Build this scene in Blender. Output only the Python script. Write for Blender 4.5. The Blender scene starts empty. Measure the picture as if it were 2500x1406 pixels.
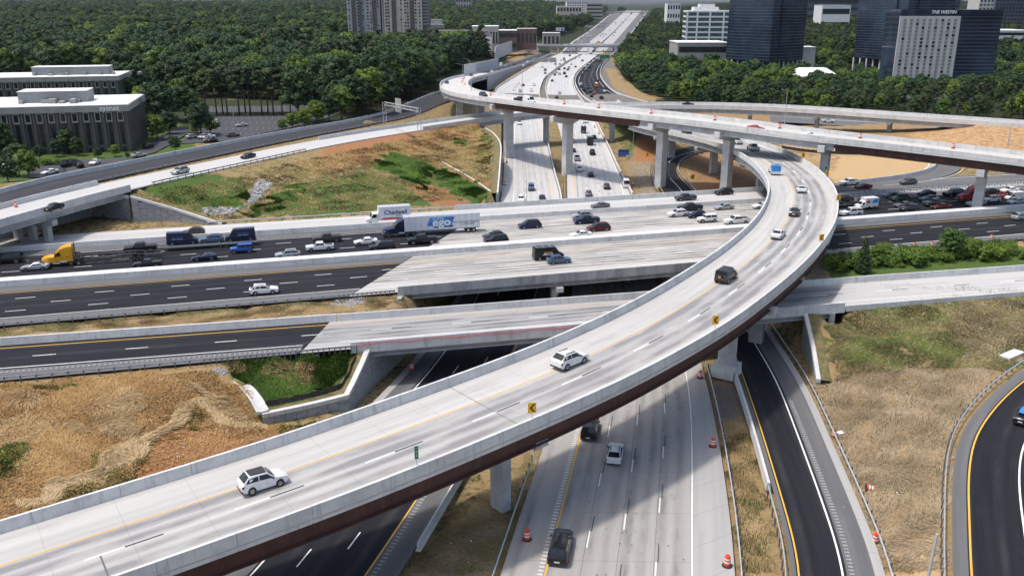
import bpy, bmesh, math, random
import numpy as np
from mathutils import Matrix, Vector
random.seed(7); RNG = np.random.default_rng(7)
scene = bpy.context.scene
COL = scene.collection
R = math.radians
# ------------------------------------------------------------------ camera, sky, sun, exposure
F_PX, CAM_H = 2150.0, 53.0
PITCH = math.atan(699 / F_PX)
cam_d = bpy.data.cameras.new('camera'); cam = bpy.data.objects.new('camera', cam_d); COL.objects.link(cam)
cam.location = (0, 0, CAM_H); cam.rotation_euler = (math.pi / 2 - PITCH, 0, 0)
cam_d.sensor_width = 36; cam_d.lens = 36 * F_PX / 2500; cam_d.clip_start = 1; cam_d.clip_end = 40000
scene.camera = cam
SUN_DIR = Vector((0.39, 0.06, -1)).normalized()          # the way the light travels
sun_el = math.asin(-SUN_DIR.z); sun_az = math.atan2(-SUN_DIR.x, -SUN_DIR.y)
world = bpy.data.worlds.new('World'); scene.world = world; world.use_nodes = True
wn = world.node_tree; bg = wn.nodes['Background']
sky = wn.nodes.new('ShaderNodeTexSky'); sky.sky_type = 'NISHITA'; sky.sun_disc = False
sky.sun_elevation = sun_el; sky.sun_rotation = sun_az; sky.air_density = 1.0; sky.dust_density = 3.6; sky.ozone_density = 1.0
wn.links.new(sky.outputs[0], bg.inputs[0]); bg.inputs[1].default_value = 0.15
sun_d = bpy.data.lights.new('sun', 'SUN'); sun_d.energy = 2.05; sun_d.angle = R(4.0); sun_d.color = (1, 0.955, 0.89)
sun = bpy.data.objects.new('sun', sun_d); COL.objects.link(sun)
sun.rotation_euler = SUN_DIR.to_track_quat('-Z', 'Y').to_euler(); sun.location = (-150, 0, 400)
scene.view_settings.view_transform = 'Standard'; scene.view_settings.look = 'None'
scene.view_settings.exposure = 0.55; scene.view_settings.gamma = 1.0
scene.cycles.max_bounces = 5; scene.cycles.diffuse_bounces = 3; scene.cycles.glossy_bounces = 2
scene.cycles.transparent_max_bounces = 6; scene.cycles.transmission_bounces = 3
scene.cycles.use_denoising = True
scene.cycles.sample_clamp_indirect = 4
# ------------------------------------------------------------------ survey helpers
cp_, sp_ = math.cos(PITCH), math.sin(PITCH)
def ray(px, py):
    dv = (py - 703) / F_PX
    return np.array([(px - 1250) / F_PX, cp_ - dv * sp_, -(sp_ + dv * cp_)])
def G(px, py, z=0.0):                      # survey mark (photo pixel) on the level z -> world point
    d = ray(px, py); t = (z - CAM_H) / d[2]
    return np.array([d[0] * t, d[1] * t, z])
def V(px, py, Y):                          # the same on the vertical plane at distance Y
    d = ray(px, py); t = Y / d[1]
    return np.array([d[0] * t, Y, CAM_H + d[2] * t])
# ------------------------------------------------------------------ objects
def tag(o, label=None, cat=None, group=None, kind=None):
    if label: o['label'] = label
    if cat: o['category'] = cat
    if group: o['group'] = group
    if kind: o['kind'] = kind
    return o
def link(name, data, parent=None, loc=None, rz=None, mats=None):
    o = bpy.data.objects.new(name, data); COL.objects.link(o)
    if parent is not None: o.parent = parent
    if loc is not None: o.location = loc
    if rz is not None: o.rotation_euler = (0, 0, rz)
    if mats is not None:
        for i, m in enumerate(mats):
            o.material_slots[i].link = 'OBJECT'; o.material_slots[i].material = m
    return o
def empty(name, label, cat, loc=(0, 0, 0), rz=0, group=None):
    o = bpy.data.objects.new(name, None); COL.objects.link(o); o.location = loc; o.rotation_euler = (0, 0, rz)
    o.empty_display_size = .5
    return tag(o, label, cat, group)
class MB:
    """collects faces of ONE mesh"""
    def __init__(s): s.v = []; s.f = []; s.mi = []; s.uv = []
    def face(s, pts, mi=0, uv=None):
        b = len(s.v); s.v.extend([tuple(map(float, p)) for p in pts]); s.f.append(tuple(range(b, b + len(pts)))); s.mi.append(mi)
        s.uv.append(uv if uv is not None else [(0, 0)] * len(pts)); return s
    def grid(s, P, mi=0, UV=None, flip=False):   # P: n x m x 3 array
        n, m = len(P), len(P[0]); b = len(s.v)
        for r_ in P: s.v.extend([tuple(map(float, p)) for p in r_])
        for i in range(n - 1):
            for j in range(m - 1):
                q = [b + i * m + j, b + i * m + j + 1, b + (i + 1) * m + j + 1, b + (i + 1) * m + j]
                k = [(i, j), (i, j + 1), (i + 1, j + 1), (i + 1, j)]
                if flip: q.reverse(); k.reverse()
                s.f.append(tuple(q)); s.mi.append(mi); s.uv.append([tuple(UV[a][c]) for a, c in k] if UV is not None else [(0, 0)] * 4)
        return s
    def box(s, x0, x1, y0, y1, z0, z1, mi=0, M=None, top=1.0, topy=None):
        cx, cy = (x0 + x1) / 2, (y0 + y1) / 2; ty = top if topy is None else topy
        f = lambda x, y, z, k, ky: (cx + (x - cx) * k, cy + (y - cy) * ky, z)
        p = [f(x0, y0, z0, 1, 1), f(x1, y0, z0, 1, 1), f(x1, y1, z0, 1, 1), f(x0, y1, z0, 1, 1),
             f(x0, y0, z1, top, ty), f(x1, y0, z1, top, ty), f(x1, y1, z1, top, ty), f(x0, y1, z1, top, ty)]
        if M is not None: p = [tuple(M @ Vector(q)) for q in p]
        b = len(s.v); s.v.extend(p)
        for q in ((3, 2, 1, 0), (4, 5, 6, 7), (0, 1, 5, 4), (1, 2, 6, 5), (2, 3, 7, 6), (3, 0, 4, 7)):
            s.f.append(tuple(b + i for i in q)); s.mi.append(mi); s.uv.append([(0, 0)] * 4)
        return s
    def cyl(s, p0, p1, r0, r1=None, n=10, mi=0, caps=True):
        r1 = r0 if r1 is None else r1
        a, c = Vector(p0), Vector(p1); d = (c - a).normalized()
        u = d.orthogonal().normalized(); w = d.cross(u); b = len(s.v)
        for q, rr in ((a, r0), (c, r1)):
            for i in range(n):
                t = 2 * math.pi * i / n; s.v.append(tuple(q + rr * (math.cos(t) * u + math.sin(t) * w)))
        for i in range(n):
            j = (i + 1) % n; s.f.append((b + i, b + j, b + n + j, b + n + i)); s.mi.append(mi); s.uv.append([(0, 0)] * 4)
        if caps:
            s.f.append(tuple(b + i for i in reversed(range(n)))); s.mi.append(mi); s.uv.append([(0, 0)] * n)
            s.f.append(tuple(b + n + i for i in range(n))); s.mi.append(mi); s.uv.append([(0, 0)] * n)
        return s
    def prism(s, poly, y0, y1, mi=0):      # polygon in x,z pushed from y0 to y1
        n = len(poly); b = len(s.v)
        for y in (y0, y1): s.v.extend([(p[0], y, p[1]) for p in poly])
        s.f.append(tuple(b + i for i in range(n))); s.f.append(tuple(b + n + i for i in reversed(range(n))))
        s.uv += [[(0, 0)] * n] * 2; s.mi += [mi, mi]
        for i in range(n):
            j = (i + 1) % n; s.f.append((b + j, b + i, b + n + i, b + n + j)); s.mi.append(mi); s.uv.append([(0, 0)] * 4)
        return s
    def mesh(s, name, mats, smooth=False, uv=False, sharp=None):
        me = bpy.data.meshes.new(name); me.from_pydata(s.v, [], s.f)
        for m in (mats if isinstance(mats, (list, tuple)) else [mats]): me.materials.append(m)
        if len(me.materials) > 1: me.polygons.foreach_set('material_index', s.mi)
        if uv:
            l = me.uv_layers.new(name='UVMap'); flat = [c for f in s.uv for p in f for c in p]; l.data.foreach_set('uv', flat)
        bm = bmesh.new(); bm.from_mesh(me); bmesh.ops.recalc_face_normals(bm, faces=bm.faces) if not uv else None
        bm.to_mesh(me); bm.free()
        if smooth:
            me.polygons.foreach_set('use_smooth', [True] * len(me.polygons))
            if sharp: me.set_sharp_from_angle(angle=R(sharp))
        me.update(); return me
    def build(s, name, mats, parent=None, smooth=False, uv=False, sharp=None, loc=None, rz=None):
        return link(name, s.mesh(name, mats, smooth, uv, sharp), parent, loc, rz)
# ------------------------------------------------------------------ materials
def newmat(name):
    m = bpy.data.materials.new(name); m.use_nodes = True; nt = m.node_tree
    return m, nt, nt.nodes['Principled BSDF']
def c4(c): return (c[0], c[1], c[2], 1)
def node(nt, t, **kw):
    n = nt.nodes.new(t)
    for k, v in kw.items():
        if k.startswith('i_'):
            n.inputs[int(k[2:]) if k[2:].isdigit() else k[2:].replace('_', ' ')].default_value = v
        else: setattr(n, k, v)
    return n
def mixc(nt, fac, a, b, blend='MIX'):
    n = nt.nodes.new('ShaderNodeMix'); n.data_type = 'RGBA'; n.blend_type = blend
    for sock, v in ((0, fac), (6, a), (7, b)):
        if hasattr(v, 'is_output'): nt.links.new(v, n.inputs[sock])
        else: n.inputs[sock].default_value = v if sock == 0 else c4(v)
    return n.outputs[2]
def mth(nt, op, a, b=None, clamp=False):
    n = nt.nodes.new('ShaderNodeMath'); n.operation = op; n.use_clamp = clamp
    for i, v in enumerate((a, b)):
        if v is None: continue
        if hasattr(v, 'is_output'): nt.links.new(v, n.inputs[i])
        else: n.inputs[i].default_value = v
    return n.outputs[0]
def ramp(nt, fac, lo, hi):
    n = nt.nodes.new('ShaderNodeMapRange'); n.interpolation_type = 'SMOOTHSTEP'; nt.links.new(fac, n.inputs[0])
    n.inputs[1].default_value = lo; n.inputs[2].default_value = hi; return n.outputs[0]
def coords(nt, kind, sc=(1, 1, 1)):
    if kind == 'pos': o = nt.nodes.new('ShaderNodeNewGeometry').outputs['Position']
    elif kind == 'uv': o = nt.nodes.new('ShaderNodeUVMap').outputs[0]
    else: o = nt.nodes.new('ShaderNodeTexCoord').outputs['Object']
    m = nt.nodes.new('ShaderNodeMapping'); m.inputs['Scale'].default_value = sc; nt.links.new(o, m.inputs[0]); return m.outputs[0]
def noise(nt, vec, scale, detail=4, rough=.55, dist=0):
    n = node(nt, 'ShaderNodeTexNoise', i_Scale=scale, i_Detail=detail, i_Roughness=rough, i_Distortion=dist)
    nt.links.new(vec, n.inputs['Vector']); return n.outputs[0]
def bump(nt, bs, h, strength, distance=.05):
    b = node(nt, 'ShaderNodeBump', i_Strength=strength, i_Distance=distance); nt.links.new(h, b.inputs['Height']); nt.links.new(b.outputs[0], bs.inputs['Normal'])
def M(name, c, c2=None, scale=1.0, rough=.8, metal=0, bmp=0, sc=(1, 1, 1), coord='pos', detail=4, lo=.35, hi=.65, spec=None, drip=0):
    m, nt, bs = newmat(name)
    bs.inputs['Base Color'].default_value = c4(c); bs.inputs['Roughness'].default_value = rough; bs.inputs['Metallic'].default_value = metal
    if spec is not None: bs.inputs['Specular IOR Level'].default_value = spec
    if c2 is not None:
        v = coords(nt, coord, sc); n = noise(nt, v, scale, detail)
        n2 = noise(nt, v, scale * 7.3, 3)
        f = ramp(nt, mth(nt, 'ADD', mth(nt, 'MULTIPLY', n, .75), mth(nt, 'MULTIPLY', n2, .25)), lo, hi)
        col = mixc(nt, f, c, c2)
        if drip:                           # rain streaks running down
            dn = noise(nt, coords(nt, 'pos', (1.1, 1.1, .07)), 1.6, 5, .7); col = mixc(nt, mth(nt, 'MULTIPLY', ramp(nt, dn, .5, .78), drip), col, (.10, .10, .095))
        nt.links.new(col, bs.inputs['Base Color'])
        if bmp: bump(nt, bs, n2, bmp)
    return m
def deck_mat(name, base, dark, streak=.5, joint=7.6, wheel=((3.9, .9), (5.7, .9), (7.6, .9), (9.3, .9)), stain=.5, cracks=True, rough=.85, jdark=.35, lanes=(), lane_amt=.0):
    """concrete / asphalt pavement: u along the road in metres, v across"""
    m, nt, bs = newmat(name); bs.inputs['Roughness'].default_value = rough
    uv = nt.nodes.new('ShaderNodeUVMap').outputs[0]
    sep = nt.nodes.new('ShaderNodeSeparateXYZ'); nt.links.new(uv, sep.inputs[0]); u, v = sep.outputs[0], sep.outputs[1]
    long_ = noise(nt, coords(nt, 'uv', (.028, .75, 1)), 1, 5, .6)
    mid = noise(nt, coords(nt, 'uv', (.12, .45, 1)), 1, 4, .6)
    fine = noise(nt, coords(nt, 'uv', (.9, 2.2, 1)), 1, 6, .7)
    w = None
    for vc, hw in wheel:                   # tyre-rubbed bands
        d = mth(nt, 'SUBTRACT', 1.0, mth(nt, 'DIVIDE', mth(nt, 'ABSOLUTE', mth(nt, 'SUBTRACT', v, vc)), hw), clamp=True)
        d = ramp(nt, d, 0, 1); w = d if w is None else mth(nt, 'MAXIMUM', w, d)
    f = mth(nt, 'MULTIPLY', ramp(nt, long_, .3, .7), streak)
    if w is not None:
        f = mth(nt, 'ADD', mth(nt, 'MULTIPLY', f, .45), mth(nt, 'MULTIPLY', mth(nt, 'MULTIPLY', w, ramp(nt, mid, .2, .75)), streak))
    f = mth(nt, 'ADD', f, mth(nt, 'MULTIPLY', ramp(nt, mid, .52, .8), stain * .5))
    for vc, hw in lanes:                   # trafficked lanes, greyer than the shoulders
        d = ramp(nt, mth(nt, 'SUBTRACT', hw, mth(nt, 'ABSOLUTE', mth(nt, 'SUBTRACT', v, vc))), 0, .5); f = mth(nt, 'ADD', f, mth(nt, 'MULTIPLY', d, mth(nt, 'MULTIPLY', mth(nt, 'ADD', mid, .25), lane_amt)))
    f = mth(nt, 'ADD', f, mth(nt, 'MULTIPLY', ramp(nt, fine, .5, .85), stain * .35), clamp=True)
    col = mixc(nt, f, base, dark)
    if joint:
        fr = mth(nt, 'FRACT', mth(nt, 'DIVIDE', u, joint)); ln = mth(nt, 'LESS_THAN', fr, .07 / joint)
        col = mixc(nt, mth(nt, 'MULTIPLY', ln, jdark), col, (.05, .05, .05))
    nt.links.new(col, bs.inputs['Base Color']); bump(nt, bs, fine, .15, .03); bs.inputs['Specular IOR Level'].default_value = .2 if base[0] < .2 else .35
    return m
CON = dict(base=(.60, .59, .55), dark=(.26, .26, .26))
MT = {}
MT['deck'] = deck_mat('flyover_concrete', (.47, .458, .43), (.215, .212, .208), .85, 6.1, ((5.6, .95), (7.3, .95), (8.95, .95), (10.7, .95)), .55, jdark=.2, lanes=((6.5, 1.75), (9.9, 1.75)), lane_amt=.27)
MT['deck_b'] = deck_mat('upper_flyover_concrete', (.50, .49, .465), (.34, .33, .32), .45, 9, jdark=.12)
MT['deck_c'] = deck_mat('ramp_concrete', (.455, .445, .425), (.32, .32, .31), .5, 9, jdark=.15)
MT['conc285'] = deck_mat('worn_bridge_concrete', (.47, .45, .415), (.13, .126, .12), 1.0, 14, ((1.2, .7), (2.9, .7), (4.9, .7), (6.6, .7), (8.4, .7), (10.1, .7), (12, .7), (13.7, .7), (15.6, .7), (17.2, .7)), .7)
MT['concD'] = deck_mat('worn_ramp_bridge_concrete', (.40, .39, .375), (.16, .16, .16), .8, 15, ((3.6, 1.0), (5.4, .9), (7.4, .9), (9.0, .9)), .8, lanes=((5.0, 4.0),), lane_amt=.3)
MT['asph'] = deck_mat('fresh_asphalt', (.010, .011, .015), (.034, .034, .037), .8, 0, ((1.7, .8), (5.2, .8), (8.8, .8), (12.4, .8)), .6, rough=.9)
MT['asph_grey'] = deck_mat('weathered_asphalt', (.105, .105, .108), (.17, .168, .165), .6, 0, (), .7, rough=.9)
MT['asph_mid'] = deck_mat('aged_asphalt', (.036, .037, .042), (.070, .070, .073), .7, 0, ((3, .9), (5, .9)), .6, rough=.9)
MT['asph_lot'] = deck_mat('parking_asphalt', (.055, .058, .065), (.10, .10, .105), .3, 0, (), .6, rough=.9)
MT['ga_near'] = deck_mat('cloud_shaded_concrete', (.36, .345, .32), (.19, .185, .178), .7, 9, ((1.0, .6), (4.6, 1), (6.4, .9), (8.2, .9), (10, .9), (11.8, .9), (13.6, .9), (15.3, .9), (17, .9)), .7)  # same concrete as ga_far, greyed to carry the cloud shade in its colour
MT['ga_far'] = deck_mat('pale_highway_concrete', (.475, .465, .445), (.30, .305, .31), .65, 9, ((3, .9), (4.8, .9), (6.6, .9), (8.4, .9), (10.2, .9), (12, .9), (13.8, .9)), .3)
MT['shoulder'] = deck_mat('shoulder_concrete', (.37, .36, .345), (.23, .23, .225), .4, 6, (), .5)
MT['conc'] = M('barrier_concrete', (.60, .60, .585), (.46, .46, .45), .35, .85, bmp=.1, sc=(1, 1, 1.6), lo=.38, hi=.72, drip=.5)
MT['conc_lt'] = M('new_concrete', (.58, .575, .555), (.46, .455, .44), .3, .85, bmp=.08, lo=.4, hi=.75, drip=.3)
MT['conc_dk'] = M('girder_concrete', (.46, .465, .465), (.34, .345, .35), .4, .85, bmp=.1, drip=.4)
MT['weather'] = M('stained_concrete', (.44, .44, .43), (.18, .18, .175), .8, .9, sc=(.5, .5, .12), lo=.3, hi=.8)
MT['rust'] = M('weathering_steel', (.092, .036, .025), (.062, .026, .020), .5, .75, bmp=.05, sc=(1, 1, .4), drip=.35)
MT['mse'] = M('cast_wall_panel', (.34, .355, .37), (.25, .26, .275), .9, .9, bmp=.5, sc=(1, 1, 3))
MT['galv'] = M('galvanised_steel', (.50, .52, .53), (.38, .39, .40), 3, .5, metal=.15)
MT['post'] = M('dark_post', (.10, .10, .11), (.15, .15, .155), 4, .7)
MT['white'] = M('white_line_paint', (.80, .80, .78), (.62, .62, .60), 2.5, .7)
MT['yellow'] = M('yellow_line_paint', (.72, .40, .04), (.58, .33, .06), 2.5, .7)
MT['black_line'] = M('black_contrast_paint', (.03, .03, .03), (.05, .05, .05), 3, .8)
MT['rumble'] = M('rumble_groove', (.30, .30, .29), (.2, .2, .2), 3, .9)
MT['orange'] = M('drum_orange', (.80, .075, .02), (.62, .06, .02), 3, .45)
MT['drum_white'] = M('drum_white', (.8, .8, .78), (.65, .65, .63), 3, .4)
MT['rubber'] = M('black_rubber', (.018, .018, .018), (.03, .03, .03), 4, .8)
MT['sign_y'] = M('sign_yellow', (.85, .47, .01), (.78, .42, .01), 1, .4)
MT['sign_k'] = M('sign_black', (.02, .012, .012), (.03, .02, .02), 1, .5)
MT['sign_g'] = M('sign_green', (.0, .22, .13), (.0, .19, .11), 1, .4)
MT['sign_b'] = M('sign_blue', (.03, .10, .38), (.03, .09, .33), 1, .4)
MT['sign_w'] = M('sign_white', (.82, .82, .82), (.75, .75, .75), 1, .4)
MT['sign_r'] = M('sign_red', (.55, .05, .06), (.5, .05, .05), 1, .4)
MT['rock'] = M('rip_rap', (.38, .38, .38), (.24, .24, .235), 1.5, .9)
# ------------------------------------------------------------------ paths
class Path:
    def __init__(s, pts, ds=1.0, smooth=0.0, ext0=0, ext1=0):
        P = np.array([np.asarray(p, float) for p in pts])
        if ext0: d = P[0] - P[1]; P = np.vstack([P[0] + d / np.linalg.norm(d[:2]) * ext0, P])
        if ext1: d = P[-1] - P[-2]; P = np.vstack([P, P[-1] + d / np.linalg.norm(d[:2]) * ext1])
        c = np.concatenate([[0], np.cumsum(np.linalg.norm(np.diff(P[:, :2], axis=0), axis=1))])
        m = np.zeros_like(P)               # Hermite slopes
        for i in range(len(P)):
            a, b = max(i - 1, 0), min(i + 1, len(P) - 1); m[i] = (P[b] - P[a]) / (c[b] - c[a])
        n = max(int(c[-1] / ds), 3); t = np.linspace(0, c[-1], n); k = np.clip(np.searchsorted(c, t) - 1, 0, len(P) - 2)
        h = (c[k + 1] - c[k])[:, None]; x = ((t - c[k]) / h[:, 0])[:, None]
        Q = (2*x**3 - 3*x**2 + 1) * P[k] + (x**3 - 2*x**2 + x) * h * m[k] + (-2*x**3 + 3*x**2) * P[k + 1] + (x**3 - x**2) * h * m[k + 1]
        if smooth:
            w = int(3 * smooth / ds); ker = np.exp(-.5 * (np.arange(-w, w + 1) * ds / smooth) ** 2); ker /= ker.sum()
            e0 = Q[0] + (Q[0] - Q[1])[None] * np.arange(w, 0, -1)[:, None]; e1 = Q[-1] + (Q[-1] - Q[-2])[None] * np.arange(1, w + 1)[:, None]
            E = np.vstack([e0, Q, e1]); Q = np.stack([np.convolve(E[:, a], ker, 'valid') for a in range(3)], 1)
        s.set(Q)
    def set(s, Q):
        s.p = Q; s.s = np.concatenate([[0], np.cumsum(np.linalg.norm(np.diff(Q[:, :2], axis=0), axis=1))])
        t = np.gradient(Q[:, :2], axis=0); t /= np.linalg.norm(t, axis=1)[:, None]; s.t = t
        s.r = np.stack([t[:, 1], -t[:, 0]], 1); s.L = s.s[-1]          # r: to the right of travel
    def off(s, d, dz=0.0):
        d = np.broadcast_to(d, (len(s.p),)); Q = s.p.copy(); Q[:, :2] += s.r * d[:, None]; Q[:, 2] += dz
        o = Path.__new__(Path); o.set(Q); return o
    def at(s, q, lat=0.0, dz=0.0):
        p = np.array([np.interp(q, s.s, s.p[:, a]) for a in range(3)]); r = np.array([np.interp(q, s.s, s.r[:, a]) for a in range(2)])
        r /= np.linalg.norm(r); p[:2] += r * lat; p[2] += dz; return p
    def ang(s, q):
        r = np.array([np.interp(q, s.s, s.r[:, a]) for a in range(2)]); return math.atan2(r[0], -r[1])   # heading angle of the tangent
    def near(s, xy):
        d = np.linalg.norm(s.p[:, :2] - np.asarray(xy)[:2], axis=1); i = int(d.argmin())
        return s.s[i], float((np.asarray(xy)[:2] - s.p[i, :2]) @ s.r[i]), float(d[i])
    def sub(s, a, b, ds=None):
        n = max(int((b - a) / (ds or 1.0)), 1) + 1; q = np.linspace(a, b, n)
        o = Path.__new__(Path); o.set(np.stack([np.interp(q, s.s, s.p[:, k]) for k in range(3)], 1)) if n > 2 else o.set(np.stack([np.interp(np.linspace(a, b, 3), s.s, s.p[:, k]) for k in range(3)], 1))
        return o
def PZ(rows, ds=1.0, smooth=0.0, **k): return Path([G(*r_) for r_ in rows], ds, smooth, **k)
def between(A, B, n=None, dz=0.0, cols=1):
    """rows of points from edge A to edge B, both resampled"""
    n = n or max(len(A.p) // 2, 2); q = np.linspace(0, 1, n)
    a = np.stack([np.interp(q * A.L, A.s, A.p[:, k]) for k in range(3)], 1); b = np.stack([np.interp(q * B.L, B.s, B.p[:, k]) for k in range(3)], 1)
    a[:, 2] += dz; b[:, 2] += dz
    rows = [[a[i] + (b[i] - a[i]) * j / cols for j in range(cols + 1)] for i in range(n)]
    uv = [[(q[i] * A.L, np.linalg.norm(b[i, :2] - a[i, :2]) * j / cols) for j in range(cols + 1)] for i in range(n)]
    return rows, uv
def sheet(name, A, B, mat, parent=None, dz=0.0, step=2.0, cols=2):
    rows, uv = between(A, B, max(int(A.L / step), 2) + 1, dz, cols); mb = MB().grid(rows, 0, uv)
    o = mb.build(name, mat, parent, uv=True); me = o.data
    if len(me.polygons) and me.polygons[0].normal.z < 0: me.flip_normals()
    return o
def strip(P, lat, w, a=0, b=None, dz=.012, ds=2.0, mb=None, dash=None):
    """painted line at lateral offset; dash=(on, off, phase)"""
    mb = mb or MB(); b = P.L if b is None else b; runs = [(a, b)]
    if dash:
        on, of, ph = dash; runs = []; q = a + ph
        while q < b: runs.append((q, min(q + on, b))); q += on + of
    for q0, q1 in runs:
        k = max(int((q1 - q0) / ds), 1); row = []
        for i in range(k + 1):
            q = q0 + (q1 - q0) * i / k; row.append([P.at(q, lat - w / 2, dz), P.at(q, lat + w / 2, dz)])
        mb.grid(row)
    return mb
def paint(name, mb, mat, parent):
    o = mb.build(name, mat, parent); me = o.data; o['kind'] = 'stuff'
    if len(me.polygons) and me.polygons[0].normal.z < 0: me.flip_normals()
    return o
def sweep(mb, P, prof, mi=0, step=2.0, uv=False, caps=True, a=0, b=None):
    """closed profile [(lateral, dz)] pushed along P"""
    b = P.L if b is None else b; k = max(int((b - a) / step), 1); rows = []; UV = []
    cl = prof + [prof[0]]; per = np.concatenate([[0], np.cumsum([math.dist(cl[i], cl[i + 1]) for i in range(len(prof))])])
    for i in range(k + 1):
        q = a + (b - a) * i / k; rows.append([P.at(q, l, z) for l, z in cl]); UV.append([(q, l) for l, z in cl])
    mb.grid(rows, mi, UV)
    if caps: mb.face(rows[0][:-1], mi); mb.face(rows[-1][:-1][::-1], mi)
    return mb
def barrier(parent, P, prof, seg=9.0, mat='conc', name='barrier_segment', a=0, b=None, gap=.03, step=3.0):
    b = P.L if b is None else b; n = max(int(round((b - a) / seg)), 1); L = (b - a) / n; out = []
    for i in range(n):
        mb = sweep(MB(), P, prof, step=step, a=a + i * L + gap / 2, b=a + (i + 1) * L - gap / 2)
        out.append(mb.build(name, MT[mat], parent))
    return out
JERSEY = [(-.28, 0), (-.28, .12), (-.12, .34), (-.09, 1.07), (.09, 1.07), (.12, .34), (.28, .12), (.28, 0)]
def parapet(side, h=1.07, base=.42, low=-.45, top=.26, lean=.1):   # side=+1: road lies to the left of the offset line (right-hand parapet)
    return [(0, 0), (side * lean, h), (side * (lean + top), h), (side * base, low), (0, low)] if low < 0 else [(0, 0), (side * lean, h), (side * (lean + top), h), (side * base, 0)]
POST_ME = None
def guardrail(P, label, a=0, b=None, h=.72, sp=1.9, cat='guardrail', side=1, group='steel guardrails along the roads', dense=None):
    global POST_ME
    b = P.L if b is None else b
    if POST_ME is None:
        POST_ME = MB().box(-.06, .06, -.08, .08, -.3, .76).mesh('post', MT['post'])
    root = empty('guardrail', label, cat, tuple(P.at((a + b) / 2)), 0, group)
    org = Vector(root.location)
    prof = [(.00, h - .31), (.05, h - .27), (.09, h - .21), (.02, h - .155), (.09, h - .09), (.05, h - .03), (.0, h), (-.02, h - .02), (.05, h - .09), (-.02, h - .155), (.05, h - .21), (-.02, h - .28)]
    mb = sweep(MB(), P, [(l * -side, z) for l, z in prof], a=a, b=b, step=2.0); mb.v = [tuple(Vector(v) - org) for v in mb.v]
    mb.build('rail', MT['galv'], root)
    q = a + .5
    while q < b:
        p = P.at(q, side * .2); link('post', POST_ME, root, tuple(Vector(p) - org), P.ang(q)); q += sp
        if dense and dense[0] < q < dense[1]: q -= sp * .6
    return root
# ------------------------------------------------------------------ alignments (survey marks: photo x, y and level in metres)
AZ = [(0,1303,11.0),(212,1238,11.1),(372,1191,11.3),(522,1142,11.5),(669,1097,11.8),(800,1052,12.0),(875,1025,12.15),(1008,979,12.4),(1141,929,12.7),(1295,872,13.0),(1411,820,13.3),(1551,754,13.6),(1655,692,13.9),(1711,657,14.0),(1763,621,14.1),(1810,583,14.2),(1851,542,14.3),(1872,505,14.3),(1881,470,14.3),(1872,441,14.2),(1855,417,14.0),(1827,393,13.8),(1790,371,13.4),(1735,351,12.9),(1669,335,12.2),(1610,322,11.5),(1545,306,9.6),(1502,289,6.4),(1474,270,3.2),(1452,251,.7)]
PA = PZ(AZ, 1.0, 6.0, ext0=40, ext1=10); WA = 13.0            # left edge of the near flyover's roadway
a_ = R(15.6); U285 = np.array([math.cos(a_), math.sin(a_)]); N285 = np.array([-math.sin(a_), math.cos(a_)])
Z285 = 6.0
def I(s, n, z=Z285):                                           # point of the east-west motorway
    xy = U285 * s + N285 * n; return np.array([xy[0], xy[1], z])
_k = lambda n, s: n - .007 * s
P285 = Path([I(-70, 0), I(0, 0), I(120, 0), I(260, 0)], 2.0)   # datum line; lateral = -n
def L285(n, s0=-70, s1=262, z=Z285): return Path([I(s0, n, z), I((s0 + s1) / 2, n, z), I(s1, n, z)], 2.0)
def sOf(p): return float(np.asarray(p)[:2] @ U285)
def D(s, n, z=6.0):                                            # the slip road in front of it, in the same frame turned back 0.4 deg
    a = R(15.2); return np.array([math.cos(a) * s - math.sin(a) * n, math.sin(a) * s + math.cos(a) * n, z])
PDf = Path([D(-75, 134.6), D(-40, 132.9), D(6, 130.5), D(50, 128.7), D(93, 126.6), D(131, 124.6), D(175, 122.3)], 1.0, 4)
PDn = Path([D(-75, 120.6), D(-37, 119.3), D(8, 118.5), D(42, 117.2), D(83, 115.4), D(123, 113.6), D(175, 111.4)], 1.0, 4)
# north-south motorway: southbound (left) and northbound (right) carriageways
SBl = Path([(-38.9, 40, 0), (-32.8, 58, 0), (-28.3, 72.8, 0), (-20.3, 104, 0), (-13.2, 131.9, 0), (-7.0, 180, 0), (-3.2, 239, 0), (-2.7, 320, 0), G(1237,302,0), G(1233,255,0), G(1212,221,0), G(1240,200,0), G(1280,176,0), G(1320,152,0), G(1366,132,0)], 2.0, 6)
SBr = Path([(-20, 40, 0), (-14.8, 58, 0), (-11, 72.8, 0), (-3.3, 104, 0), (3.3, 131.9, 0), (9.5, 180, 0), (13.4, 239, 0), G(1350,418,0), G(1335,350,0), G(1325,295,0), G(1318,255,0), G(1316,232,0), G(1318,214,0), G(1328,192,0), G(1348,174,0), G(1380,152,0), G(1416,133,0)], 2.0, 6)
NBl = Path([(-7.9, 40, 0), (-4.0, 58, 0), G(1222,1404), G(1270,1254), G(1320,1110), (7.5, 120, 0), (13, 180, 0), G(1386,492,0), G(1383,400,0), G(1372,330,0), G(1352,270,0), G(1338,238,0), G(1334,212,0), G(1344,188,0), G(1370,166,0), G(1396,149,0), G(1424,133,0)], 2.0, 6)
NBr = Path([(14.6, 40, 0), (18.5, 58, 0), G(1796,1404), G(1778,1226), G(1751,1056), G(1723,926), (32, 160, 0), G(1548,492,0), G(1510,420,0), G(1478,350,0), G(1440,275,0), G(1418,246,0), G(1403,222,0), G(1398,202,0), G(1403,182,0), G(1420,164,0), G(1450,141,0), G(1462,133,0)], 2.0, 6)
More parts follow.
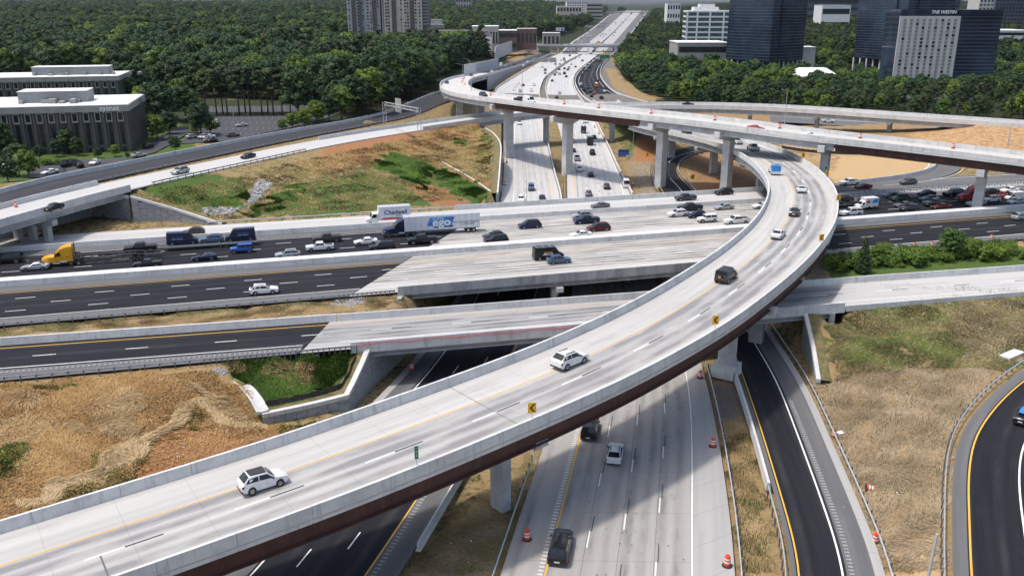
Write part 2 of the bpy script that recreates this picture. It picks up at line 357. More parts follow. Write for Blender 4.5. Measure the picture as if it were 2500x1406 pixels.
# right-hand slip road beneath the near flyover, running on under the motorway into the curved link beyond
El = Path([(17.6, 40, 0), (22.2, 58, 0), G(1938,1404), G(1888,1199), G(1842,1039), G(1805,926), G(1779,853), (37.5, 170, 0), (42, 215, .4), G(1608,462,1), G(1597,430,1.2), G(1599,405,1.5), G(1618,380,2), G(1660,362,2.6), G(1720,350,3.2), G(1790,342,4), G(1860,340,5)], 1.5, 5)
Er = Path([(25.8, 40, 0), (30.8, 58, 0), G(2140,1404), G(2070,1216), G(2008,1069), G(1944,926), G(1895,850), (44.5, 170, 0), (48.5, 215, .4), G(1690,466,1), G(1655,430,1.2), G(1650,404,1.5), G(1668,385,2), G(1710,372,2.6), G(1765,363,3.2), G(1820,357,4), G(1880,352,5)], 1.5, 5)
Fl = Path([G(2335,1520,2.0), G(2326,1404,2.0), G(2325,1267,2.0), G(2327,1148,2.1), G(2348,1056,2.3), G(2406,977,2.5), G(2466,924,2.7), G(2560,860,3.0)], 1.0, 3)
Fr = Path([G(2590,1520,2.0), G(2560,1404,2.0), G(2545,1267,2.0), G(2552,1148,2.1), G(2600,1056,2.3), G(2690,977,2.5), G(2780,924,2.7), G(2900,880,3.0)], 1.0, 3)
# upper left ramp (near, pale) which crosses the motorway and runs on to the far right; and the dark road behind it
Cn = PZ([(-190,602,12.6),(0,549,12.6),(150,505,12.5),(307,464,12.4),(406,441,12.2),(600,399,11.9),(800,356,11.6),(1005,321,11.4),(1141,301,11.5),(1220,289,11.9),(1330,275,12.4),(1440,268,12.9),(1560,264,13.2),(1700,263,13.3),(1850,267,13.2),(2000,275,13),(2150,286,12.8),(2300,296,12.5),(2400,303,12.3),(2560,314,12)], 2.0, 8)
WC = 10.5
Zl = PZ([(-190,575,12.1),(0,497,12.1),(150,463,11.9),(290,432,11.5),(500,387,10.7),(700,345,9.6),(900,306,8),(1000,285,6.8),(1060,262,5.2),(1100,245,4.4)], 2.0, 6)   # near edge of dark road
Zr = PZ([(-190,545,12.1),(0,474,12.1),(150,436,11.9),(290,408,11.5),(500,365,10.7),(700,326,9.6),(850,300,8.3),(950,276,7),(1000,256,5.8),(1055,233,4.8),(1078,226,4.5)], 2.0, 6)
# high flyover: near edge of the roadway
BZ = [(1322,131,.8),(1280,146,1.6),(1225,163,3.4),(1175,176,6.4),(1135,186,10.0),(1100,194,13.4),(1080,204,15.8),(1076,216,17.3),(1092,228,18.4),(1137,238,19.3),(1197,246,20.1),(1330,263,21.2),(1451,277,21.3),(1573,290,21.2),(1742,309,20.9),(1984,342,20.1),(2100,353,19.6),(2250,371,19.0),(2392,387,18.5),(2500,401,18.1),(2640,419,17.5)]
PB = PZ(BZ, 1.5, 9); WB_ = 12.0                               # roadway lies to the LEFT of this line (away from the camera)
# dark collector road right of the motorway beyond the flyovers
Xl = PZ([(1475,265,0),(1440,248,0),(1420,231,0),(1408,210,0),(1406,196,0),(1414,180,0),(1430,162,0),(1452,142,0),(1464,133,0)], 2.0, 5)
Xr = PZ([(1620,265,0),(1548,244,0),(1502,228,0),(1476,206,0),(1464,184,0),(1468,164,0),(1481,148,0),(1492,135,0)], 2.0, 5)
# motorway beyond the far overpass
Kl = PZ([(1366,132,0),(1392,106,0),(1438,76,0),(1488,36,0),(1500,27,0)], 12.0, 0)
Kr = PZ([(1494,135,0),(1524,106,0),(1546,76,0),(1576,36,0),(1582,27,0)], 12.0, 0)
# ------------------------------------------------------------------ terrain
SMP = []
def smp(p, dz=-.35, w=1.0): SMP.append((p[0], p[1], p[2] + dz, w))
def smp_band(A, B, a=0., b=1., step=4.0, dz=-.35, cols=4, marg=.6, lo=None):
    n = max(int(A.L * (b - a) / step), 2)
    for i in range(n + 1):
        t = a + (b - a) * i / n; p, q = A.at(t * A.L), B.at(t * B.L); d = (q - p); L = np.linalg.norm(d[:2]); d = d / max(L, 1e-3)
        for j in range(cols + 1):
            c = p + d * (-marg + (L + 2 * marg) * j / cols); smp(c, dz)
def lim(n): return 20.5 + (n - 142) * .385
def limr(n): return 95 + (n - 142) * .35
for n in np.arange(138.5, 204, 4.6):
    for s in np.arange(-70, 262, 6.0):
        if s < lim(n) - 1 or s > limr(n) + 3: smp(I(s, n))
    smp(I(lim(n) - .6, n)); smp(I(limr(n) + 1, n))
sd0, sd1 = PDn.near(D(10, 118.5))[0], PDn.near(D(83, 116))[0]
smp_band(PDf, PDn, 0, sd0 / PDn.L, 4); smp_band(PDf, PDn, (sd1 + 2) / PDn.L, 1, 4)
for y in np.concatenate([np.arange(40, 60, 6.0), np.arange(60, 262, 3.0), np.arange(262, 470, 6.0)]):                    # cutting floor of the north-south motorway
    xl = np.interp(y, SBl.p[:, 1], SBl.p[:, 0]) - (1.6 if y < 140 else 2.0); i = int(np.abs(Er.p[:, 1] - min(y, 250)).argmin())
    xr = np.interp(y, NBr.p[:, 1], NBr.p[:, 0]) + 2.0 if y > 236 else Er.p[i, 0] + 1.0
    if 150 < y < 236: xr = max(xr, 47)
    for x in np.linspace(xl, xr, 16): smp((x, y, 0), -.6 if y < 300 else -.45)
smp_band(El, Er, 0, 1, 4, marg=1.3); smp_band(Fl, Fr, 0, 1, 4)
ab = Cn.near(G(307, 464, 12.4))[0]; ae = Cn.near(G(1160, 298, 11.6))[0]; ar = Cn.near(G(2392, 303, 12.3))[0]
CnL = Cn.off(-WC)
smp_band(Cn, CnL, ab / Cn.L, ae / Cn.L, 4, dz=-.3, marg=.3); smp_band(Cn, CnL, ar / Cn.L, 1, 5, marg=.8)
smp_band(Zl, Zr, 0.12, 1, 5, dz=-.4)
LOTP = [([(430,352),(470,330),(530,285),(820,282),(760,300),(560,345)], 7.2), ([(440,262),(780,258),(800,272),(700,274),(500,276)], 7.0), ([(60,432),(110,395),(330,384),(350,352),(440,310),(470,318),(430,345),(380,372),(260,408),(130,440)], 7.6)]
def inpoly0(x, y, w):
    c = False; j = len(w) - 1
    for i in range(len(w)):
        if (w[i][1] > y) != (w[j][1] > y) and x < (w[j][0] - w[i][0]) * (y - w[i][1]) / (w[j][1] - w[i][1]) + w[i][0]: c = not c
        j = i
    return c
for poly, z in LOTP:
    w = [G(q[0], q[1], z) for q in poly]; xs_ = [q[0] for q in w]; ys_ = [q[1] for q in w]
    for x in np.arange(min(xs_), max(xs_), 4.5):
        for y in np.arange(min(ys_), max(ys_), 4.5):
            if inpoly0(x, y, w): smp((x, y, z), -.25)
    for q in w: smp(q, -.25)
NHARD0 = len(SMP)
def ctl(rows):
    for px, py, z in rows: g = G(px, py, z); SMP.append((g[0], g[1], z, 1.0))
ctl([(0,935,5.7),(150,925,5.6),(300,908,5.5),(450,890,5.4),(600,872,5.3),(700,862,5.2),(800,853,5.2),(870,850,5.2),
     (0,1010,5.5),(150,1010,5.6),(300,1000,5.4),(430,985,5.2),(520,930,5.1),(560,920,4.9),(600,960,3.6),(640,1000,2.4),(600,1060,3.0),(500,1010,4.7),(450,1060,4.4),(330,1090,4.3),(200,1100,4.5),(80,1100,5.0),(0,1150,4.7),(0,1240,4.0),
     (140,1180,4.0),(300,1170,3.4),(430,1130,3.5),(560,1110,2.8),(680,1060,1.8),(760,1025,1.1),(840,1000,.6),(700,900,4.4),(800,890,4.2),(760,950,3.1),(660,940,3.4),(690,985,2.5),(770,972,2.3),(820,955,2.3),(850,910,3.6),(865,880,4.6),
     # strip between motorway and front slip road
     (0,800,5.4),(200,785,5.3),(400,770,5.3),(600,755,5.2),(800,742,5.2),(950,735,5.3),(985,742,5.0),(0,815,5.4),(300,795,5.3),(600,772,5.3),(850,752,5.3),(930,750,5.2),
     # big grass hill beyond the motorway
     (330,470,11.6),(345,490,9.6),(420,510,8.2),(500,535,6.4),(560,520,7.2),(640,500,7.6),(700,520,6.8),(820,515,6.7),(900,520,6.2),(1050,510,6.0),(1150,500,5.7),
     (500,450,10.0),(620,455,9.2),(650,420,10.4),(760,430,9.6),(850,400,10.2),(760,400,10.8),(900,450,8.6),(1000,470,7.6),(1100,480,6.6),(1180,480,5.4),(950,380,10.6),(1030,345,11.2),(1100,330,11.2),(1160,330,10.6),(1100,370,10.2),(1060,410,9.4),(1150,390,9.2),(1180,350,9.8),(1195,340,9.6),(1205,380,8.8),(1203,420,6.4),(1200,455,4.6),(1196,475,3.6),(1140,440,7.6),
     # behind the upper ramps
     (900,290,9.4),(1060,275,7.5),(1100,262,6.0),(1150,268,8.5),(1180,262,4.5),(1120,245,4.2),(1000,250,5.0),
     (0,460,9),(100,440,8.5),(250,405,8),(400,375,7.5),(600,330,7),(800,290,6.5),(950,260,5.8),(200,390,8),(500,330,7.3),(700,285,6.8),(900,250,6),
     # right-hand slope
     (1985,765,5.5),(2060,755,5.6),(2200,742,5.7),(2350,728,5.8),(2500,716,5.8),(2010,800,5.0),(2100,800,4.6),(2250,790,4.6),(2400,780,4.8),(2500,770,5.0),(2025,860,3.0),(2150,860,3.2),(2300,860,3.4),(2450,850,3.7),(2030,905,1.2),(2100,920,1.6),(2200,930,2.0),(2330,930,2.3),(2420,900,2.6),(1985,950,.5),(2060,1000,.9),(2150,1050,1.2),(2250,1050,1.5),(2120,1150,.9),(2200,1200,1.3),(2280,1180,1.5),(2180,1350,.9),(2260,1350,1.4),
     # bushes between motorway and slip road, right
     (2010,640,4.8),(2050,650,4.6),(2150,630,4.9),(2300,615,5.0),(2450,600,5.2),(2150,655,5.2),(2300,645,5.3),(2450,632,5.4),(1950,665,3.5),
     # earthworks upper right
     (1560,345,2.0),(1575,330,5.0),(1520,320,4.0),(1470,300,2.0),(1600,340,5.5),(1560,390,.8),(1570,430,.3),(1590,360,3.0),(1700,445,2.2),(1720,400,3.2),(1760,420,3.4),(1800,440,2.6),(1850,440,2.4),(1700,380,3.2),(1850,385,4.0),
     (1900,370,5),(1960,390,5),(2050,400,5.2),(2100,430,5.4),(2250,420,5.4),(2050,372,5.6),(2200,385,5.5),(1950,350,5.2),(2100,350,5.6),(2250,370,5.6),(2330,400,5.6),(2430,425,5.7),(2500,420,5.8),
     (1700,300,6.5),(1800,290,7.5),(1650,285,8),(1560,290,6),(1900,300,6.5),(2000,318,5.5),(2100,318,5.4),(2200,320,5.4),(2300,318,6),(2280,330,6.2),(2380,302,11.6),(2330,310,9),(2440,325,10.5),(2500,330,11),(2420,350,9.6),(2500,375,9.0),(2350,345,8.0),(2450,390,6.2),(2500,400,6),
     (1530,275,2),(1600,262,2.5),(1560,240,2),(1620,245,2.5),(1540,215,2.0),(1500,190,1.5),(1600,230,2),(1700,240,2),(1900,245,2),(2100,255,1),(2300,272,1),(2480,290,1.5),(2100,285,3.5),(2300,290,4),(2480,297,5)])
NCTL = len(SMP)
WALLS = []
def smp_wall(rows, base, out):                       # ground on both sides of a retaining wall
    P_ = Path([np.asarray(q) for q in rows], .8); WALLS.append((P_, base, out))
    for q in np.arange(0, P_.L, .8):
        p = P_.at(q)
        for d, z in ((-.7, base), (-1.6, base), (1.0, p[2] - .35), (2.0, p[2] - .3)):
            c = P_.at(q, out * d); SMP.append((c[0], c[1], min(z, p[2]), 1.0))
W2 = [(-20.3, 117.1, 6.1), G(878, 905, 4.1), G(849, 963, 2.35)]; W1 = [G(849, 963, 2.35), G(760, 985, 2.3), G(640, 1010, 2.2)]; W3 = [G(1996, 925, .9), G(1984, 850, 3.3), G(1964, 762, 5.9)]
W4 = [G(1215, 470, 3.0), G(1221, 400, 7.4), G(1222, 350, 9.3), G(1205, 325, 10.4), G(1185, 312, 11)]; W5 = [G(540, 545, 6.3), G(430, 510, 8.6), G(318, 478, 11.6)]
smp_wall(W2, -.45, 1); smp_wall(W1, .5, 1); smp_wall(W3, -.2, 1); smp_wall(W4, -.3, -1); smp_wall(W5, 5.6, 1)
W7 = [Cn.at(ab + .5, -10.6, -.9), Cn.at(ab - 20, -11.6, -1.0), Cn.at(ab - 62, -12.2, -1.0)]; smp_wall(W7, 5.6, 1); smp_wall([Cn.at(ab, .9, -.6), Cn.at(ab + .3, -5, -.6), Cn.at(ab + .5, -10.5, -.6)], 5.65, 1)
smp_wall([(-16.6, 130.8, 5.6), (-18.4, 124, 5.6), (-20.2, 117.3, 5.6)], -.45, 1); smp_wall([D(92, 126.6, 5.6), D(88, 120, 5.6), D(85, 115, 5.6)], -.35, -1)
SA = np.array(SMP, np.float32)
def zg_idw(x, y):
    x = np.atleast_1d(np.asarray(x, np.float32)); y = np.atleast_1d(np.asarray(y, np.float32)); out = np.empty(len(x), np.float32); hard = np.zeros(len(x), bool); h_ = np.ones(len(SA), bool); h_[NHARD0:NCTL] = False
    for i in range(0, len(x), 3000):
        xx, yy = x[i:i+3000], y[i:i+3000]
        d2 = (xx[:, None] - SA[None, :, 0]) ** 2 + (yy[:, None] - SA[None, :, 1]) ** 2 + .05
        w = 1 / (d2 * d2); out[i:i+3000] = (w @ SA[:, 2]) / w.sum(1); hard[i:i+3000] = d2[:, h_].min(1) < 5.0
    far = np.clip((y - 430) / 150, 0, 1); far = far * far * (3 - 2 * far)
    xr = np.interp(y, [300, 700, 1000, 2200, 4800, 20000], [10, 30, 70, 230, 640, 2600]); off = np.abs(x - xr)
    k = np.clip((off - 60 - y * .01) / (120 + y * .06), 0, 1)
    hills = 4 + 3 * np.sin(x * .011 + y * .006) * np.sin(y * .009 - x * .004) + np.clip(y - 700, 0, 5000) * .0072 + 7 * np.sin(x * .0031 + 1) * np.sin(y * .0024 + x * .001) * np.clip(y / 1500, 0, 1)
    dip = 13 * np.exp(-(((x - 240) / 190) ** 2 + ((y - 600) / 190) ** 2))
    zf = k * (hills - dip) - .35
    out = out * (1 - far) + zf * far
    out = np.where(np.abs(x) > 230, out * 0 + (out * .3 + .7 * zf * far + .7 * 6 * (1 - far)), out)
    return out, hard
def axis(segs):
    out = [segs[0][0]]
    for a, b, st in segs:
        n = max(int(round((b - a) / st)), 1); out += list(np.linspace(a, b, n + 1)[1:])
    return np.array(out)
XS = axis([(-9000, -2500, 900), (-2500, -800, 170), (-800, -200, 30), (-200, -112, 4), (-112, 118, 1.25), (118, 210, 3), (210, 800, 30), (800, 3000, 180), (3000, 12000, 1000)])
YS = axis([(-60, 40, 12), (40, 60, 4), (60, 262, 1.25), (262, 480, 2.5), (480, 800, 14), (800, 3000, 90), (3000, 9000, 500), (9000, 26000, 2500)])
gx, gy = np.meshgrid(XS, YS); gz, gh = zg_idw(gx.ravel(), gy.ravel()); gz = gz.reshape(gx.shape).astype(np.float64); gh = gh.reshape(gx.shape) | (gy > 520) | (np.abs(gx) > 215)
for _ in range(160):                                  # relax the open slopes between the fixed edges
    q_ = gz.copy(); q_[1:-1, 1:-1] = .25 * (gz[:-2, 1:-1] + gz[2:, 1:-1] + gz[1:-1, :-2] + gz[1:-1, 2:]); gz = np.where(gh, gz, q_)
def wall_cut():
    lows = []
    for P_, base, out in WALLS:
        m = (gx > P_.p[:, 0].min() - 3) & (gx < P_.p[:, 0].max() + 3) & (gy > P_.p[:, 1].min() - 3) & (gy < P_.p[:, 1].max() + 3)
        for j, i in zip(*np.nonzero(m)):
            q, l_, d = P_.near((gx[j, i], gy[j, i]))
            if d > 2.6 or d * d - l_ * l_ > .9: continue
            top = float(np.interp(q, P_.s, P_.p[:, 2])); l_ *= out
            if -2.6 < l_ < 1.3: lows.append((j, i, base))
            elif l_ < 2.6: gz[j, i] = top - .3
    for j, i, base in lows: gz[j, i] = min(gz[j, i], base)
wall_cut()
for La, Lb, y0, y1 in ((SBl, NBr, 40, 470), (El, Er, 40, 250)):  # nothing may stand above the sunken lanes
    a_x = np.interp(gy, La.p[La.p[:, 1] < 480, 1], La.p[La.p[:, 1] < 480, 0]) - .9; b_x = np.interp(gy, Lb.p[Lb.p[:, 1] < 480, 1][:len(Lb.p)], Lb.p[Lb.p[:, 1] < 480, 0]) + .9 if La is SBl else np.interp(gy, Lb.p[:120, 1], Lb.p[:120, 0]) + 1.6
    m_ = (gy > y0) & (gy < y1) & (gx > (a_x if La is SBl else np.interp(gy, La.p[:120, 1], La.p[:120, 0]) - .9)) & (gx < b_x); gz = np.where(m_, np.minimum(gz, -.5), gz)
def zg(x, y):
    x = np.clip(np.atleast_1d(np.asarray(x, float)), XS[0], XS[-1]); y = np.clip(np.atleast_1d(np.asarray(y, float)), YS[0], YS[-1])
    i = np.clip(np.searchsorted(XS, x) - 1, 0, len(XS) - 2); j = np.clip(np.searchsorted(YS, y) - 1, 0, len(YS) - 2); u = (x - XS[i]) / (XS[i+1] - XS[i]); v = (y - YS[j]) / (YS[j+1] - YS[j])
    return (gz[j, i] * (1 - u) + gz[j, i+1] * u) * (1 - v) + (gz[j+1, i] * (1 - u) + gz[j+1, i+1] * u) * v
def zg1(x, y): return float(zg([x], [y])[0])
def GI(px, py, it=5):                                # survey mark on the ground itself
    z = 3.0
    for _ in range(it): g = G(px, py, z); z = .5 * z + .5 * zg1(g[0], g[1])
    return G(px, py, z)
rough_ = .10 * np.sin(gx * 1.3 + gy * .7) * np.sin(gy * 1.1 - gx * .4) + .07 * np.sin(gx * 2.9 + 1) * np.sin(gy * 2.3)
gz = gz + np.clip(rough_, -.2, .12) * (gy < 480) * ~gh
# ---- ground cover (what grows or lies there), kept as vertex weights
def inpoly(x, y, poly):
    r_ = np.zeros(x.shape, bool); n = len(poly); j = n - 1
    for i in range(n):
        xi, yi, xj, yj = poly[i][0], poly[i][1], poly[j][0], poly[j][1]
        c = ((yi > y) != (yj > y)) & (x < (xj - xi) * (y - yi) / ((yj - yi) if yj != yi else 1e-9) + xi); r_ ^= c; j = i
    return r_
def soft(mask, it=1):
    f = mask.astype(np.float32)
    for _ in range(it):
        p = np.pad(f, 1, mode='edge'); f = (p[1:-1, 1:-1] * 2 + p[:-2, 1:-1] + p[2:, 1:-1] + p[1:-1, :-2] + p[1:-1, 2:]) / 6
    return f
cov = np.zeros(gx.shape + (3,), np.float32); cov2 = np.zeros(gx.shape + (3,), np.float32)   # straw, green, red earth | woodland floor, sand, gravel
def region(poly, straw=0, green=0, earth=0, wood=0, sand=0, gravel=0, it=1):
    w = [GI(*p) for p in poly]; m = soft(inpoly(gx, gy, w), it)[..., None]
    cov[:] = cov * (1 - m) + m * np.array([straw, green, earth], np.float32); cov2[:] = cov2 * (1 - m) + m * np.array([wood, sand, gravel], np.float32)
cov[...] = (.25, .3, .05); cov2[...] = (.35, 0, .1)
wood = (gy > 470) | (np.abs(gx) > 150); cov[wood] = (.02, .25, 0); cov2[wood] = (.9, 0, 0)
region([(1190,250),(1640,275),(1520,190),(1490,128),(1350,128),(1220,185)], straw=.4, gravel=.6, green=.05)
region([(-40,470),(250,415),(480,365),(430,300),(330,250),(-40,260)], green=.7, straw=.2, wood=.1)
region([(380,250),(850,240),(930,280),(560,352),(430,310)], green=.3, wood=.75, earth=.1)
region([(-40,890),(560,870),(640,1010),(800,1060),(560,1200),(-40,1330)], straw=.75, green=.15, earth=.3)
region([(330,1110),(470,1040),(640,1075),(560,1150),(380,1200),(330,1160)], straw=.1, green=.05, earth=.95, it=3)
region([(-30,1080),(60,1080),(40,1160),(-30,1170)], green=.85, straw=.2)
region([(-20,1020),(90,1025),(120,1060),(50,1085),(-20,1080)], straw=.6, gravel=.35, it=3)
region([(530,880),(880,845),(850,960),(650,1000),(600,950)], green=.7, straw=.3, it=2)
region([(660,900),(740,890),(740,925),(665,935)], straw=.8, earth=.1)
region([(-40,790),(1000,715),(990,760),(-40,830)], straw=.45, green=.25, gravel=.3, earth=.05)
region([(300,455),(800,355),(1200,300),(1230,470),(1100,520),(560,548)], straw=.5, green=.35, earth=.22, it=2)
region([(330,480),(470,430),(600,440),(600,480),(500,520),(420,510)], straw=.3, green=.7, it=2)
region([(780,360),(1100,310),(1190,320),(1205,380),(1000,370),(800,420)], straw=.5, green=.06, earth=.62, it=3)
region([(1040,400),(1200,440),(1200,480),(1120,470)], straw=.3, green=.05, earth=.75, it=2)
region([(610,520),(760,450),(900,420),(1040,470),(1060,505),(800,530)], straw=.35, green=.6, earth=.03, it=3)
region([(905,405),(960,372),(1040,395),(1060,415),(1040,470),(1010,455),(960,420)], green=1, it=2)
region([(1060,410),(1120,430),(1200,470),(1180,498),(1110,470),(1060,450)], green=1, it=2)
region([(985,450),(1060,500),(1160,505),(1100,470),(1040,450)], earth=.85, straw=.2)
region([(960,735),(1010,735),(1000,745),(960,750)], straw=.6, green=.2)
region([(1000,1420),(1300,1090),(1330,1080),(1230,1420)], straw=.3, green=.12, gravel=.35, earth=.22, it=2)
region([(1730,930),(1800,940),(1900,1420),(1800,1420)], straw=.55, green=.3, gravel=.2)
region([(1730,930),(1800,935),(1830,1010),(1750,1030)], earth=.35, gravel=.6)
region([(1970,740),(2560,690),(2560,880),(2440,930),(2000,930)], straw=.42, green=.4, gravel=.25, earth=.04, it=2)
region([(2020,800),(2450,810),(2380,870),(2060,870)], straw=.4, green=.42, gravel=.3, it=4)
region([(1960,920),(2440,900),(2330,1060),(2320,1420),(2150,1420)], straw=.85, green=.1, gravel=.2, it=2)
region([(2150,1330),(2300,1290),(2310,1420),(2160,1420)], sand=.8, straw=.25)
region([(1985,620),(2520,575),(2520,660),(1985,690)], green=.9, straw=.1)
region([(1900,650),(2010,620),(2030,680),(1930,690)], earth=.2, gravel=.5, wood=.3)
region([(2420,585),(2520,575),(2520,610),(2440,605)], straw=.5, sand=.3)
region([(1460,280),(1570,310),(1590,400),(1540,400),(1500,330)], green=.6, straw=.5)
region([(1560,330),(1620,330),(1600,400),(1545,392)], earth=.75, straw=.25)
region([(1530,395),(1600,400),(1600,475),(1560,480)], sand=.35, gravel=.5, earth=.1)
region([(1670,375),(1900,360),(1870,460),(1700,470)], earth=.45, straw=.55)
region([(1640,270),(2300,300),(2300,340),(1640,320)], earth=.35, straw=.6, it=2)
region([(1900,340),(2100,345),(2300,390),(2280,430),(2060,445),(1960,420)], sand=.5, straw=.5)
region([(2030,385),(2290,395),(2260,430),(2040,450)], sand=1)
region([(2210,330),(2380,298),(2560,320),(2560,400),(2300,365)], earth=.4, straw=.5, sand=.65, it=2)
region([(1230,135),(1310,110),(1320,130),(1240,158)], earth=.4, straw=.5); 
region([(1160,200),(1240,165),(1300,160),(1240,195),(1190,222)], straw=.6, green=.15, earth=.15)
region([(1480,170),(1500,170),(1560,225),(1640,245),(1560,243),(1500,215)], straw=.6, earth=.25, green=.1)
nv = gx.size; W_, H_ = gx.shape[1], gx.shape[0]
gm = bpy.data.meshes.new('ground'); idx = np.arange(nv).reshape(H_, W_)
quads = np.stack([idx[:-1, :-1], idx[:-1, 1:], idx[1:, 1:], idx[1:, :-1]], -1).reshape(-1, 4)
gm.vertices.add(nv); gm.vertices.foreach_set('co', np.stack([gx, gy, gz], -1).astype(np.float32).ravel())
gm.loops.add(quads.size); gm.loops.foreach_set('vertex_index', quads.ravel().astype(np.int32))
gm.polygons.add(len(quads)); gm.polygons.foreach_set('loop_start', np.arange(0, quads.size, 4, dtype=np.int32))
gm.polygons.foreach_set('use_smooth', [True] * len(quads)); gm.update(calc_edges=True)
for nm, arr in (('cover', cov), ('cover2', cov2)):
    at_ = gm.attributes.new(nm, 'FLOAT_COLOR', 'POINT'); at_.data.foreach_set('color', np.concatenate([arr.reshape(-1, 3), np.ones((nv, 1), np.float32)], 1).ravel())
def ground_mat():
    m, nt, bs = newmat('ground_cover'); bs.inputs['Roughness'].default_value = .95; bs.inputs['Specular IOR Level'].default_value = .2
    pos = coords(nt, 'pos'); n1 = noise(nt, pos, .22, 6, .65, .6); n2 = noise(nt, pos, 1.3, 6, .7, .8); n3 = noise(nt, pos, 5.5, 4, .7)
    st = noise(nt, coords(nt, 'pos', (.7, 2.6, 2.6)), 1.0, 5, .7, 1.5)
    A = [nt.nodes.new('ShaderNodeAttribute') for _ in range(2)]; A[0].attribute_name = 'cover'; A[1].attribute_name = 'cover2'
    S = []
    for a in A:
        q = nt.nodes.new('ShaderNodeSeparateColor'); nt.links.new(a.outputs[0], q.inputs[0]); S += list(q.outputs[:3])
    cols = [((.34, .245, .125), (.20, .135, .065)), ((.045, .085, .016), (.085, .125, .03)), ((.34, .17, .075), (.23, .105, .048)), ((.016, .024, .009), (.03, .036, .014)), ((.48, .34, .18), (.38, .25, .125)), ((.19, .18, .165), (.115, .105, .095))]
    order = [0, 5, 4, 2, 3, 1]; col = None
    mixn = mth(nt, 'ADD', mth(nt, 'MULTIPLY', n1, .5), mth(nt, 'MULTIPLY', n2, .5))
    for k in order:
        lo, hi = cols[k]; det = n3 if k in (3, 5) else st
        c = mixc(nt, ramp(nt, mth(nt, 'ADD', mth(nt, 'MULTIPLY', det, .6), mth(nt, 'MULTIPLY', n3, .4)), .32, .68), lo, hi)
        if col is None: col = c; continue
        nn = noise(nt, coords(nt, 'pos', (1, 1, 1)), .35 + .21 * k, 6, .72, .5)
        f = mth(nt, 'ADD', mth(nt, 'MULTIPLY', S[k], 1.25), mth(nt, 'MULTIPLY', mth(nt, 'SUBTRACT', nn, .5), 1.5))
        col = mixc(nt, ramp(nt, f, .38, .68), col, c)
    nt.links.new(col, bs.inputs['Base Color']); bump(nt, bs, mth(nt, 'ADD', n2, mth(nt, 'MULTIPLY', n3, .4)), .6, .25)
    return m
gm.materials.append(ground_mat()); tag(link('ground', gm), 'grassy and bare ground around the interchange', None, kind='structure')
# ------------------------------------------------------------------ roads
def road(name, A, B, mat, label, dz=0.0, step=2.0, cols=2):
    return tag(sheet(name, A, B, MT[mat], None, dz, step, cols), label, kind='structure')
def mark(rd, P, items):
    mbs = {}
    for it in items:
        key = it[0]; mbs.setdefault(key, MB()); strip(P, it[1], it[2], it[3] if len(it) > 3 else 0, it[4] if len(it) > 4 else None, mb=mbs[key], dash=it[5] if len(it) > 5 else None)
    for k, mb in mbs.items():
        if mb.f: o_ = paint({'white': 'white_lane_line', 'yellow': 'yellow_edge_line', 'black_line': 'contrast_line', 'rumble': 'rumble_strip'}[k], mb, MT[k], rd)
def L2(n, f0, f1, z=Z285): return L285(n, f0(n) if callable(f0) else f0, f1(n) if callable(f1) else f1, z)
sb = lambda n: 14 + (n - 146.2) * .68
sr = lambda n: 106 + (n - 146) * .5
def plank(name, n0, n1, f0, f1, mat, label, dz=0.0):
    return road(name, L2(n1, f0, f1), L2(n0, f0, f1), mat, label, dz)
S0, S1 = -70, 262
eb_w = plank('motorway_lanes', 142.2, 163.3, S0, sb, 'asph', 'dark asphalt eastbound lanes left of the bridge')
eb_c = plank('motorway_lanes', 142.2, 163.3, sb, sr, 'conc285', 'tyre-streaked concrete eastbound lanes on the bridge')
eb_e = plank('motorway_lanes', 142.2, 163.3, sr, S1, 'asph', 'dark asphalt eastbound lanes right of the flyover')
wb_w = plank('motorway_lanes', 165.9, 187.9, S0, sb, 'asph', 'dark asphalt westbound lanes left of the bridge')
wb_c = plank('motorway_lanes', 165.9, 187.9, sb, sr, 'conc285', 'tyre-streaked concrete westbound lanes on the bridge')
wb_e = plank('motorway_lanes', 165.9, 187.9, sr, S1, 'asph', 'dark asphalt westbound lanes right of the flyover')
cd_w = plank('collector_road', 188.5, 200.2, S0, lambda n: 118 + (n - 188) * .4, 'deck_c', 'pale concrete collector lane behind the westbound lanes')
cd_e = plank('collector_road', 191.0, 203.5, lambda n: 118 + (n - 188) * .4, S1, 'asph_grey', 'grey asphalt collector lane right of the flyover')
plank('shoulder', 142.25, 145.6, S0, lambda n: sb(n) - .2, 'asph_grey', 'grey shoulder along the eastbound lanes', .005)
plank('shoulder', 142.25, 145.8, sr, S1, 'asph_grey', 'grey shoulder right of the flyover along the eastbound lanes', .005)
plank('shoulder', 160.0, 163.2, S0, lambda n: sb(n) - .2, 'asph_grey', 'grey inner shoulder beside the wide median wall', .005)
plank('shoulder', 160.6, 163.2, sr, S1, 'asph_grey', 'grey inner shoulder beside the median wall right of the flyover', .005)
plank('shoulder', 184.6, 187.8, S0, lambda n: sb(n) - .2, 'asph_grey', 'grey shoulder along the westbound lanes', .005)
plank('shoulder', 184.8, 187.8, sr, S1, 'asph_grey', 'grey shoulder along the westbound lanes at the right', .005)
plank('verge', 188.0, 190.9, lambda n: 120, S1, 'shoulder', 'narrow pale verge between guardrails', .006)
def d285(rd, f0, f1, ns, ws=(), ye=(), ph=3):
    for n in ns:
        pass
    P = L285(0); off = 70
    a = lambda n: (f0(n) if callable(f0) else f0) + off; b = lambda n: (f1(n) if callable(f1) else f1) + off
    mark(rd, P, [('white', -n, .17, a(n) + .3, b(n) - .3, (3.05, 9.15, (ph + 6 * (i % 2)) % 12)) for i, n in enumerate(ns)] + [('white', -n, .18, a(n) + .2, b(n) - .2) for n in ws] + [('yellow', -n, .18, a(n) + .2, b(n) - .2) for n in ye])
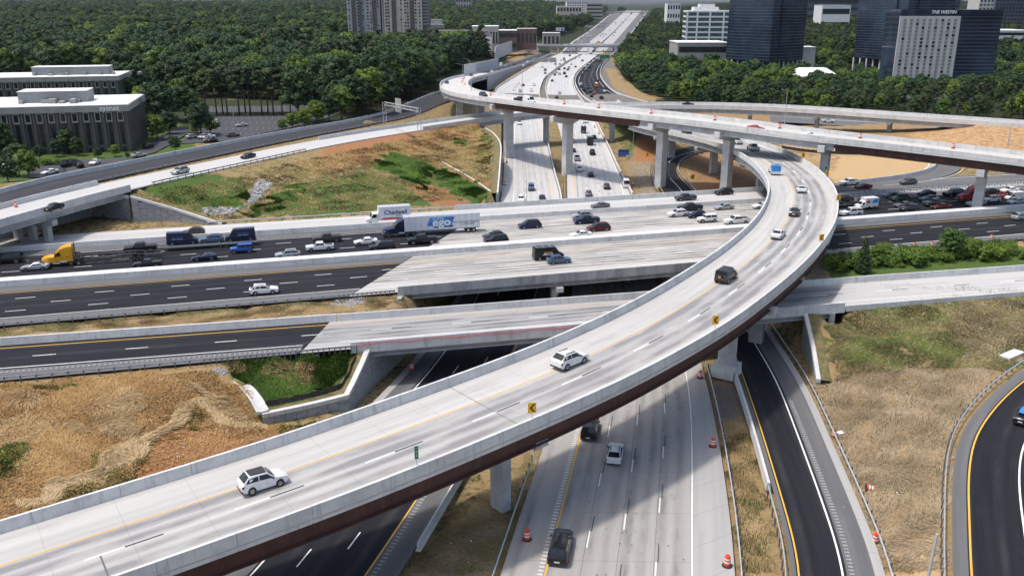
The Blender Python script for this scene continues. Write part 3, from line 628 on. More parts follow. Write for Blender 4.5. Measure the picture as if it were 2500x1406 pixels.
EBn = [149.3, 152.65, 156.0]; WBn = [169.6, 173.2, 176.8, 180.4]
for rd, f0, f1 in ((eb_w, S0, sb), (eb_c, sb, sr), (eb_e, sr, S1)): d285(rd, f0, f1, EBn, (145.9,), (159.5,))
for rd, f0, f1 in ((wb_w, S0, sb), (wb_c, sb, sr), (wb_e, sr, S1)): d285(rd, f0, f1, WBn, (184.0,), ())
d285(cd_e, 122, S1, [], (192.2, 201.8)); d285(cd_w, S0, 116, [], (190.2, 198.6))
# front slip road
tb = PDf.near(D(6.6, 130.5))[0]; tbn = PDn.near(D(1.0, 118.6))[0]; tc = PDf.near(D(86, 127))[0]; tcn = PDn.near(D(83, 115.4))[0]
d_w = road('slip_road', PDf.sub(0, tb), PDn.sub(0, tbn), 'asph', 'dark asphalt slip road in front of the motorway')
te, ten = PDf.near(D(95, 126.5))[0], PDn.near(D(84, 115.4))[0]
d_c = road('slip_road', PDf.sub(tb, te), PDn.sub(tbn, ten), 'concD', 'stained concrete slip road on the low bridge', step=2.5)
road('slip_road', PDf.sub(te, PDf.L), PDn.sub(ten, PDn.L), 'deck_c', 'pale concrete slip road right of the flyover', step=2.5)
P_ = PDf.sub(0, tb); sh0 = P_.off(9.6); road('shoulder', sh0.sub(0, sh0.L - 4), PDn.sub(0, tbn - .5), 'asph_grey', 'grey rumble-strip shoulder of the front slip road', .005)
mark(d_w, PDf, [('yellow', 1.15, .2, 0, tb), ('white', 5.1, .18, 0, tb - 1, (3.05, 9.15, 4)), ('white', 9.0, .2, 0, tb - 4)])
mb = MB(); q = 0
while q < tb - 4: strip(PDf, 10.4, .55, q, q + .32, mb=mb, dz=.016); q += .68
paint('rumble_strip', mb, MT['shoulder'], d_w)
mark(d_c, PDf, [('white', 4.9, .18, tb + 4, PDf.L, (3.05, 9.15, 2)), ('black_line', 4.9, .2, tb + 7.05, PDf.L, (3.05, 9.15, 2)), ('white', 8.7, .15, tb + 1, PDf.L), ('yellow', 1.2, .12, tb, tb + 60)])
# north-south motorway
def ycut(P, y): return P.s[int(np.abs(P.p[:, 1] - y).argmin())]
ss = ycut(SBl, 186), ycut(SBr, 186); ns_ = ycut(NBl, 206), ycut(NBr, 206)
sb_n = road('motorway_lanes', SBl.sub(0, ss[0], 2), SBr.sub(0, ss[1], 2), 'asph', 'dark asphalt southbound lanes under the near flyover')
sb_f = road('motorway_lanes', SBl.sub(ss[0], SBl.L, 3), SBr.sub(ss[1], SBr.L, 3), 'ga_far', 'pale concrete southbound carriageway beyond the bridge', step=3)
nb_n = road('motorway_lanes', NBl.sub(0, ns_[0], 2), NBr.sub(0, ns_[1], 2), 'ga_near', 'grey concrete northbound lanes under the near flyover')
nb_f = road('motorway_lanes', NBl.sub(ns_[0], NBl.L, 3), NBr.sub(ns_[1], NBr.L, 3), 'ga_far', 'pale concrete northbound carriageway beyond the bridge', step=3)
P_ = SBl.sub(0, ss[0], 2); Q_ = SBr.sub(0, ss[1], 2)
road('shoulder', P_, P_.off(2.5), 'asph_grey', 'grey outer shoulder of the dark southbound lanes', .005)
road('shoulder', Q_.off(-3.0), Q_, 'asph_grey', 'grey inner shoulder of the dark southbound lanes', .005)
mb = MB(); q = 30
while q < 75: strip(Q_, -2.4, .55, q, q + .32, mb=mb, dz=.018); q += .62
paint('rumble_strip', mb, MT['rumble'], sb_n)
road('gutter', P_.off(-1.1), P_.off(-.02), 'shoulder', 'pale concrete gutter beside the southbound shoulder', .02)
mark(sb_n, SBl, [('white', 2.85, .18, 0, ss[0]), ('white', 6.5, .15, 0, ss[0], (3.05, 9.15, 1)), ('white', 10.1, .15, 0, ss[0], (3.05, 9.15, 5)), ('yellow', 13.6, .18, 0, ss[0])])
mark(sb_f, SBl, [('white', 3.4, .16, ss[0], 640), ('white', 7.0, .14, ss[0], 420, (3.05, 9.15, 1)), ('white', 10.6, .14, ss[0], 420, (3.05, 9.15, 5)), ('yellow', 14.3, .14, ss[0], 420), ('black_line', 7.2, .12, ss[0], 400)])
P_ = NBl.sub(0, ns_[0], 2); Q_ = NBr.sub(0, ns_[1], 2)
road('shoulder', P_.off(18.4), Q_, 'shoulder', 'pale concrete outer shoulder of the northbound lanes', .005)
mark(nb_n, NBl, [('yellow', 4.25, .2, 0, ns_[0]), ('white', 18.3, .16, 0, ns_[0])] + [('white', l, .14, 0, ns_[0], (3.05, 9.15, 3 + i * 4)) for i, l in enumerate((7.75, 11.25, 14.8))] + [('black_line', l + .18, .1, 0, ns_[0], (3.05, 9.15, 6 + i * 4)) for i, l in enumerate((7.75, 11.25, 14.8))] + [('black_line', l, .03, 0, ns_[0]) for l in (7.6, 11.0, 14.6, 18.2)])
mb = MB(); q = 10
while q < 100: strip(NBl, 3.75, .55, q, q + .3, mb=mb, dz=.016); q += .62
paint('rumble_strip', mb, MT['conc_lt'], nb_n)
mark(nb_f, NBl, [('yellow', 2.2, .14, ns_[0], 420), ('white', 16.3, .14, ns_[0], 400), ('black_line', 3.0, .1, ns_[0], 300)] + [('white', l, .14, ns_[0], 420, (3.05, 9.15, 3 + i * 4)) for i, l in enumerate((5.8, 9.4, 13.0))] + [('black_line', l, .14, ns_[0], 300, (3.05, 9.15, 6.1 + i * 4)) for i, l in enumerate((5.8, 9.4, 13.0))])
# slip road at the right, collector beyond, loops
e_r = road('slip_road', El, Er, 'asph', 'black asphalt slip road running under the low bridge', step=1.5)
n_ = El.near(G(1805, 926))[0]; E1 = El.sub(0, 150); nr = Er.near(G(1895, 850))[0]
sw = Er.sub(0, nr + 70).off(-2.6); road('shoulder', sw, Er.sub(0, nr + 70), 'asph_grey', 'grey rumble-strip shoulder of the black slip road', .005)
road('gutter', Er.sub(20, nr + 14).off(.02), Er.sub(20, nr + 14).off(1.0), 'shoulder', 'pale concrete gutter beside the black slip road', .02)
road('shoulder', El.sub(0, nr), El.sub(0, nr).off(.5), 'asph_grey', 'narrow grey edge left of the black slip road', .005)
mark(e_r, El, [('yellow', .72, .18), ]); mark(e_r, Er, [('white', -3.0, .2)])
mb = MB(); q = 25
while q < nr - 20: strip(Er, -2.1, .5, q, q + .3, mb=mb, dz=.018); q += .62
paint('rumble_strip', mb, MT['rumble'], e_r)
f_r = road('loop_ramp', Fl, Fr, 'asph', 'black asphalt loop ramp at the right edge')
road('shoulder', Fl, Fl.off(1.35), 'asph_grey', 'grey shoulder inside the loop ramp', .005)
mark(f_r, Fl, [('yellow', 1.6, .2), ('white', 6.6, .2)])
x_r = road('collector_road', Xl, Xr, 'asph', 'dark collector road full of traffic right of the motorway', step=3)
mark(x_r, Xl, [('white', 2.0, .2), ('white', 5.8, .16, 0, None, (3.05, 9.15, 1)), ('white', 9.6, .16, 0, None, (3.05, 9.15, 1))]); mark(x_r, Xr, [('white', -2.2, .2), ('white', -6, .16, 60, None, (3.05, 9.15, 3))])
z_r = road('ramp_road', Zr, Zl, 'asph_mid', 'dark grey ramp road behind the pale ramp', step=3)
mark(z_r, Zl, [('white', -1.6, .18), ('white', -5.6, .18)])
k_c = road('motorway_lanes', Kl, Kr, 'shoulder', 'many-lane motorway running to the horizon', step=40, cols=6)
mb = MB()
for i, t_ in enumerate((.0, .10, .2, .31)):
    pass
KA = Path(np.array(between(Kl, Kr, 120, 0, 100)[0])[:, 4], 12.0); KB = Path(np.array(between(Kl, Kr, 120, 0, 100)[0])[:, 33], 12.0)
KC = Path(np.array(between(Kl, Kr, 120, 0, 100)[0])[:, 80], 12.0); KD = Path(np.array(between(Kl, Kr, 120, 0, 100)[0])[:, 98], 12.0)
sheet('asphalt_lanes', KA, KB, MT['asph_grey'], k_c, .06, 40); sheet('asphalt_lanes', KC, KD, MT['asph_grey'], k_c, .06, 40)
KM = Path(np.array(between(Kl, Kr, 160, 0, 100)[0])[:, 58], 12.0); med = empty('median_barrier', 'brown median barrier on the distant motorway', 'barrier', tuple(KM.at(200))); med.location = (0, 0, 0)
barrier(med, KM, [(-.9, 0), (-.9, 1.6), (.9, 1.6), (.9, 0)], 300, 'weather', step=40)
hl = PZ([(1880,284,7),(2010,293,5.6),(2160,301,5.5),(2330,311,5.8)], 2, 4); hr = PZ([(1880,297,7),(2010,305,5.6),(2160,316,5.5),(2330,327,5.8)], 2, 4)
h_r = road('ramp_road', hl, hr, 'asph_grey', 'grey ramp road passing under the far viaduct')
ll = PZ([(2268,385,5.9),(2282,400,6.02),(2280,409,6.02),(2258,420,6.02),(2200,433,6.02),(2090,447,6.02)], 1, 3); lr = PZ([(2325,383,5.9),(2343,398,6.02),(2346,410,6.02),(2330,423,6.02),(2270,439,6.02),(2150,452,6.02)], 1, 3)
l_r = road('loop_ramp', ll, lr, 'asph_grey', 'grey loop ramp curving into the collector lane', .02)
mark(l_r, ll, [('white', 1.5, .25)]); mark(l_r, lr, [('yellow', -.8, .22, 0, 26), ('white', -.8, .2, 26)])
# ------------------------------------------------------------------ barriers at grade
b = empty('median_barrier', 'wide flat-topped concrete median wall between the motorway directions', 'barrier'); barrier(b, L285(164.6, -70, 262), [(-1.32, 0), (-1.22, 1.08), (1.22, 1.08), (1.32, 0)], 8.5)
b = empty('concrete_barrier', 'concrete wall between the westbound lanes and the collector lane', 'barrier'); barrier(b, L285(188.2, -70, 122), [(-.3, 0), (-.15, 1.1), (.15, 1.1), (.3, 0)], 9)
b = empty('concrete_barrier', 'long concrete wall on the far side of the front slip road', 'barrier'); barrier(b, PDf.off(-.3), [(.3, 0), (.12, 1.12), (-.22, 1.12), (-.32, -.2)], 11, a=0, b=tb + 1)
jb = SBr.near(G(1111, 1165))[0]; b = empty('concrete_barrier', 'short concrete barrier ending beside the bare ground under the flyover', 'barrier'); barrier(b, SBr.off(.5), JERSEY, 6, 'conc_lt', a=SBr.near(G(991, 1350))[0], b=jb + 45)
eb0, eb1 = El.near(G(1868, 1192))[0], El.near(G(1797, 926))[0]
b = empty('concrete_barrier', 'pale concrete barrier left of the black slip road', 'barrier'); barrier(b, El.off(-.55), [(-.3, 0), (-.15, 1.0), (.15, 1.0), (.3, 0)], 7, 'conc_lt', a=eb0, b=eb1 + 30)
b = empty('concrete_barrier', 'low concrete wall round the sandy infield of the far loop', 'barrier'); barrier(b, ll.off(-.4), [(-.25, 0), (-.15, .95), (.15, .95), (.25, 0)], 8, 'conc', a=12)
b = empty('concrete_barrier', 'concrete wall behind the far grey ramp road', 'barrier'); barrier(b, hl.off(-.3), [(-.25, 0), (-.15, 1.1), (.15, 1.1), (.25, 0)], 12, 'conc')
b = empty('concrete_barrier', 'concrete wall on the far side of the dark ramp road', 'barrier'); barrier(b, Zr.off(-.4), [(.25, -.4), (.15, 1.1), (-.15, 1.1), (-.25, -.8)], 9, 'conc')
for P0, nm, a0, a1 in ((SBr.off(.4), 'left edge of the grassy median beyond the bridge', ycut(SBr, 232), 640), (NBl.off(-.4), 'right edge of the grassy median beyond the bridge', ycut(NBl, 330), 640), (NBr.off(.5), 'right edge of the far northbound lanes', ycut(NBr, 250), 640), (SBl.off(-.5), 'left edge of the far southbound lanes', ycut(SBl, 420), 700), (Xr.off(.5), 'outer edge of the dark collector road', 0, None), (Xl.off(-.5), 'inner edge of the dark collector road', 20, None)):
    b = empty('concrete_barrier', 'low pale concrete barrier along the ' + nm, 'barrier'); barrier(b, P0, [(-.25, 0), (-.14, .9), (.14, .9), (.25, 0)], 14, 'conc_lt', a=a0, b=min(a1 or P0.L, P0.L), step=4)
# ------------------------------------------------------------------ guardrails
guardrail(L285(141.4, -60, 19), 'long steel guardrail left along the near edge of the motorway', dense=(70, 80))
guardrail(L285(141.3, 122, 190), 'steel guardrail behind the roadside bushes at the right')
guardrail(PDn.off(.5), 'steel guardrail along the shoulder of the front slip road', a=10, b=PDn.near(D(9, 118.5))[0], dense=(64, 100))
guardrail(NBl.off(-.6), 'steel guardrail beside the bare ground and square pier', a=ycut(NBl, 52), b=ycut(NBl, 112), side=-1)
guardrail(NBr.off(.6), 'steel guardrail right of the grey northbound lanes', a=ycut(NBr, 52), b=ycut(NBr, 124))
guardrail(Er.off(1.5), 'steel guardrail right of the black slip road', a=18, b=nr + 12)
guardrail(El.off(-.6), 'short steel guardrail left of the black slip road near the camera', a=14, b=eb0, side=-1)
guardrail(Fl.off(-.8), 'curved steel guardrail inside the loop ramp', side=-1, a=6)
guardrail(L285(189.2, 122, 236), 'steel guardrail nearest the stopped westbound traffic', side=-1); guardrail(L285(190.6, 122, 236), 'second steel guardrail behind the stopped westbound traffic')
guardrail(Zl.off(.8), 'steel guardrail between the pale ramp and the dark ramp road', a=45, b=Zl.L - 40, sp=2.6)
guardrail(Cn.off(.9), 'steel guardrail along the grassy hill top', a=ab + 8, b=ab + 66, sp=2.6)
guardrail(L285(200.9, -14, 44), 'steel guardrail below the grass hill behind the white box truck', side=-1, sp=2.6)
guardrail(SBl.off(-.6), 'steel guardrail by the storm drain beyond the motorway', a=ycut(SBl, 222), b=ycut(SBl, 330), side=-1, sp=2.6)
guardrail(NBl.off(-.8), 'steel guardrail on the right of the grassy median', a=ycut(NBl, 225), b=ycut(NBl, 300), side=-1, sp=2.6)
guardrail(El.off(-.8), 'steel guardrail round the outside of the dark curved link', a=El.near(G(1608, 462, 1))[0] - 2, b=El.near(G(1618, 380, 2))[0], side=-1, sp=2.6)
guardrail(Er.off(.8), 'steel guardrail round the inside of the dark curved link', a=Er.near(G(1690, 466, 1))[0] - 4, b=Er.near(G(1765, 363, 3.2))[0], sp=2.6)
# ------------------------------------------------------------------ bridges
def ibeam(l, z0, depth, tf=.3, bf=.5, web=.09, th=.09):
    z1 = z0 - depth
    return [(l - tf, z0), (l + tf, z0), (l + tf, z0 - th), (l + web, z0 - th), (l + web, z1 + th), (l + bf, z1 + th), (l + bf, z1), (l - bf, z1), (l - bf, z1 + th), (l - web, z1 + th), (l - web, z0 - th), (l - tf, z0 - th)]
def bulb(l, z0, depth):
    z1 = z0 - depth
    return [(l - .5, z0), (l + .5, z0), (l + .5, z0 - .15), (l + .12, z0 - .3), (l + .12, z1 + .4), (l + .38, z1 + .22), (l + .38, z1), (l - .38, z1), (l - .38, z1 + .22), (l - .12, z1 + .4), (l - .12, z0 - .3), (l - .5, z0 - .15)]
def pier(parent, xy, zb, zt, yaw, w=1.9, d=1.5, cap=(5, 5), ch=1.7, cd=1.7, tip=.8, mat='conc_dk', plinth=None):
    """yaw: heading of the road; the cap lies across it. cap=(reach left, reach right)"""
    o = bpy.data.objects.new('pier', None); COL.objects.link(o); o.parent = parent; o.location = (xy[0], xy[1], zb); o.rotation_euler = (0, 0, yaw)
    h = zt - zb - ch; bv = .12
    mb = MB(); prof = [(-d/2+bv, -w/2), (d/2-bv, -w/2), (d/2, -w/2+bv), (d/2, w/2-bv), (d/2-bv, w/2), (-d/2+bv, w/2), (-d/2, w/2-bv), (-d/2, -w/2+bv)]
    n = len(prof)
    for z0, z1 in ((-.8, h + .01),):
        for i in range(n):
            j = (i + 1) % n; mb.face([(*prof[i], z0), (*prof[j], z0), (*prof[j], z1), (*prof[i], z1)])
        mb.face([(*p, z1) for p in prof])
    mb.build('column', MT[mat], o)
    if plinth: MB().box(-plinth[0]/2, plinth[0]/2, -plinth[1]/2, plinth[1]/2, -.4, plinth[2], top=.97).build('plinth', MT['conc'], o)
    l, r_ = cap; poly = [(-r_, h + ch), (-r_, h + ch - tip), (-w/2 - .25, h), (w/2 + .25, h), (l, h + ch - tip), (l, h + ch)]   # y is left of travel
    mc = MB(); k = len(poly)
    for x in (-cd / 2, cd / 2): mc.face([(x, p[0], p[1]) for p in (poly if x < 0 else poly[::-1])])
    for i in range(k):
        j = (i + 1) % k; mc.face([(-cd/2, *poly[i]), (-cd/2, *poly[j]), (cd/2, *poly[j]), (cd/2, *poly[i])])
    mc.build('cap', MT[mat], o); return o
# near flyover A
fa = empty('flyover_bridge', 'curving two-lane concrete flyover sweeping across the foreground', 'bridge')
apx = 168.0
dk = sweep(MB(), PA, [(-.45, 0), (WA + .45, 0), (WA + .45, -.28), (WA - .7, -.45), (.7, -.45), (-.45, -.28)], step=2.0); dk.build('deck', MT['deck'], fa, uv=True)
mk = MB(); mkb = MB()
strip(PA, 8.1, .17, 9.1, None, mb=mk, dash=(3.05, 8.95, 0)); strip(PA, 8.1, .17, 12.15, None, mb=mkb, dash=(3.05, 8.95, 0))
paint('white_lane_line', mk, MT['white'], fa); paint('contrast_line', mkb, MT['black_line'], fa); paint('yellow_edge_line', strip(PA, 4.85, .14), MT['yellow'], fa)
mj = MB()
for q in (84, 166.5, 221):
    mj.grid([[PA.at(q - .035, 0, .014), PA.at(q - .035, WA, .014)], [PA.at(q + .035, 0, .014), PA.at(q + .035, WA, .014)]])
mj.grid([[PA.at(46.2, 8.2, .014), PA.at(46.2, WA - .4, .014)], [PA.at(46.34, 8.2, .014), PA.at(46.34, WA - .4, .014)]])
paint('expansion_joint', mj, MT['asph_grey'], fa)
barrier(fa, PA, [(0, .0), (-.1, 1.1), (-.38, 1.1), (-.46, -.28)], 6.2, 'conc', 'parapet_segment', step=2.1)
barrier(fa, PA, [(WA, .0), (WA + .1, 1.1), (WA + .38, 1.1), (WA + .47, -.5), (WA + .3, -.5)], 6.2, 'conc', 'parapet_segment', step=2.1)
for l in (.6, 4.6, 8.6, WA - .35):
    sweep(MB(), PA, ibeam(l, -.46, 1.95), step=2.5, a=0, b=apx).build('steel_girder', MT['rust'], fa)
    sweep(MB(), PA, bulb(l, -.46, 1.7), step=2.5, a=apx + .3, b=355).build('concrete_girder', MT['conc_dk'], fa)
def pierA(px, py, zb, lat, ds=0, **k):
    g = G(px, py, zb); s_, l_, _ = PA.near(g); s_ += ds; p = PA.at(s_, lat)
    return pier(fa, p[:2], zb, p[2] - 2.25, PA.ang(s_), **k)
pierA(1229, 1230, .2, 6.0, cap=(6.2, 6.8), w=2.2, d=1.35)
pierA(1760, 905, .2, 7.0, cap=(6.0, 6.6), w=2.4, d=1.5, plinth=(3.4, 3.6, 1.6))
s2 = PA.near(G(1885, 735, 11))[0]
for s_, lat, zb in ((148.5, 6.5, .1), (205, 6.3, 5.9), (252, 6.3, 2.5), (287, 6.3, 2.8), (318, 6.3, 2)):
    p = PA.at(s_, lat); pier(fa, p[:2], zb, p[2] - 2.2, PA.ang(s_), cap=(6.4, 6.6), w=2.2, d=1.6, ch=1.6)
# high flyover B: travel runs from far left round to the right; the roadway is left of the line
fb = empty('flyover_bridge', 'tall concrete flyover with brown steel spans crossing above the motorway', 'bridge')
b0 = PB.near(G(1145, 184, 9))[0]
sweep(MB(), PB, [(.45, 0), (-WB_ - .45, 0), (-WB_ - .45, -.28), (-WB_ + .7, -.45), (-.7, -.45), (.45, -.28)], step=3.0).build('deck', MT['deck_b'], fb, uv=True)
barrier(fb, PB, [(0, 0), (.1, 1.1), (.36, 1.1), (.47, -.5), (.3, -.5)], 14, 'conc', 'parapet_segment', step=3)
barrier(fb, PB, [(-WB_, 0), (-WB_ - .1, 1.1), (-WB_ - .36, 1.1), (-WB_ - .46, -.28)], 14, 'conc', 'parapet_segment', step=3)
paint('white_lane_line', strip(PB, -2.2, .16, mb=strip(PB, -5.9, .16, mb=None, dash=(3.05, 9.15, 0))), MT['white'], fb); paint('yellow_edge_line', strip(PB, -10.2, .14), MT['yellow'], fb)
sB = lambda px, py, z: PB.near(G(px, py, z))[0]
st1, st2, st3 = sB(1204, 247, 20.2), sB(1556, 288, 21.2), sB(2040, 347, 19.9)
for l in (-.5, -4.2, -7.8, -11.5):
    for a0, a1, kind in ((b0, st1, 'c'), (st1, st2, 's'), (st2, st3, 'c'), (st3, PB.L, 's')):
        if kind == 's': sweep(MB(), PB, ibeam(l, -.46, 2.0), step=4, a=a0 + .2, b=a1 - .2).build('steel_girder', MT['rust'], fb)
        else: sweep(MB(), PB, bulb(l, -.46, 1.75), step=4, a=a0 + .2, b=a1 - .2).build('concrete_girder', MT['conc_dk'], fb)
def pierB(px, py, z, zb, lat=-6, **k):
    s_ = sB(px, py, z); p = PB.at(s_, lat); return pier(fb, p[:2], zb, p[2] - k.pop('drop', 1.2), PB.ang(s_), **k)
pierB(1203, 247, 20.2, 0, w=3.0, d=2.2, cap=(5.2, 7.0), ch=2.8, tip=1.6, mat='conc')
pierB(1352, 266, 21.2, -.2, w=3.0, d=2.2, cap=(5.2, 7.0), ch=2.8, tip=1.6, mat='conc', drop=2.3)
pierB(1590, 293, 21.2, 0, w=3.0, d=2.2, cap=(5.2, 7.0), ch=2.8, tip=1.6, mat='conc')
pierB(1752, 311, 20.9, .5, w=2.9, d=2.2, cap=(5.2, 7.0), ch=2.8, tip=1.6, mat='conc')
pierB(2008, 345, 20.0, 4.5, w=2.8, d=2.0, cap=(5.2, 7.0), ch=2.8, tip=1.6, mat='conc')
pierB(2402, 388, 18.5, 6.0, w=2.3, d=2.2, cap=(5.6, 6.6), ch=2.6, tip=1.6, mat='conc', drop=2.5)
pierB(1086, 224, 18.2, 3.5, w=2.6, d=2.2, cap=(5.6, 6.2), ch=2.2, drop=2.2); pierB(1118, 234, 19.0, 4, w=2.6, d=2.2, cap=(5.6, 6.2), ch=2.2, drop=2.2, lat=-9)
sx_ = sB(1165, 179, 7.2); sheet('asphalt_surface', PB.sub(0, sx_, 3).off(-WB_ + .3), PB.sub(0, sx_, 3).off(-.3), MT['asph_mid'], fb, .012, 3)
# retaining wall under the approach of B (inner side)
def wall_strip(parent, top, zb, mat, name='wall_panel', seg=3.0, th=.5, a=0, b=None, out=1):
    b = top.L if b is None else b; n = max(int(round((b - a) / seg)), 1); L = (b - a) / n
    for i in range(n):
        q0, q1 = a + i * L + .02, a + (i + 1) * L - .02; p0, p1 = top.at(q0), top.at(q1); r0, r1 = top.at(q0, out * th), top.at(q1, out * th)
        z0 = zb(p0) if callable(zb) else zb; z1 = zb(p1) if callable(zb) else zb; mb = MB()
        if min(p0[2] - z0, p1[2] - z1) < .15: continue
        F_ = lambda p, z: (p[0], p[1], z)
        v = [F_(p0, z0), F_(p1, z1), F_(r1, z1), F_(r0, z0), p0, p1, r1, r0]
        for q in ((0, 1, 5, 4), (3, 2, 6, 7), (0, 3, 7, 4), (1, 2, 6, 5), (4, 5, 6, 7)): mb.face([v[k] for k in q])
        mb.build(name, MT[mat], parent)
PBi = PB.off(-WB_ - .4); wl = empty('retaining_wall', 'long grey retaining wall under the approach of the tall flyover', 'wall')
wall_strip(wl, PBi.sub(2, PBi.near(G(1165, 190, 8))[0]).off(0, -.3), lambda p: zg1(p[0], p[1]) - .5, 'mse', seg=9, out=1)
PBo = PB.off(.5); wall_strip(wl, PBo.sub(0, PBo.near(G(1150, 183, 8.5))[0]).off(0, -.3), lambda p: zg1(p[0], p[1]) - .5, 'mse', seg=14, out=-1)
# viaduct C
fc = empty('viaduct', 'long pale ramp viaduct crossing the motorway behind the tall flyover', 'bridge')
sweep(MB(), Cn, [(.4, 0), (-WC - .4, 0), (-WC - .4, -.3), (-WC + .6, -.42), (-.6, -.42), (.4, -.3)], step=4).build('deck', MT['deck_c'], fc, uv=True)
for a0, a1 in ((0, ab + 2), (ae - 26, Cn.L)):
    barrier(fc, Cn, [(0, 0), (.1, 1.08), (.34, 1.08), (.45, -.5), (.25, -.5)], 13, 'conc_lt', 'parapet_segment', a=a0, b=a1, step=4)
barrier(fc, CnL, [(0, 0), (-.1, 1.08), (-.34, 1.08), (-.42, -.3)], 13, 'conc_lt', 'parapet_segment', a=0, b=ab + 4, step=4); barrier(fc, CnL, [(0, 0), (-.1, 1.08), (-.34, 1.08), (-.42, -.3)], 13, 'conc_lt', 'parapet_segment', a=ae - 60, step=4)
paint('white_lane_line', strip(Cn, -2.0, .16, mb=strip(Cn, -5.6, .16, mb=None, dash=(3.05, 9.15, 0))), MT['white'], fc)
for l in (-.5, -3.7, -6.8, -10):
    sweep(MB(), Cn, bulb(l, -.43, 1.45), step=5, a=0, b=ab).build('concrete_girder', MT['conc_dk'], fc); sweep(MB(), Cn, bulb(l, -.43, 1.6), step=5, a=ae + 2, b=ar).build('concrete_girder', MT['conc_dk'], fc)
def pierC(px, py, z, zb, lats=(-5.2,), **k):
    s_ = Cn.near(G(px, py, z))[0]
    for i, la in enumerate(lats):
        p = Cn.at(s_, la); pier(fc, p[:2], zb, p[2] - 1.95, Cn.ang(s_), **dict(dict(w=1.5, d=1.4, cap=(5, 5), ch=1.3, cd=1.5), **k))
s_ = Cn.near(G(150, 505, 12.5))[0] - 3
for la in (-1.4, -5.2, -9): p = Cn.at(s_, la); pier(fc, p[:2], 5.8, p[2] - 1.95, Cn.ang(s_), w=1.4, d=1.3, cap=(2.2, 2.2), ch=1.2, cd=1.4, tip=1.15)
pierC(-80, 572, 12.5, 5.8); pierC(1345, 274, 12.5, -.2, w=2.2, d=1.6); pierC(1502, 266, 13.1, .5, w=2.4, d=1.8); pierC(1660, 264, 13.3, 5, w=2, d=1.6); pierC(1828, 267, 13.2, 5.5, w=2, d=1.6); pierC(1995, 275, 13, 5, w=2, d=1.6); pierC(2175, 288, 12.7, 5, w=2, d=1.6); pierC(1250, 283, 12.1, -.2, w=2.2, d=1.6)
# motorway bridge
fm = empty('motorway_bridge', 'broad concrete bridge carrying the motorway over the sunken lanes', 'bridge')
def skew(n0, n1, z0, z1, mat, name):
    v = [I(lim(n0), n0, z0), I(limr(n0), n0, z0), I(limr(n1), n1, z0), I(lim(n1), n1, z0), I(lim(n0), n0, z1), I(limr(n0), n0, z1), I(limr(n1), n1, z1), I(lim(n1), n1, z1)]
    mb = MB()
    for q in ((3, 2, 1, 0), (4, 5, 6, 7), (0, 1, 5, 4), (1, 2, 6, 5), (2, 3, 7, 6), (3, 0, 4, 7)): mb.face([v[i] for i in q])
    return mb.build(name, MT[mat], fm)
skew(142.0, 200.4, Z285 - .45, Z285 - .03, 'weather', 'deck')
for n in list(np.arange(142.8, 200, 4.05)):
    P_ = L285(n, lim(n) + .2, limr(n) - .2); sweep(MB(), P_, bulb(0, -.46, 1.05), step=40).build('concrete_girder', MT['weather'], fm)
barrier(fm, L285(142.2, 19.5, 108), [(0, .0), (.08, 1.05), (.36, 1.05), (.45, -.5), (.2, -.5)], 10, 'weather', 'parapet_segment'); 
barrier(fm, L285(200.3, 42, 124), [(0, 0), (-.1, 1.1), (-.36, 1.1), (-.45, -.5), (-.2, -.5)], 10, 'conc', 'parapet_segment')
for n in np.arange(145, 200, 7.5):
    for f in (.36, .68):
        s_ = lim(n) + (limr(n) - lim(n)) * f; p = I(s_, n); pier(fm, p[:2], 0, Z285 - 1.5, R(15.6) , w=1.1, d=1.1, cap=(3.7, 3.7), ch=.9, cd=1.2, tip=.85, mat='conc')
def abut(parent, pts, z0, z1, mat='conc', th=.8, name='abutment'):
    P_ = Path(pts, 2); wall_strip(parent, P_.off(0, 0), z0, mat, name, seg=4, th=th)
abut(fm, [I(lim(140), 140, 5.5), I(lim(170), 170, 5.5), I(lim(202), 202, 5.5)], -.4, 5.5, 'mse', -.8); abut(fm, [I(limr(140), 140, 5.5), I(limr(170), 170, 5.5), I(limr(202), 202, 5.5)], -.4, 5.5, 'mse', .8)
# low front bridge
fd = empty('slip_road_bridge', 'low concrete bridge carrying the front slip road over the sunken lanes', 'bridge')
n0, n1 = PDn.near(D(9.5, 118.4))[0], PDn.near(D(85, 115.3))[0]; m0, m1 = PDf.near(D(16, 130.1))[0], PDf.near(D(92, 126.7))[0]
rows, _ = between(PDf.sub(m0, m1), PDn.sub(n0, n1), 20); mb = MB(); mb.grid([[p + np.array([0, 0, -.04]) for p in r_] for r_ in rows]); mb.grid([[p + np.array([0, 0, -.45]) for p in r_] for r_ in rows], flip=True); mb.build('deck', MT['weather'], fd)
barrier(fd, PDn, [(0, 0), (.08, 1.08), (.36, 1.08), (.46, -.55), (.15, -.55)], 6.4, 'conc', 'parapet_segment', a=n0 - 1, b=n1 + 2); barrier(fd, PDf, [(0, 0), (-.1, 1.1), (-.36, 1.1), (-.45, -.5), (-.2, -.5)], 9, 'conc', 'parapet_segment', a=tb + 1.1, b=PDf.L)
for t_ in (.06, .28, .5, .72, .94):
    P_ = Path(np.array(between(PDf.sub(m0, m1), PDn.sub(n0, n1), 20, 0, 100)[0])[:, int(t_ * 100)], 2); sweep(MB(), P_, bulb(0, -.46, 1.15), step=6).build('concrete_girder', MT['conc_dk'], fd)
barrier(fd, PDn, [(.1, -.3), (.2, .55), (.4, .55), (.45, -.4)], 12, 'conc', 'parapet_segment', a=n1 + 2.2, b=PDn.L - 2)
cb = MB(); P_ = PDn.off(.5); q = n0; pts = []
while q < n1 - 12: pts.append(P_.at(q, 0, .55 + .22 * abs(math.sin((q - n0) * .42)))); q += .8
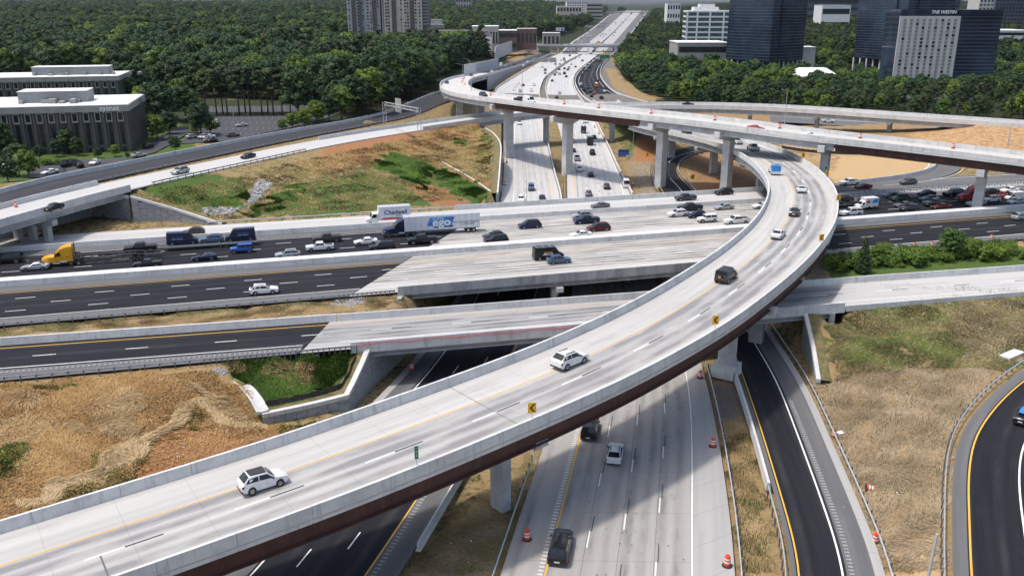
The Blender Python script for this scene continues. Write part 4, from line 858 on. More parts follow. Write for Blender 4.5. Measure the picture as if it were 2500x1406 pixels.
for p0, p1 in zip(pts[:-1], pts[1:]): cb.cyl(p0, p1, .05, n=5, caps=False)
tag(cb.build('conduit', MT['sign_r']), 'thin red conduit hanging in loops along the low bridge parapet', 'cable')
midp = NBl.near((8, 124))[0]
for f in (.14, .5, .86):
    p = np.array(between(PDf, PDn, 400)[0][0][0]); pass
for q in (SBr.at(ycut(SBr, 126), 2.6), NBr.at(ycut(NBr, 136), 2.0)):
    pier(fd, q[:2] + np.array([0, 4.0]), 0, 4.3, R(13), w=1.2, d=1.2, cap=(5, 5), ch=.9, cd=1.2, tip=.85, mat='conc')
    pier(fd, q[:2] + np.array([1.0, -3.0]) * .6, 0, 4.3, R(13), w=1.2, d=1.2, cap=(4, 4), ch=.9, cd=1.2, tip=.85, mat='conc')
panel_late = [(-15.6, 134.4, 5.6), (-18.4, 124, 5.6), (-20.3, 117.15, 5.6)]; abut(fd, [D(90.5, 126.6, 5.5), D(86.6, 120, 5.5), D(84, 115, 5.5)], -.4, 5.5, 'mse', -.9)
# ------------------------------------------------------------------ panelled retaining walls
MT['backfill'] = M('earth_backfill', (.10, .10, .035), (.20, .15, .07), 1.1, .95, bmp=.5)
def panel_wall(name, label, top, zb, cope=.55, seg=1.55, row=1.5, out=1, th=.6):
    """top: Path of the coping; faces outwards to `out`"""
    root = empty(name, label, 'wall'); n = max(int(round(top.L / (seg * 2))), 2); k_ = max(int(top.L / 1.0), 2)
    MB().grid([[top.at(top.L * i / k_, out * th * .9, -.12), top.at(top.L * i / k_, out * 1.7, -.2), top.at(top.L * i / k_, out * 2.4, -.55)] for i in range(k_ + 1)]).build('backfill', MT['backfill'], root)
    for i in range(n):
        q0, q1 = top.L * i / n, top.L * (i + 1) / n; a, c = top.at(q0), top.at(q1)
        mb = MB(); hz = min(.55, (a[2] - zb) * .5 + .05)
        v = [top.at(q0 + .01, -out * .15), top.at(q1 - .01, -out * .15), top.at(q1 - .01, out * th), top.at(q0 + .01, out * th)]; v = [np.array(p) for p in v]
        lo = [p - np.array([0, 0, hz]) for p in v]; mb.face(v)
        for k in range(4): mb.face([v[k], v[(k + 1) % 4], lo[(k + 1) % 4], lo[k]])
        mb.build('coping', MT['conc_lt'], root)
        for j in range(2):
            x0 = q0 + (q1 - q0) * j / 2 + .025; x1 = q0 + (q1 - q0) * (j + 1) / 2 - .025; z = zb - (.7 if (i * 2 + j) % 2 else 0)
            while True:
                t0, t1 = top.at(x0)[2] - hz, top.at(x1)[2] - hz
                if z >= min(t0, t1) - .05: break
                za, zb_, zc = z + .025, min(z + row - .025, t0), min(z + row - .025, t1)
                if zb_ > za and zc > za:
                    m2 = MB(); p0, p1 = top.at(x0), top.at(x1); r0, r1 = top.at(x0, out * .5), top.at(x1, out * .5)
                    m2.face([(p0[0], p0[1], za), (p1[0], p1[1], za), (p1[0], p1[1], zc), (p0[0], p0[1], zb_)])
                    m2.face([(p0[0], p0[1], zb_), (p1[0], p1[1], zc), (r1[0], r1[1], zc), (r0[0], r0[1], zb_)])
                    for e0, e1, za2, zt in ((p0, r0, za, zb_), (p1, r1, za, zc)): m2.face([(e0[0], e0[1], za2), (e1[0], e1[1], za2), (e1[0], e1[1], zt), (e0[0], e0[1], zt)])
                    m2.build('wall_panel', MT['mse'], root)
                z += row
    return root
w2 = Path(W2, .5); panel_wall('retaining_wall', 'blue-grey panelled wing wall dropping from the low bridge', w2, -.6, out=1)
panel_wall('retaining_wall', 'shaded panelled abutment wall under the low bridge', Path([np.array(q) for q in panel_late], .5), -.6, out=1, th=.6)
w1 = Path([G(849, 963, 2.35), G(760, 985, 2.3), G(640, 1010, 2.2)], .5); panel_wall('retaining_wall', 'low panelled wall with tan coping below the green bank', w1, -.3, out=1)
w3 = Path(W3, .5); panel_wall('retaining_wall', 'panelled wing wall right of the low bridge, sloping down', w3, -.2, out=1, th=.45)
w4 = Path([G(1215, 470, 3.0), G(1221, 400, 7.4), G(1222, 350, 9.3), G(1205, 325, 10.4), G(1185, 312, 11)], .5); panel_wall('retaining_wall', 'tall white-edged wall between the grass hill and the sunken lanes', w4, -.2, out=-1, th=.25)
sC = Cn.near(G(307, 464, 12.4))[0]
w5 = Path([G(540, 545, 6.3), G(430, 510, 8.6), G(318, 478, 11.6)], .5); panel_wall('retaining_wall', 'sloping panelled wing wall below the grass hill', w5, 5.55, out=1, th=.35)
panel_wall('retaining_wall', 'long shaded panelled wall behind the ramp bridge piers', Path(W7, .5), 5.55, out=1, th=.4)
w6 = Path([Cn.at(sC, .9, -1.3), Cn.at(sC + .3, -5), Cn.at(sC + .5, -10.5, -1.3)], .5); panel_wall('retaining_wall', 'panelled abutment wall in shade under the pale ramp', w6, 5.55, out=1)
# ------------------------------------------------------------------ buildings
EXCL = []                                             # footprints kept free of trees: (x, y, radius)
MT['bld_gray'] = M('ribbed_grey_concrete', (.115, .11, .104), (.08, .077, .073), 1.2, .9, bmp=.25, sc=(2, 2, .3), coord='obj')
MT['bld_band'] = M('pale_roof_band', (.33, .32, .30), (.27, .265, .25), .4, .85, coord='obj')
MT['roof_w'] = M('white_membrane_roof', (.74, .74, .72), (.60, .60, .585), .12, .8, coord='obj')
MT['roof_g'] = M('grey_plant_screen', (.30, .31, .31), (.25, .26, .26), .5, .8, coord='obj')
MT['glass_k'] = M('dark_window_glass', (.012, .014, .018), (.03, .034, .04), .6, .12, coord='obj')
MT['glass_b'] = M('blue_glass_painted_sky', (.009, .014, .030), (.045, .070, .105), .03, .08, coord='obj')  # lighter blotches paint sky reflections into the glass colour
MT['glass_c'] = M('curtained_window', (.20, .23, .21), (.26, .28, .26), 1, .3, coord='obj')
MT['spandrel'] = M('tower_floor_band', (.075, .095, .13), (.030, .040, .06), .05, .3, coord='obj')
MT['apt_gray'] = M('grey_apartment_render', (.40, .40, .43), (.34, .34, .37), .2, .9, coord='obj')
MT['apt_beige'] = M('beige_apartment_render', (.50, .46, .38), (.42, .39, .33), .2, .9, coord='obj')
MT['apt_dark'] = M('dark_brown_and_balcony_shade', (.12, .105, .095), (.20, .18, .165), 1.5, .9, coord='obj')
MT['hotel'] = M('hotel_concrete', (.50, .485, .455), (.43, .42, .395), .2, .85, coord='obj')
MT['office_w'] = M('white_office_cladding', (.68, .68, .67), (.6, .6, .59), .3, .7, coord='obj')
MT['glass_g'] = M('green_office_glass', (.05, .10, .11), (.09, .15, .16), .3, .15, coord='obj')
MT['red_wall'] = M('red_wall', (.25, .05, .05), (.2, .045, .045), .4, .8, coord='obj')
MT['brown_wall'] = M('brown_wall', (.13, .085, .07), (.18, .12, .10), .4, .9, coord='obj')
MT['shingle'] = M('grey_shingles', (.17, .16, .155), (.23, .215, .21), .5, .9, coord='obj')
MT['tan_wall'] = M('tan_wall', (.45, .41, .34), (.4, .36, .3), .4, .9, coord='obj')
def unit(mb_fn, name, mat): mb = MB(); mb_fn(mb); return mb.mesh(name, mat)
def wbox(w, d, h): return MB().box(-w / 2, w / 2, -d / 2, d / 2, 0, h)
def text(body, size, parent, loc, rot, mat, shear=0, ext=.03, align='CENTER', bold=0, sx=1.0):
    c = bpy.data.curves.new('lettering', 'FONT'); c.body = body; c.size = size; c.align_x = align; c.align_y = 'CENTER'; c.extrude = ext; c.offset = bold; c.shear = shear; c.resolution_u = 3
    c.materials.append(mat); t_ = bpy.data.objects.new('lettering_curve', c); COL.objects.link(t_); bpy.context.view_layer.update()
    me = bpy.data.meshes.new_from_object(t_.evaluated_get(bpy.context.evaluated_depsgraph_get())); bpy.data.objects.remove(t_); o = bpy.data.objects.new('lettering', me); COL.objects.link(o); o.parent = parent; o.location = loc; o.rotation_euler = rot; o.scale = (sx, 1, 1); return o
def ribbed_office(label, fr, br, wlen, zr, z0, name_txt=None, emblem=None, screen=(-34, -13.5)):
    """grey ribbed office block: fr/br = front-right and back-right roof corners in world, wlen = length of the front"""
    fr, br = np.array(fr[:2]), np.array(br[:2]); sd = br - fr; dp = np.linalg.norm(sd); yaw = math.atan2(sd[1], sd[0]) - math.pi / 2
    root = empty('office_building', label, 'building', (fr[0], fr[1], z0), yaw)   # local: x to the right (front right corner = 0), y back
    h = zr - z0; Lh = wlen
    MB().box(-Lh + .6, -.6, .6, dp - .6, 0, h - 1.2).build('wall', MT['bld_gray'], root)
    MB().box(-Lh - .3, .3, -.3, dp + .3, h - 2.0, h).build('roof_band', MT['bld_band'], root)
    MB().box(-Lh + .1, -.1, .1, dp - .1, h, h + .12).build('roof', MT['roof_w'], root)
    ph = 3.6; x0, x1 = screen
    pt = MB().box(x0, x1, dp * .32, dp * .62, h + .1, h + ph); pl = pt.build('plant_screen', MT['roof_g'], root); MB().box(x0 - .1, x1 + .1, dp * .31, dp * .63, h + ph + .005, h + ph + .15).build('screen_cap', MT['roof_w'], pl)
    rr = random.Random(int(Lh * 7))
    for i in range(9):
        x = x0 + rr.random() * (x1 - x0 + 16); w = .5 + rr.random() * .6
        MB().box(x - w, x + w, dp * .16 + rr.random() * dp * .12, dp * .2 + rr.random() * 2 + dp * .1, h + .1, h + .8 + rr.random() * .8).build('roof_unit', MT['roof_g'] if i % 2 else MT['bld_band'], root)
    pitch = 3.35; nb = int(Lh / pitch)
    rib = MB(); rib.prism([(-.42, 0), (.42, 0), (.36, h - 6.6), (.36, h - 2.0), (-.36, h - 2.0), (-.36, h - 6.6)], -.35, .62); rib = rib.mesh('pilaster', MT['bld_gray'])
    win = MB().box(-.62, .62, 0, .1, 0, 1.0).mesh('window', MT['glass_k']); frame = MB()
    for a, b_, c, d in ((-.95, .95, 0, .45), (-.95, .95, 2.75, 3.1), (-.95, -.66, .45, 2.75), (.66, .95, .45, 2.75)): frame.box(a, b_, -.12, .3, c, d)
    frame = frame.mesh('window_surround', MT['bld_band']); pane_hi = MB().box(-.66, .66, 0, .1, 0, 2.3).mesh('pane', MT['glass_k']); pane_lo = MB().box(-.55, .55, 0, .1, 0, 1).mesh('window', MT['glass_k'])
    for i in range(nb + 1):
        x = -.6 - i * pitch; link('pilaster', rib, root, (x - .3, .35, 0))
        if i == nb: break
        xm = x - pitch / 2 - .3; f = link('window_surround', frame, root, (xm, .32, h - 5.2)); link('pane', pane_hi, f, (0, .15, .45))
        zf = h - 5.7
        for k in range(4):
            zz = zf * (3 - k) / 4 + .3; hh = zf / 4 - (.10 if k < 3 else .8); o = link('window', pane_lo, root, (xm, .48, zz)); o.scale = (1, 1, hh)
    nd = int(dp / 1.7)
    rib2 = MB().box(-.35, .5, -.28, .28, 0, h - 2.0).mesh('pilaster', MT['bld_gray'])
    for i in range(nd + 1):
        y = .9 + i * (dp - 1.8) / nd; link('pilaster', rib2, root, (-.5, y, 0))
        if i < nd: o = link('window', MB().box(-.1, .0, -.45, .45, 0, 2.2).mesh('window', MT['glass_k']) if i == 0 else SIDEW[0], root, (-.48, y + (dp - 1.8) / nd / 2, h - 4.6)); SIDEW[0] = o.data
    if name_txt: text(name_txt, 2.3, root, (-5.4, -.36, h - 1.0), (R(90), 0, 0), MT['sign_w'], bold=.03)
    if emblem:
        for dx, m in ((0, 'sign_r'), (3.2, 'sign_g')): MB().box(.31, .4, dp * .6 + dx, dp * .6 + dx + 2.2, h - 1.7, h - .4).build('emblem', MT[m], root)
    c = fr + sd / 2; ux = np.array([math.cos(yaw), math.sin(yaw)])
    for t_ in np.arange(0, Lh, 10): q = c - ux * t_; EXCL.append((q[0], q[1], dp * .62))
    return root
SIDEW = [None]
ribbed_office('ribbed grey office block with white roof beside the ramp', G(311, 256, 22), G(350, 231, 22), 62, 22, 7.0, 'sysnet', True)
ribbed_office('ribbed grey office block behind the one beside the ramp', G(288, 186, 21), G(318, 174, 21), 66, 21, 6.5, screen=(-38, -5.5))
def pxX(px, Y, z): 
    zc = Y * cp_ - (z - CAM_H) * sp_; return (px - 1250) / F_PX * zc
def zAt(py, Y): return V(1250, py, Y)[2]
def apartment(label, pl, pr, Y, mats, cols, yaw=0, balc=(), seed=1):
    z0 = 8; xl, xr = pxX(pl, Y, 40), pxX(pr, Y, 40); w = xr - xl; top = zAt(-70, Y); h = top - z0; d = 26
    root = empty('apartment_tower', label, 'building', ((xl + xr) / 2, Y, z0), yaw); fh = 2.95; nf = int(h / fh)
    MB().box(-w/2, w/2, 0, d, 0, h).build('wall', MT[mats[0]], root); MB().box(-w/2 - .4, w/2 + .4, -.4, d + .4, h, h + 2).build('roof', MT['bld_band'], root)
    win = MB().box(-.75, .75, -.06, .1, 0, 1.55).mesh('window', MT['glass_k']); wl = MB().box(-.75, .75, -.06, .1, 0, 1.55).mesh('window', MT['glass_c'])
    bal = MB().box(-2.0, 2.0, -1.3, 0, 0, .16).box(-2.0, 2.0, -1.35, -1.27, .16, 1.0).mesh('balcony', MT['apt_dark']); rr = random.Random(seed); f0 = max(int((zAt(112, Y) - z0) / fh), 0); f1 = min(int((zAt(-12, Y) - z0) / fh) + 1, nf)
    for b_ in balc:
        MB().box(b_ * w - 2.3, b_ * w + 2.3, -.05, .1, 0, h - 1).build('balcony_shade_strip', MT['apt_dark'], root)  # flat strip; its dark colour stands for the shade of a recess
        for f in range(f0, f1): link('balcony', bal, root, (b_ * w, -.02, f * fh + .2))
    for c in cols:
        MB().box(c * w - 1.3, c * w + 1.3, -.45 if int(c * 97) % 2 else -.02, .05, 0, h).build('wall_bay', MT[mats[0]], root)
        for f in range(f0, f1): link('window', win if rr.random() < .72 else wl, root, (c * w, -.5 if int(c * 97) % 2 else -.07, f * fh + 1.0))
    EXCL.append(((xl + xr) / 2, Y + d / 2, 36)); return root
apartment('grey high-rise apartment tower with dark balcony columns', 848, 928, 900, ('apt_gray',), (-.44, -.17, -.02, .12, .22, .44), 0, (-.30, .04 - .12, .33), 1)
apartment('beige high-rise apartment tower beside the grey one', 938, 1030, 885, ('apt_beige',), (-.45, -.38, -.05, .06, .13, .34, .44), 0, (-.24, .24), 2)
def slab(name, label, pl, pr, Y, py_top, z0, d, mat, yaw=0, cat='building', excl=1.0):
    zt = zAt(py_top, Y); xl, xr = pxX(pl, Y, zt), pxX(pr, Y, zt); w = xr - xl
    root = empty(name, label, cat, ((xl + xr) / 2, Y, z0), yaw); EXCL.append(((xl + xr) / 2, Y + d / 2, max(w, d) * .55 * excl)); return root, w, zt - z0
r_, w, h = slab('apartment_tower', 'dark brown side wing of the beige apartment tower', 1028, 1043, 890, -70, 8, 22, 'apt_dark'); MB().box(-w/2, w/2, 0, 22, 0, h).build('wall', MT['apt_dark'], r_)
bl = MB().box(-w/2, w/2, -1.2, 0, 0, 1.0).mesh('balcony', MT['apt_gray'])
for f in range(8, 25): link('balcony', bl, r_, (0, 0, f * 2.95))
r_, w, h = slab('stair_tower', 'grey stair tower between the two high-rise apartments', 928, 940, 896, -70, 8, 20, 'apt_gray'); MB().box(-w/2, w/2, 0, 20, 0, h).build('wall', MT['apt_gray'], r_); MB().box(-w/2 + .6, w/2 - .6, -.1, 0, 0, h).build('stair_window', MT['apt_dark'], r_)
def tower(label, pl, pr, Y, z0, yaw, base_py, steps, colmat='office_w', top_py=-90):
    zt = zAt(top_py, Y); Yc = Y + 26; xl, xr = pxX(pl, Yc, 30), pxX(pr, Yc, 30); W = (xr - xl) * .94; s_ = W / (abs(math.cos(yaw)) + abs(math.sin(yaw))) ; zb = zAt(base_py, Y) - z0
    root = empty('glass_tower', label, 'building', ((xl + xr) / 2, Y + s_ * .7, z0), yaw); h = zt - z0; EXCL.append(((xl + xr) / 2, Y + s_ * .7, s_ * .85))
    blocks = [(-.5, .5, -.5, .5)] + steps
    for i, (a, b_, c, d) in enumerate(blocks): MB().box(a * s_, b_ * s_, c * s_, d * s_, zb, h).build('curtain_wall', MT['glass_b'], root)
    MB().box(-.47 * s_, .47 * s_, -.47 * s_, .47 * s_, -6, zb).build('lobby', MT['glass_k'], root)
    fl = 3.9; z = zb + 1.0
    while z < h - 1:
        mb = MB()
        for (a, b_, c, d) in blocks: mb.box(a * s_ - .12, b_ * s_ + .12, c * s_ - .12, d * s_ + .12, z, z + .38)
        mb.build('floor_band', MT['spandrel'], root); z += fl / 2
    cm = MB().box(-.45, .45, -.45, .45, -6, zb).mesh('column', MT[colmat]); n = 8
    for i in range(n):
        t_ = (i / (n - 1) - .5) * s_ * .99
        for x, y in ((t_, -.495 * s_), (-.495 * s_, t_), (.495 * s_, t_)): link('column', cm, root, (x, y, 0))
    MB().box(-.5 * s_, .5 * s_, -.5 * s_, .5 * s_, zb * .42, zb * .52).build('lobby_beam', MT['bld_band'], root)
    return root
tower('dark blue glass tower standing on white columns left of the hotel', 1772, 1966, 600, -4, R(38), 152, [(-.55, -.2, -.52, .3), (-.1, .25, -.53, -.2), (-.3, .3, -.54, .2)])
tower('dark blue glass tower behind the concrete-fronted hotel', 2108, 2322, 680, -6, R(24), 150, [(-.3, .15, -.53, .3), (-.53, .2, -.3, .1)])
# hotel with lettering
Yh = 560; zt = zAt(26, Yh); xl, xr = pxX(2196, Yh, 40), pxX(2440, Yh, 40); xc = pxX(2340, Yh, 40); ht = empty('hotel_tower', 'hotel tower with pale concrete front and dark glass side', 'building', (xl, Yh, -9), R(-2)); hh = zt + 9; hw = xr - xl
EXCL.append((xl + hw / 2, Yh + 14, hw * .55))
MB().box(0, hw, 0, 24, 0, hh).build('curtain_wall', MT['glass_b'], ht); cw = xc - xl; ch_ = zAt(40, Yh) + 9
MB().box(-.3, cw, -1.0, .1, 0, ch_).build('concrete_front', MT['hotel'], ht); MB().box(-.1, hw + .1, -.35, 24.1, hh - 2.6, hh + .4).build('parapet_band', MT['glass_b'], ht)
fl = (ch_ - 1.5) / 24; z = 3.0
while z < hh - 3: MB().box(cw + .3, hw + .15, -.14, .1, z, z + .5).build('floor_band', MT['spandrel'], ht); z += fl
wk = MB().box(-.78, .78, -.08, .1, 0, 1.35).mesh('window', MT['glass_k']); wc = MB().box(-.78, .78, -.08, .1, 0, 1.35).mesh('window', MT['glass_c']); rr = random.Random(5)
sill = MB().box(-.85, .85, -.12, .0, 0, .13).mesh('lintel', MT['bld_gray'])
for r2 in range(20):
    for c in range(9):
        x = cw * (c + .75) / 9.6; z = ch_ - 3.2 - r2 * fl; o = link('window', wk if rr.random() < .2 else wc, ht, (x, -1.0, z)); link('lintel', sill, o, (0, -.01, 1.35))
text('THE WESTIN', 2.6, ht, (hw * .42, -.42, hh - 1.1), (R(90), 0, 0), MT['sign_w'], shear=.15, bold=.06)
# white office
r_, w, h = slab('office_building', 'white banded office building left of the dark tower', 1680, 1790, 760, 28, -4, 30, 'office_w', R(-4)); MB().box(-w/2, w/2, .3, 30, 0, h).build('wall', MT['glass_g'], r_)
for k in range(10): MB().box(-w/2 - .2, w/2 + .2, 0, 30.2, h - 1 - k * 4.1, h + .3 - k * 4.1).build('floor_band', MT['office_w'], r_)
for x in (-.5, -.28, 0, .3, .5): MB().box(x * w - .7, x * w + .7, -.12, .2, 0, h).build('pier_strip', MT['office_w'], r_)
MB().box(-w * .35, w * .2, 6, 22, h + .3, h + 3.2).box(-w * .22, w * .12, 8, 20, h + 3.2, h + 5.5).build('penthouse', MT['office_w'], r_)
def simple(label, pl, pr, Y, pt, z0, d, wall, roof=None, name='low_building', rows=0, cols=0, yaw=0, glass='glass_k', ex=1.0):
    r_, w, h = slab(name, label, pl, pr, Y, pt, z0, d, wall, yaw, 'building', ex); MB().box(-w/2, w/2, 0, d, 0, h).build('wall', MT[wall], r_); MB().box(-w/2 - .3, w/2 + .3, -.3, d + .3, h, h + .5).build('roof', MT[roof or 'roof_w'], r_)
    for i in range(rows):
        if cols == 1: MB().box(-w * .47, w * .47, -.08, .1, h * (i + .35) / rows, h * (i + .75) / rows).build('window', MT[glass], r_); continue
        me = MB().box(-w / cols * .3, w / cols * .3, -.08, .1, 0, h / rows * .45).mesh('window', MT[glass])
        for j in range(cols): link('window', me, r_, (w * ((j + .5) / cols - .5), 0, h * (i + .35) / rows))
    return r_, w, h
simple('parking deck with long dark openings below the white office', 1655, 1778, 640, 106, -4, 34, 'bld_band', 'roof_w', 'parking_deck', 3, 1)
simple('grey and red block behind the beige apartment tower', 1044, 1082, 960, 62, 6, 20, 'apt_gray', 'bld_band', rows=1, cols=2, glass='red_wall')
simple('grey stair block on top of the grey and red block', 1052, 1078, 972, 50, 6, 14, 'apt_gray', 'bld_band')
r_, w, h = slab('gabled_house', 'long grey-roofed lodge with white gables beyond the woods', 1045, 1200, 850, 92, 6, 22, 'office_w'); MB().box(-w/2, w/2, 0, 22, 0, h).build('wall', MT['office_w'], r_)
rf = MB(); rf.prism([(-w/2 - 1, h), (w/2 + 1, h), (w/2 - 4, h + 6), (-w/2 + 4, h + 6)], 3, 21); rf.build('roof', MT['shingle'], r_)
for x in (-.22, .26): gb = MB(); gb.v = []; gb.prism([(x * w - 8, h), (x * w + 8, h), (x * w, h + 5)], -.6, 10); gb.build('gable', MT['shingle'], r_); MB().prism([(x * w - 6.6, h - .1), (x * w + 6.6, h - .1), (x * w, h + 4)], -.75, -.62).build('gable_wall', MT['office_w'], r_)
simple('tan flat-roofed hall with white overhanging roof', 1152, 1216, 880, 66, 6, 30, 'tan_wall', 'roof_w', rows=1, cols=9)
simple('dark brown low offices with white roof edge', 1218, 1262, 930, 76, 5, 30, 'brown_wall', 'roof_w', rows=2, cols=1)
simple('brown brick shops with stepped roof line', 1262, 1310, 950, 72, 5, 24, 'brown_wall', 'tan_wall', rows=1, cols=5)
simple('small pale house by the distant billboard', 1326, 1366, 1000, 82, 3, 16, 'bld_band', 'roof_w', rows=1, cols=4)
simple('white hospital block on the skyline by the motorway', 1384, 1432, 2500, 6, 15, 60, 'office_w', 'roof_w', rows=6, cols=8)
simple('pink-white stepped block below the hospital', 1360, 1420, 2100, 17, 10, 50, 'tan_wall', 'roof_w', rows=2, cols=8)
simple('grey office slab right of the hospital', 1432, 1472, 2300, 10, 12, 40, 'bld_band', 'bld_band', rows=4, cols=1)
simple('grey block half hidden on the skyline', 1112, 1150, 2600, -2, 20, 40, 'bld_band', 'roof_w', rows=3, cols=6)
simple('long white building far behind the dark tower', 2008, 2078, 1500, 14, 5, 40, 'office_w', 'roof_w', rows=2, cols=1)
simple('white parking garage with grey bands at the right edge', 2432, 2520, 880, 76, -6, 40, 'office_w', 'roof_w', 'parking_deck', 5, 1)
simple('pale banded office tower behind the hotel', 2396, 2432, 1150, -20, 0, 30, 'hotel', 'roof_w', 'office_tower', 14, 4)
simple('blue-grey glass tower behind the hotel at the right edge', 2436, 2520, 1200, -20, 0, 40, 'spandrel', 'roof_w', 'office_tower', 14, 10)
simple('blue glass block between the two dark towers far behind', 1972, 2100, 1900, -4, 0, 40, 'spandrel', 'roof_w', 'office_tower', 4, 1)
simple('blue-grey banded block above the hotel roof', 2322, 2350, 1250, -30, 0, 30, 'spandrel', 'roof_w', 'office_tower', 16, 6)
simple('white mid-rise on the right side of the far motorway', 1630, 1662, 1700, 10, 4, 30, 'office_w', 'roof_w', rows=3, cols=5)
simple('small white roofed house in the left woods', 284, 306, 640, 107, 12, 12, 'tan_wall', 'roof_w', ex=.3)
r_, w, h = slab('pavilion', 'pale metal pyramid-roofed pavilion among trees before the hotel', 1946, 2058, 545, 192, -6, 30, 'office_w'); MB().box(-w/2 + 1, w/2 - 1, 1, 29, 0, h).build('wall', MT['hotel'], r_)
MB().box(-w/2, w/2, 0, 30, h, h + 5.2, top=.55, topy=.2).build('roof', MT['roof_w'], r_)
# low bright block right of tower
simple('low white roofed annex beside the foot of the dark tower', 1955, 1992, 650, 117, -5, 14, 'hotel', 'roof_w', ex=.3)
# ------------------------------------------------------------------ parking lots
def lot(k, label, mat='asph_lot'):
    pts, z = LOTP[k]; w = [G(q[0], q[1], z) for q in pts]; mb = MB().face([(q[0], q[1], z + .05) for q in w], 0, [(q[0], q[1]) for q in w]); o = tag(mb.build('parking_lot', MT[mat], uv=True), label, kind='structure')
    if o.data.polygons[0].normal.z < 0: o.data.flip_normals()
    LOTS.append(w); return o, z + .05
LOTS = []
lo_, zl1 = lot(0, 'asphalt parking lot before the pine row'); lo2, zl2 = lot(1, 'asphalt parking lot behind the pine row'); lo3, zl3 = lot(2, 'driveway and bays beside the grey office block')
mb = MB(); 
for rowy, n in ((292, 16), (303, 16), (318, 13), (330, 9)):
    for i in range(n):
        x = 545 + i * 15 - (rowy - 292) * .9; a, c = G(x, rowy, zl1 + .01), G(x + 2, rowy - 6, zl1 + .01); d = .05
        mb.face([(a[0] - d, a[1], a[2]), (a[0] + d, a[1], a[2]), (c[0] + d, c[1], c[2]), (c[0] - d, c[1], c[2])])
paint('bay_lines', mb, MT['shoulder'], lo_)
mb = MB()
for rowy, n in ((264, 20), (270, 18)):
    for i in range(n):
        x = 470 + i * 15; a, c = G(x, rowy, zl2 + .01), G(x + 1, rowy - 3, zl2 + .01); mb.face([(a[0] - .08, a[1], a[2]), (a[0] + .08, a[1], a[2]), (c[0] + .08, c[1], c[2]), (c[0] - .08, c[1], c[2])])
paint('bay_lines', mb, MT['shoulder'], lo2)
# ------------------------------------------------------------------ trees
def leaf_mat(name, a, b, c):
    m, nt, bs = newmat(name); bs.inputs['Roughness'].default_value = .65; bs.inputs['Specular IOR Level'].default_value = .25
    at_ = nt.nodes.new('ShaderNodeAttribute'); at_.attribute_name = 'tint'; oi = nt.nodes.new('ShaderNodeObjectInfo')
    col = mixc(nt, at_.outputs['Fac'], a, b); hue = mixc(nt, oi.outputs['Random'], (c[0] * .55, c[1] * .75, c[2] * 1.2), (c[0] * 2.3, c[1] * 1.7, c[2] * 1.1)); col = mixc(nt, .5, col, hue)
    nt.links.new(col, bs.inputs['Base Color']); tr = nt.nodes.new('ShaderNodeBsdfTranslucent'); nt.links.new(col, tr.inputs[0])
    mx = nt.nodes.new('ShaderNodeMixShader'); mx.inputs[0].default_value = .22; nt.links.new(bs.outputs[0], mx.inputs[1]); nt.links.new(tr.outputs[0], mx.inputs[2]); nt.links.new(mx.outputs[0], nt.nodes['Material Output'].inputs[0]); return m
LEAF = {'oak': leaf_mat('broadleaf_foliage', (.018, .045, .015), (.062, .112, .032), (.024, .054, .024)), 'light': leaf_mat('bright_foliage', (.045, .090, .012), (.135, .200, .032), (.070, .130, .020)), 'pine': leaf_mat('pine_foliage', (.026, .046, .016), (.078, .100, .036), (.040, .064, .024)), 'shrub': leaf_mat('shrub_foliage', (.048, .100, .014), (.140, .215, .030), (.070, .135, .020))}
MT['bark'] = M('bark', (.07, .05, .038), (.11, .085, .065), 2, .95, bmp=.4, sc=(1, 1, .3), coord='obj')
LN = None
def leaves(centers, radii, n, size, rng, flat=.9, shell=(.7, 1.05), up=.25):
    """n small leaf-clump quads on the shells of several lobes -> verts, faces, tint"""
    w = radii ** 2; k = rng.choice(len(centers), n, p=w / w.sum()); d = rng.normal(size=(n, 3)); d[:, 2] = np.abs(d[:, 2]) * .9 + d[:, 2] * .35 + up * .3; d /= np.linalg.norm(d, axis=1)[:, None]
    r_ = radii[k] * rng.uniform(*shell, n); p = centers[k] + d * r_[:, None] * np.array([1, 1, flat])
    nrm = d + rng.normal(scale=.55, size=(n, 3)); nrm[:, 2] += .35; nrm /= np.linalg.norm(nrm, axis=1)[:, None]
    t = np.cross(nrm, rng.normal(size=(n, 3))); t /= np.linalg.norm(t, axis=1)[:, None]; b = np.cross(nrm, t)
    s_ = size * rng.uniform(.6, 1.3, n)[:, None]
    q = np.stack([p - t * s_ - b * s_ * .35, p + t * s_ * .1 - b * s_ * .8, p + t * s_ + b * s_ * .3, p - t * s_ * .2 + b * s_ * .85], 1)
    q[:, 1] -= nrm * s_ * .25; q[:, 3] -= nrm * s_ * .25
    hz = (p[:, 2] - p[:, 2].min()) / (np.ptp(p[:, 2]) + 1e-6); tint = np.clip(rng.uniform(0, 1, n) * .7 + .3 * rng.uniform(0, 1, len(centers))[k], 0, 1)
    global LN; on = .72 * d + .28 * nrm; on[:, 2] += .12; on /= np.linalg.norm(on, axis=1)[:, None]; LN = np.repeat(on, 4, axis=0)
    return q.reshape(-1, 3), np.repeat(tint, 4)
def leafmesh(name, q, tint, mat):
    me = bpy.data.meshes.new(name); n = len(q) // 4
    me.vertices.add(len(q)); me.vertices.foreach_set('co', q.astype(np.float32).ravel()); me.loops.add(len(q)); me.loops.foreach_set('vertex_index', np.arange(len(q), dtype=np.int32))
    me.polygons.add(n); me.polygons.foreach_set('loop_start', np.arange(0, 4 * n, 4, dtype=np.int32)); me.update(calc_edges=True)
    a = me.attributes.new('tint', 'FLOAT', 'POINT'); a.data.foreach_set('value', tint.astype(np.float32)); me.materials.append(mat); me.polygons.foreach_set('use_smooth', [True] * n); me.normals_split_custom_set_from_vertices(LN.tolist()); return me
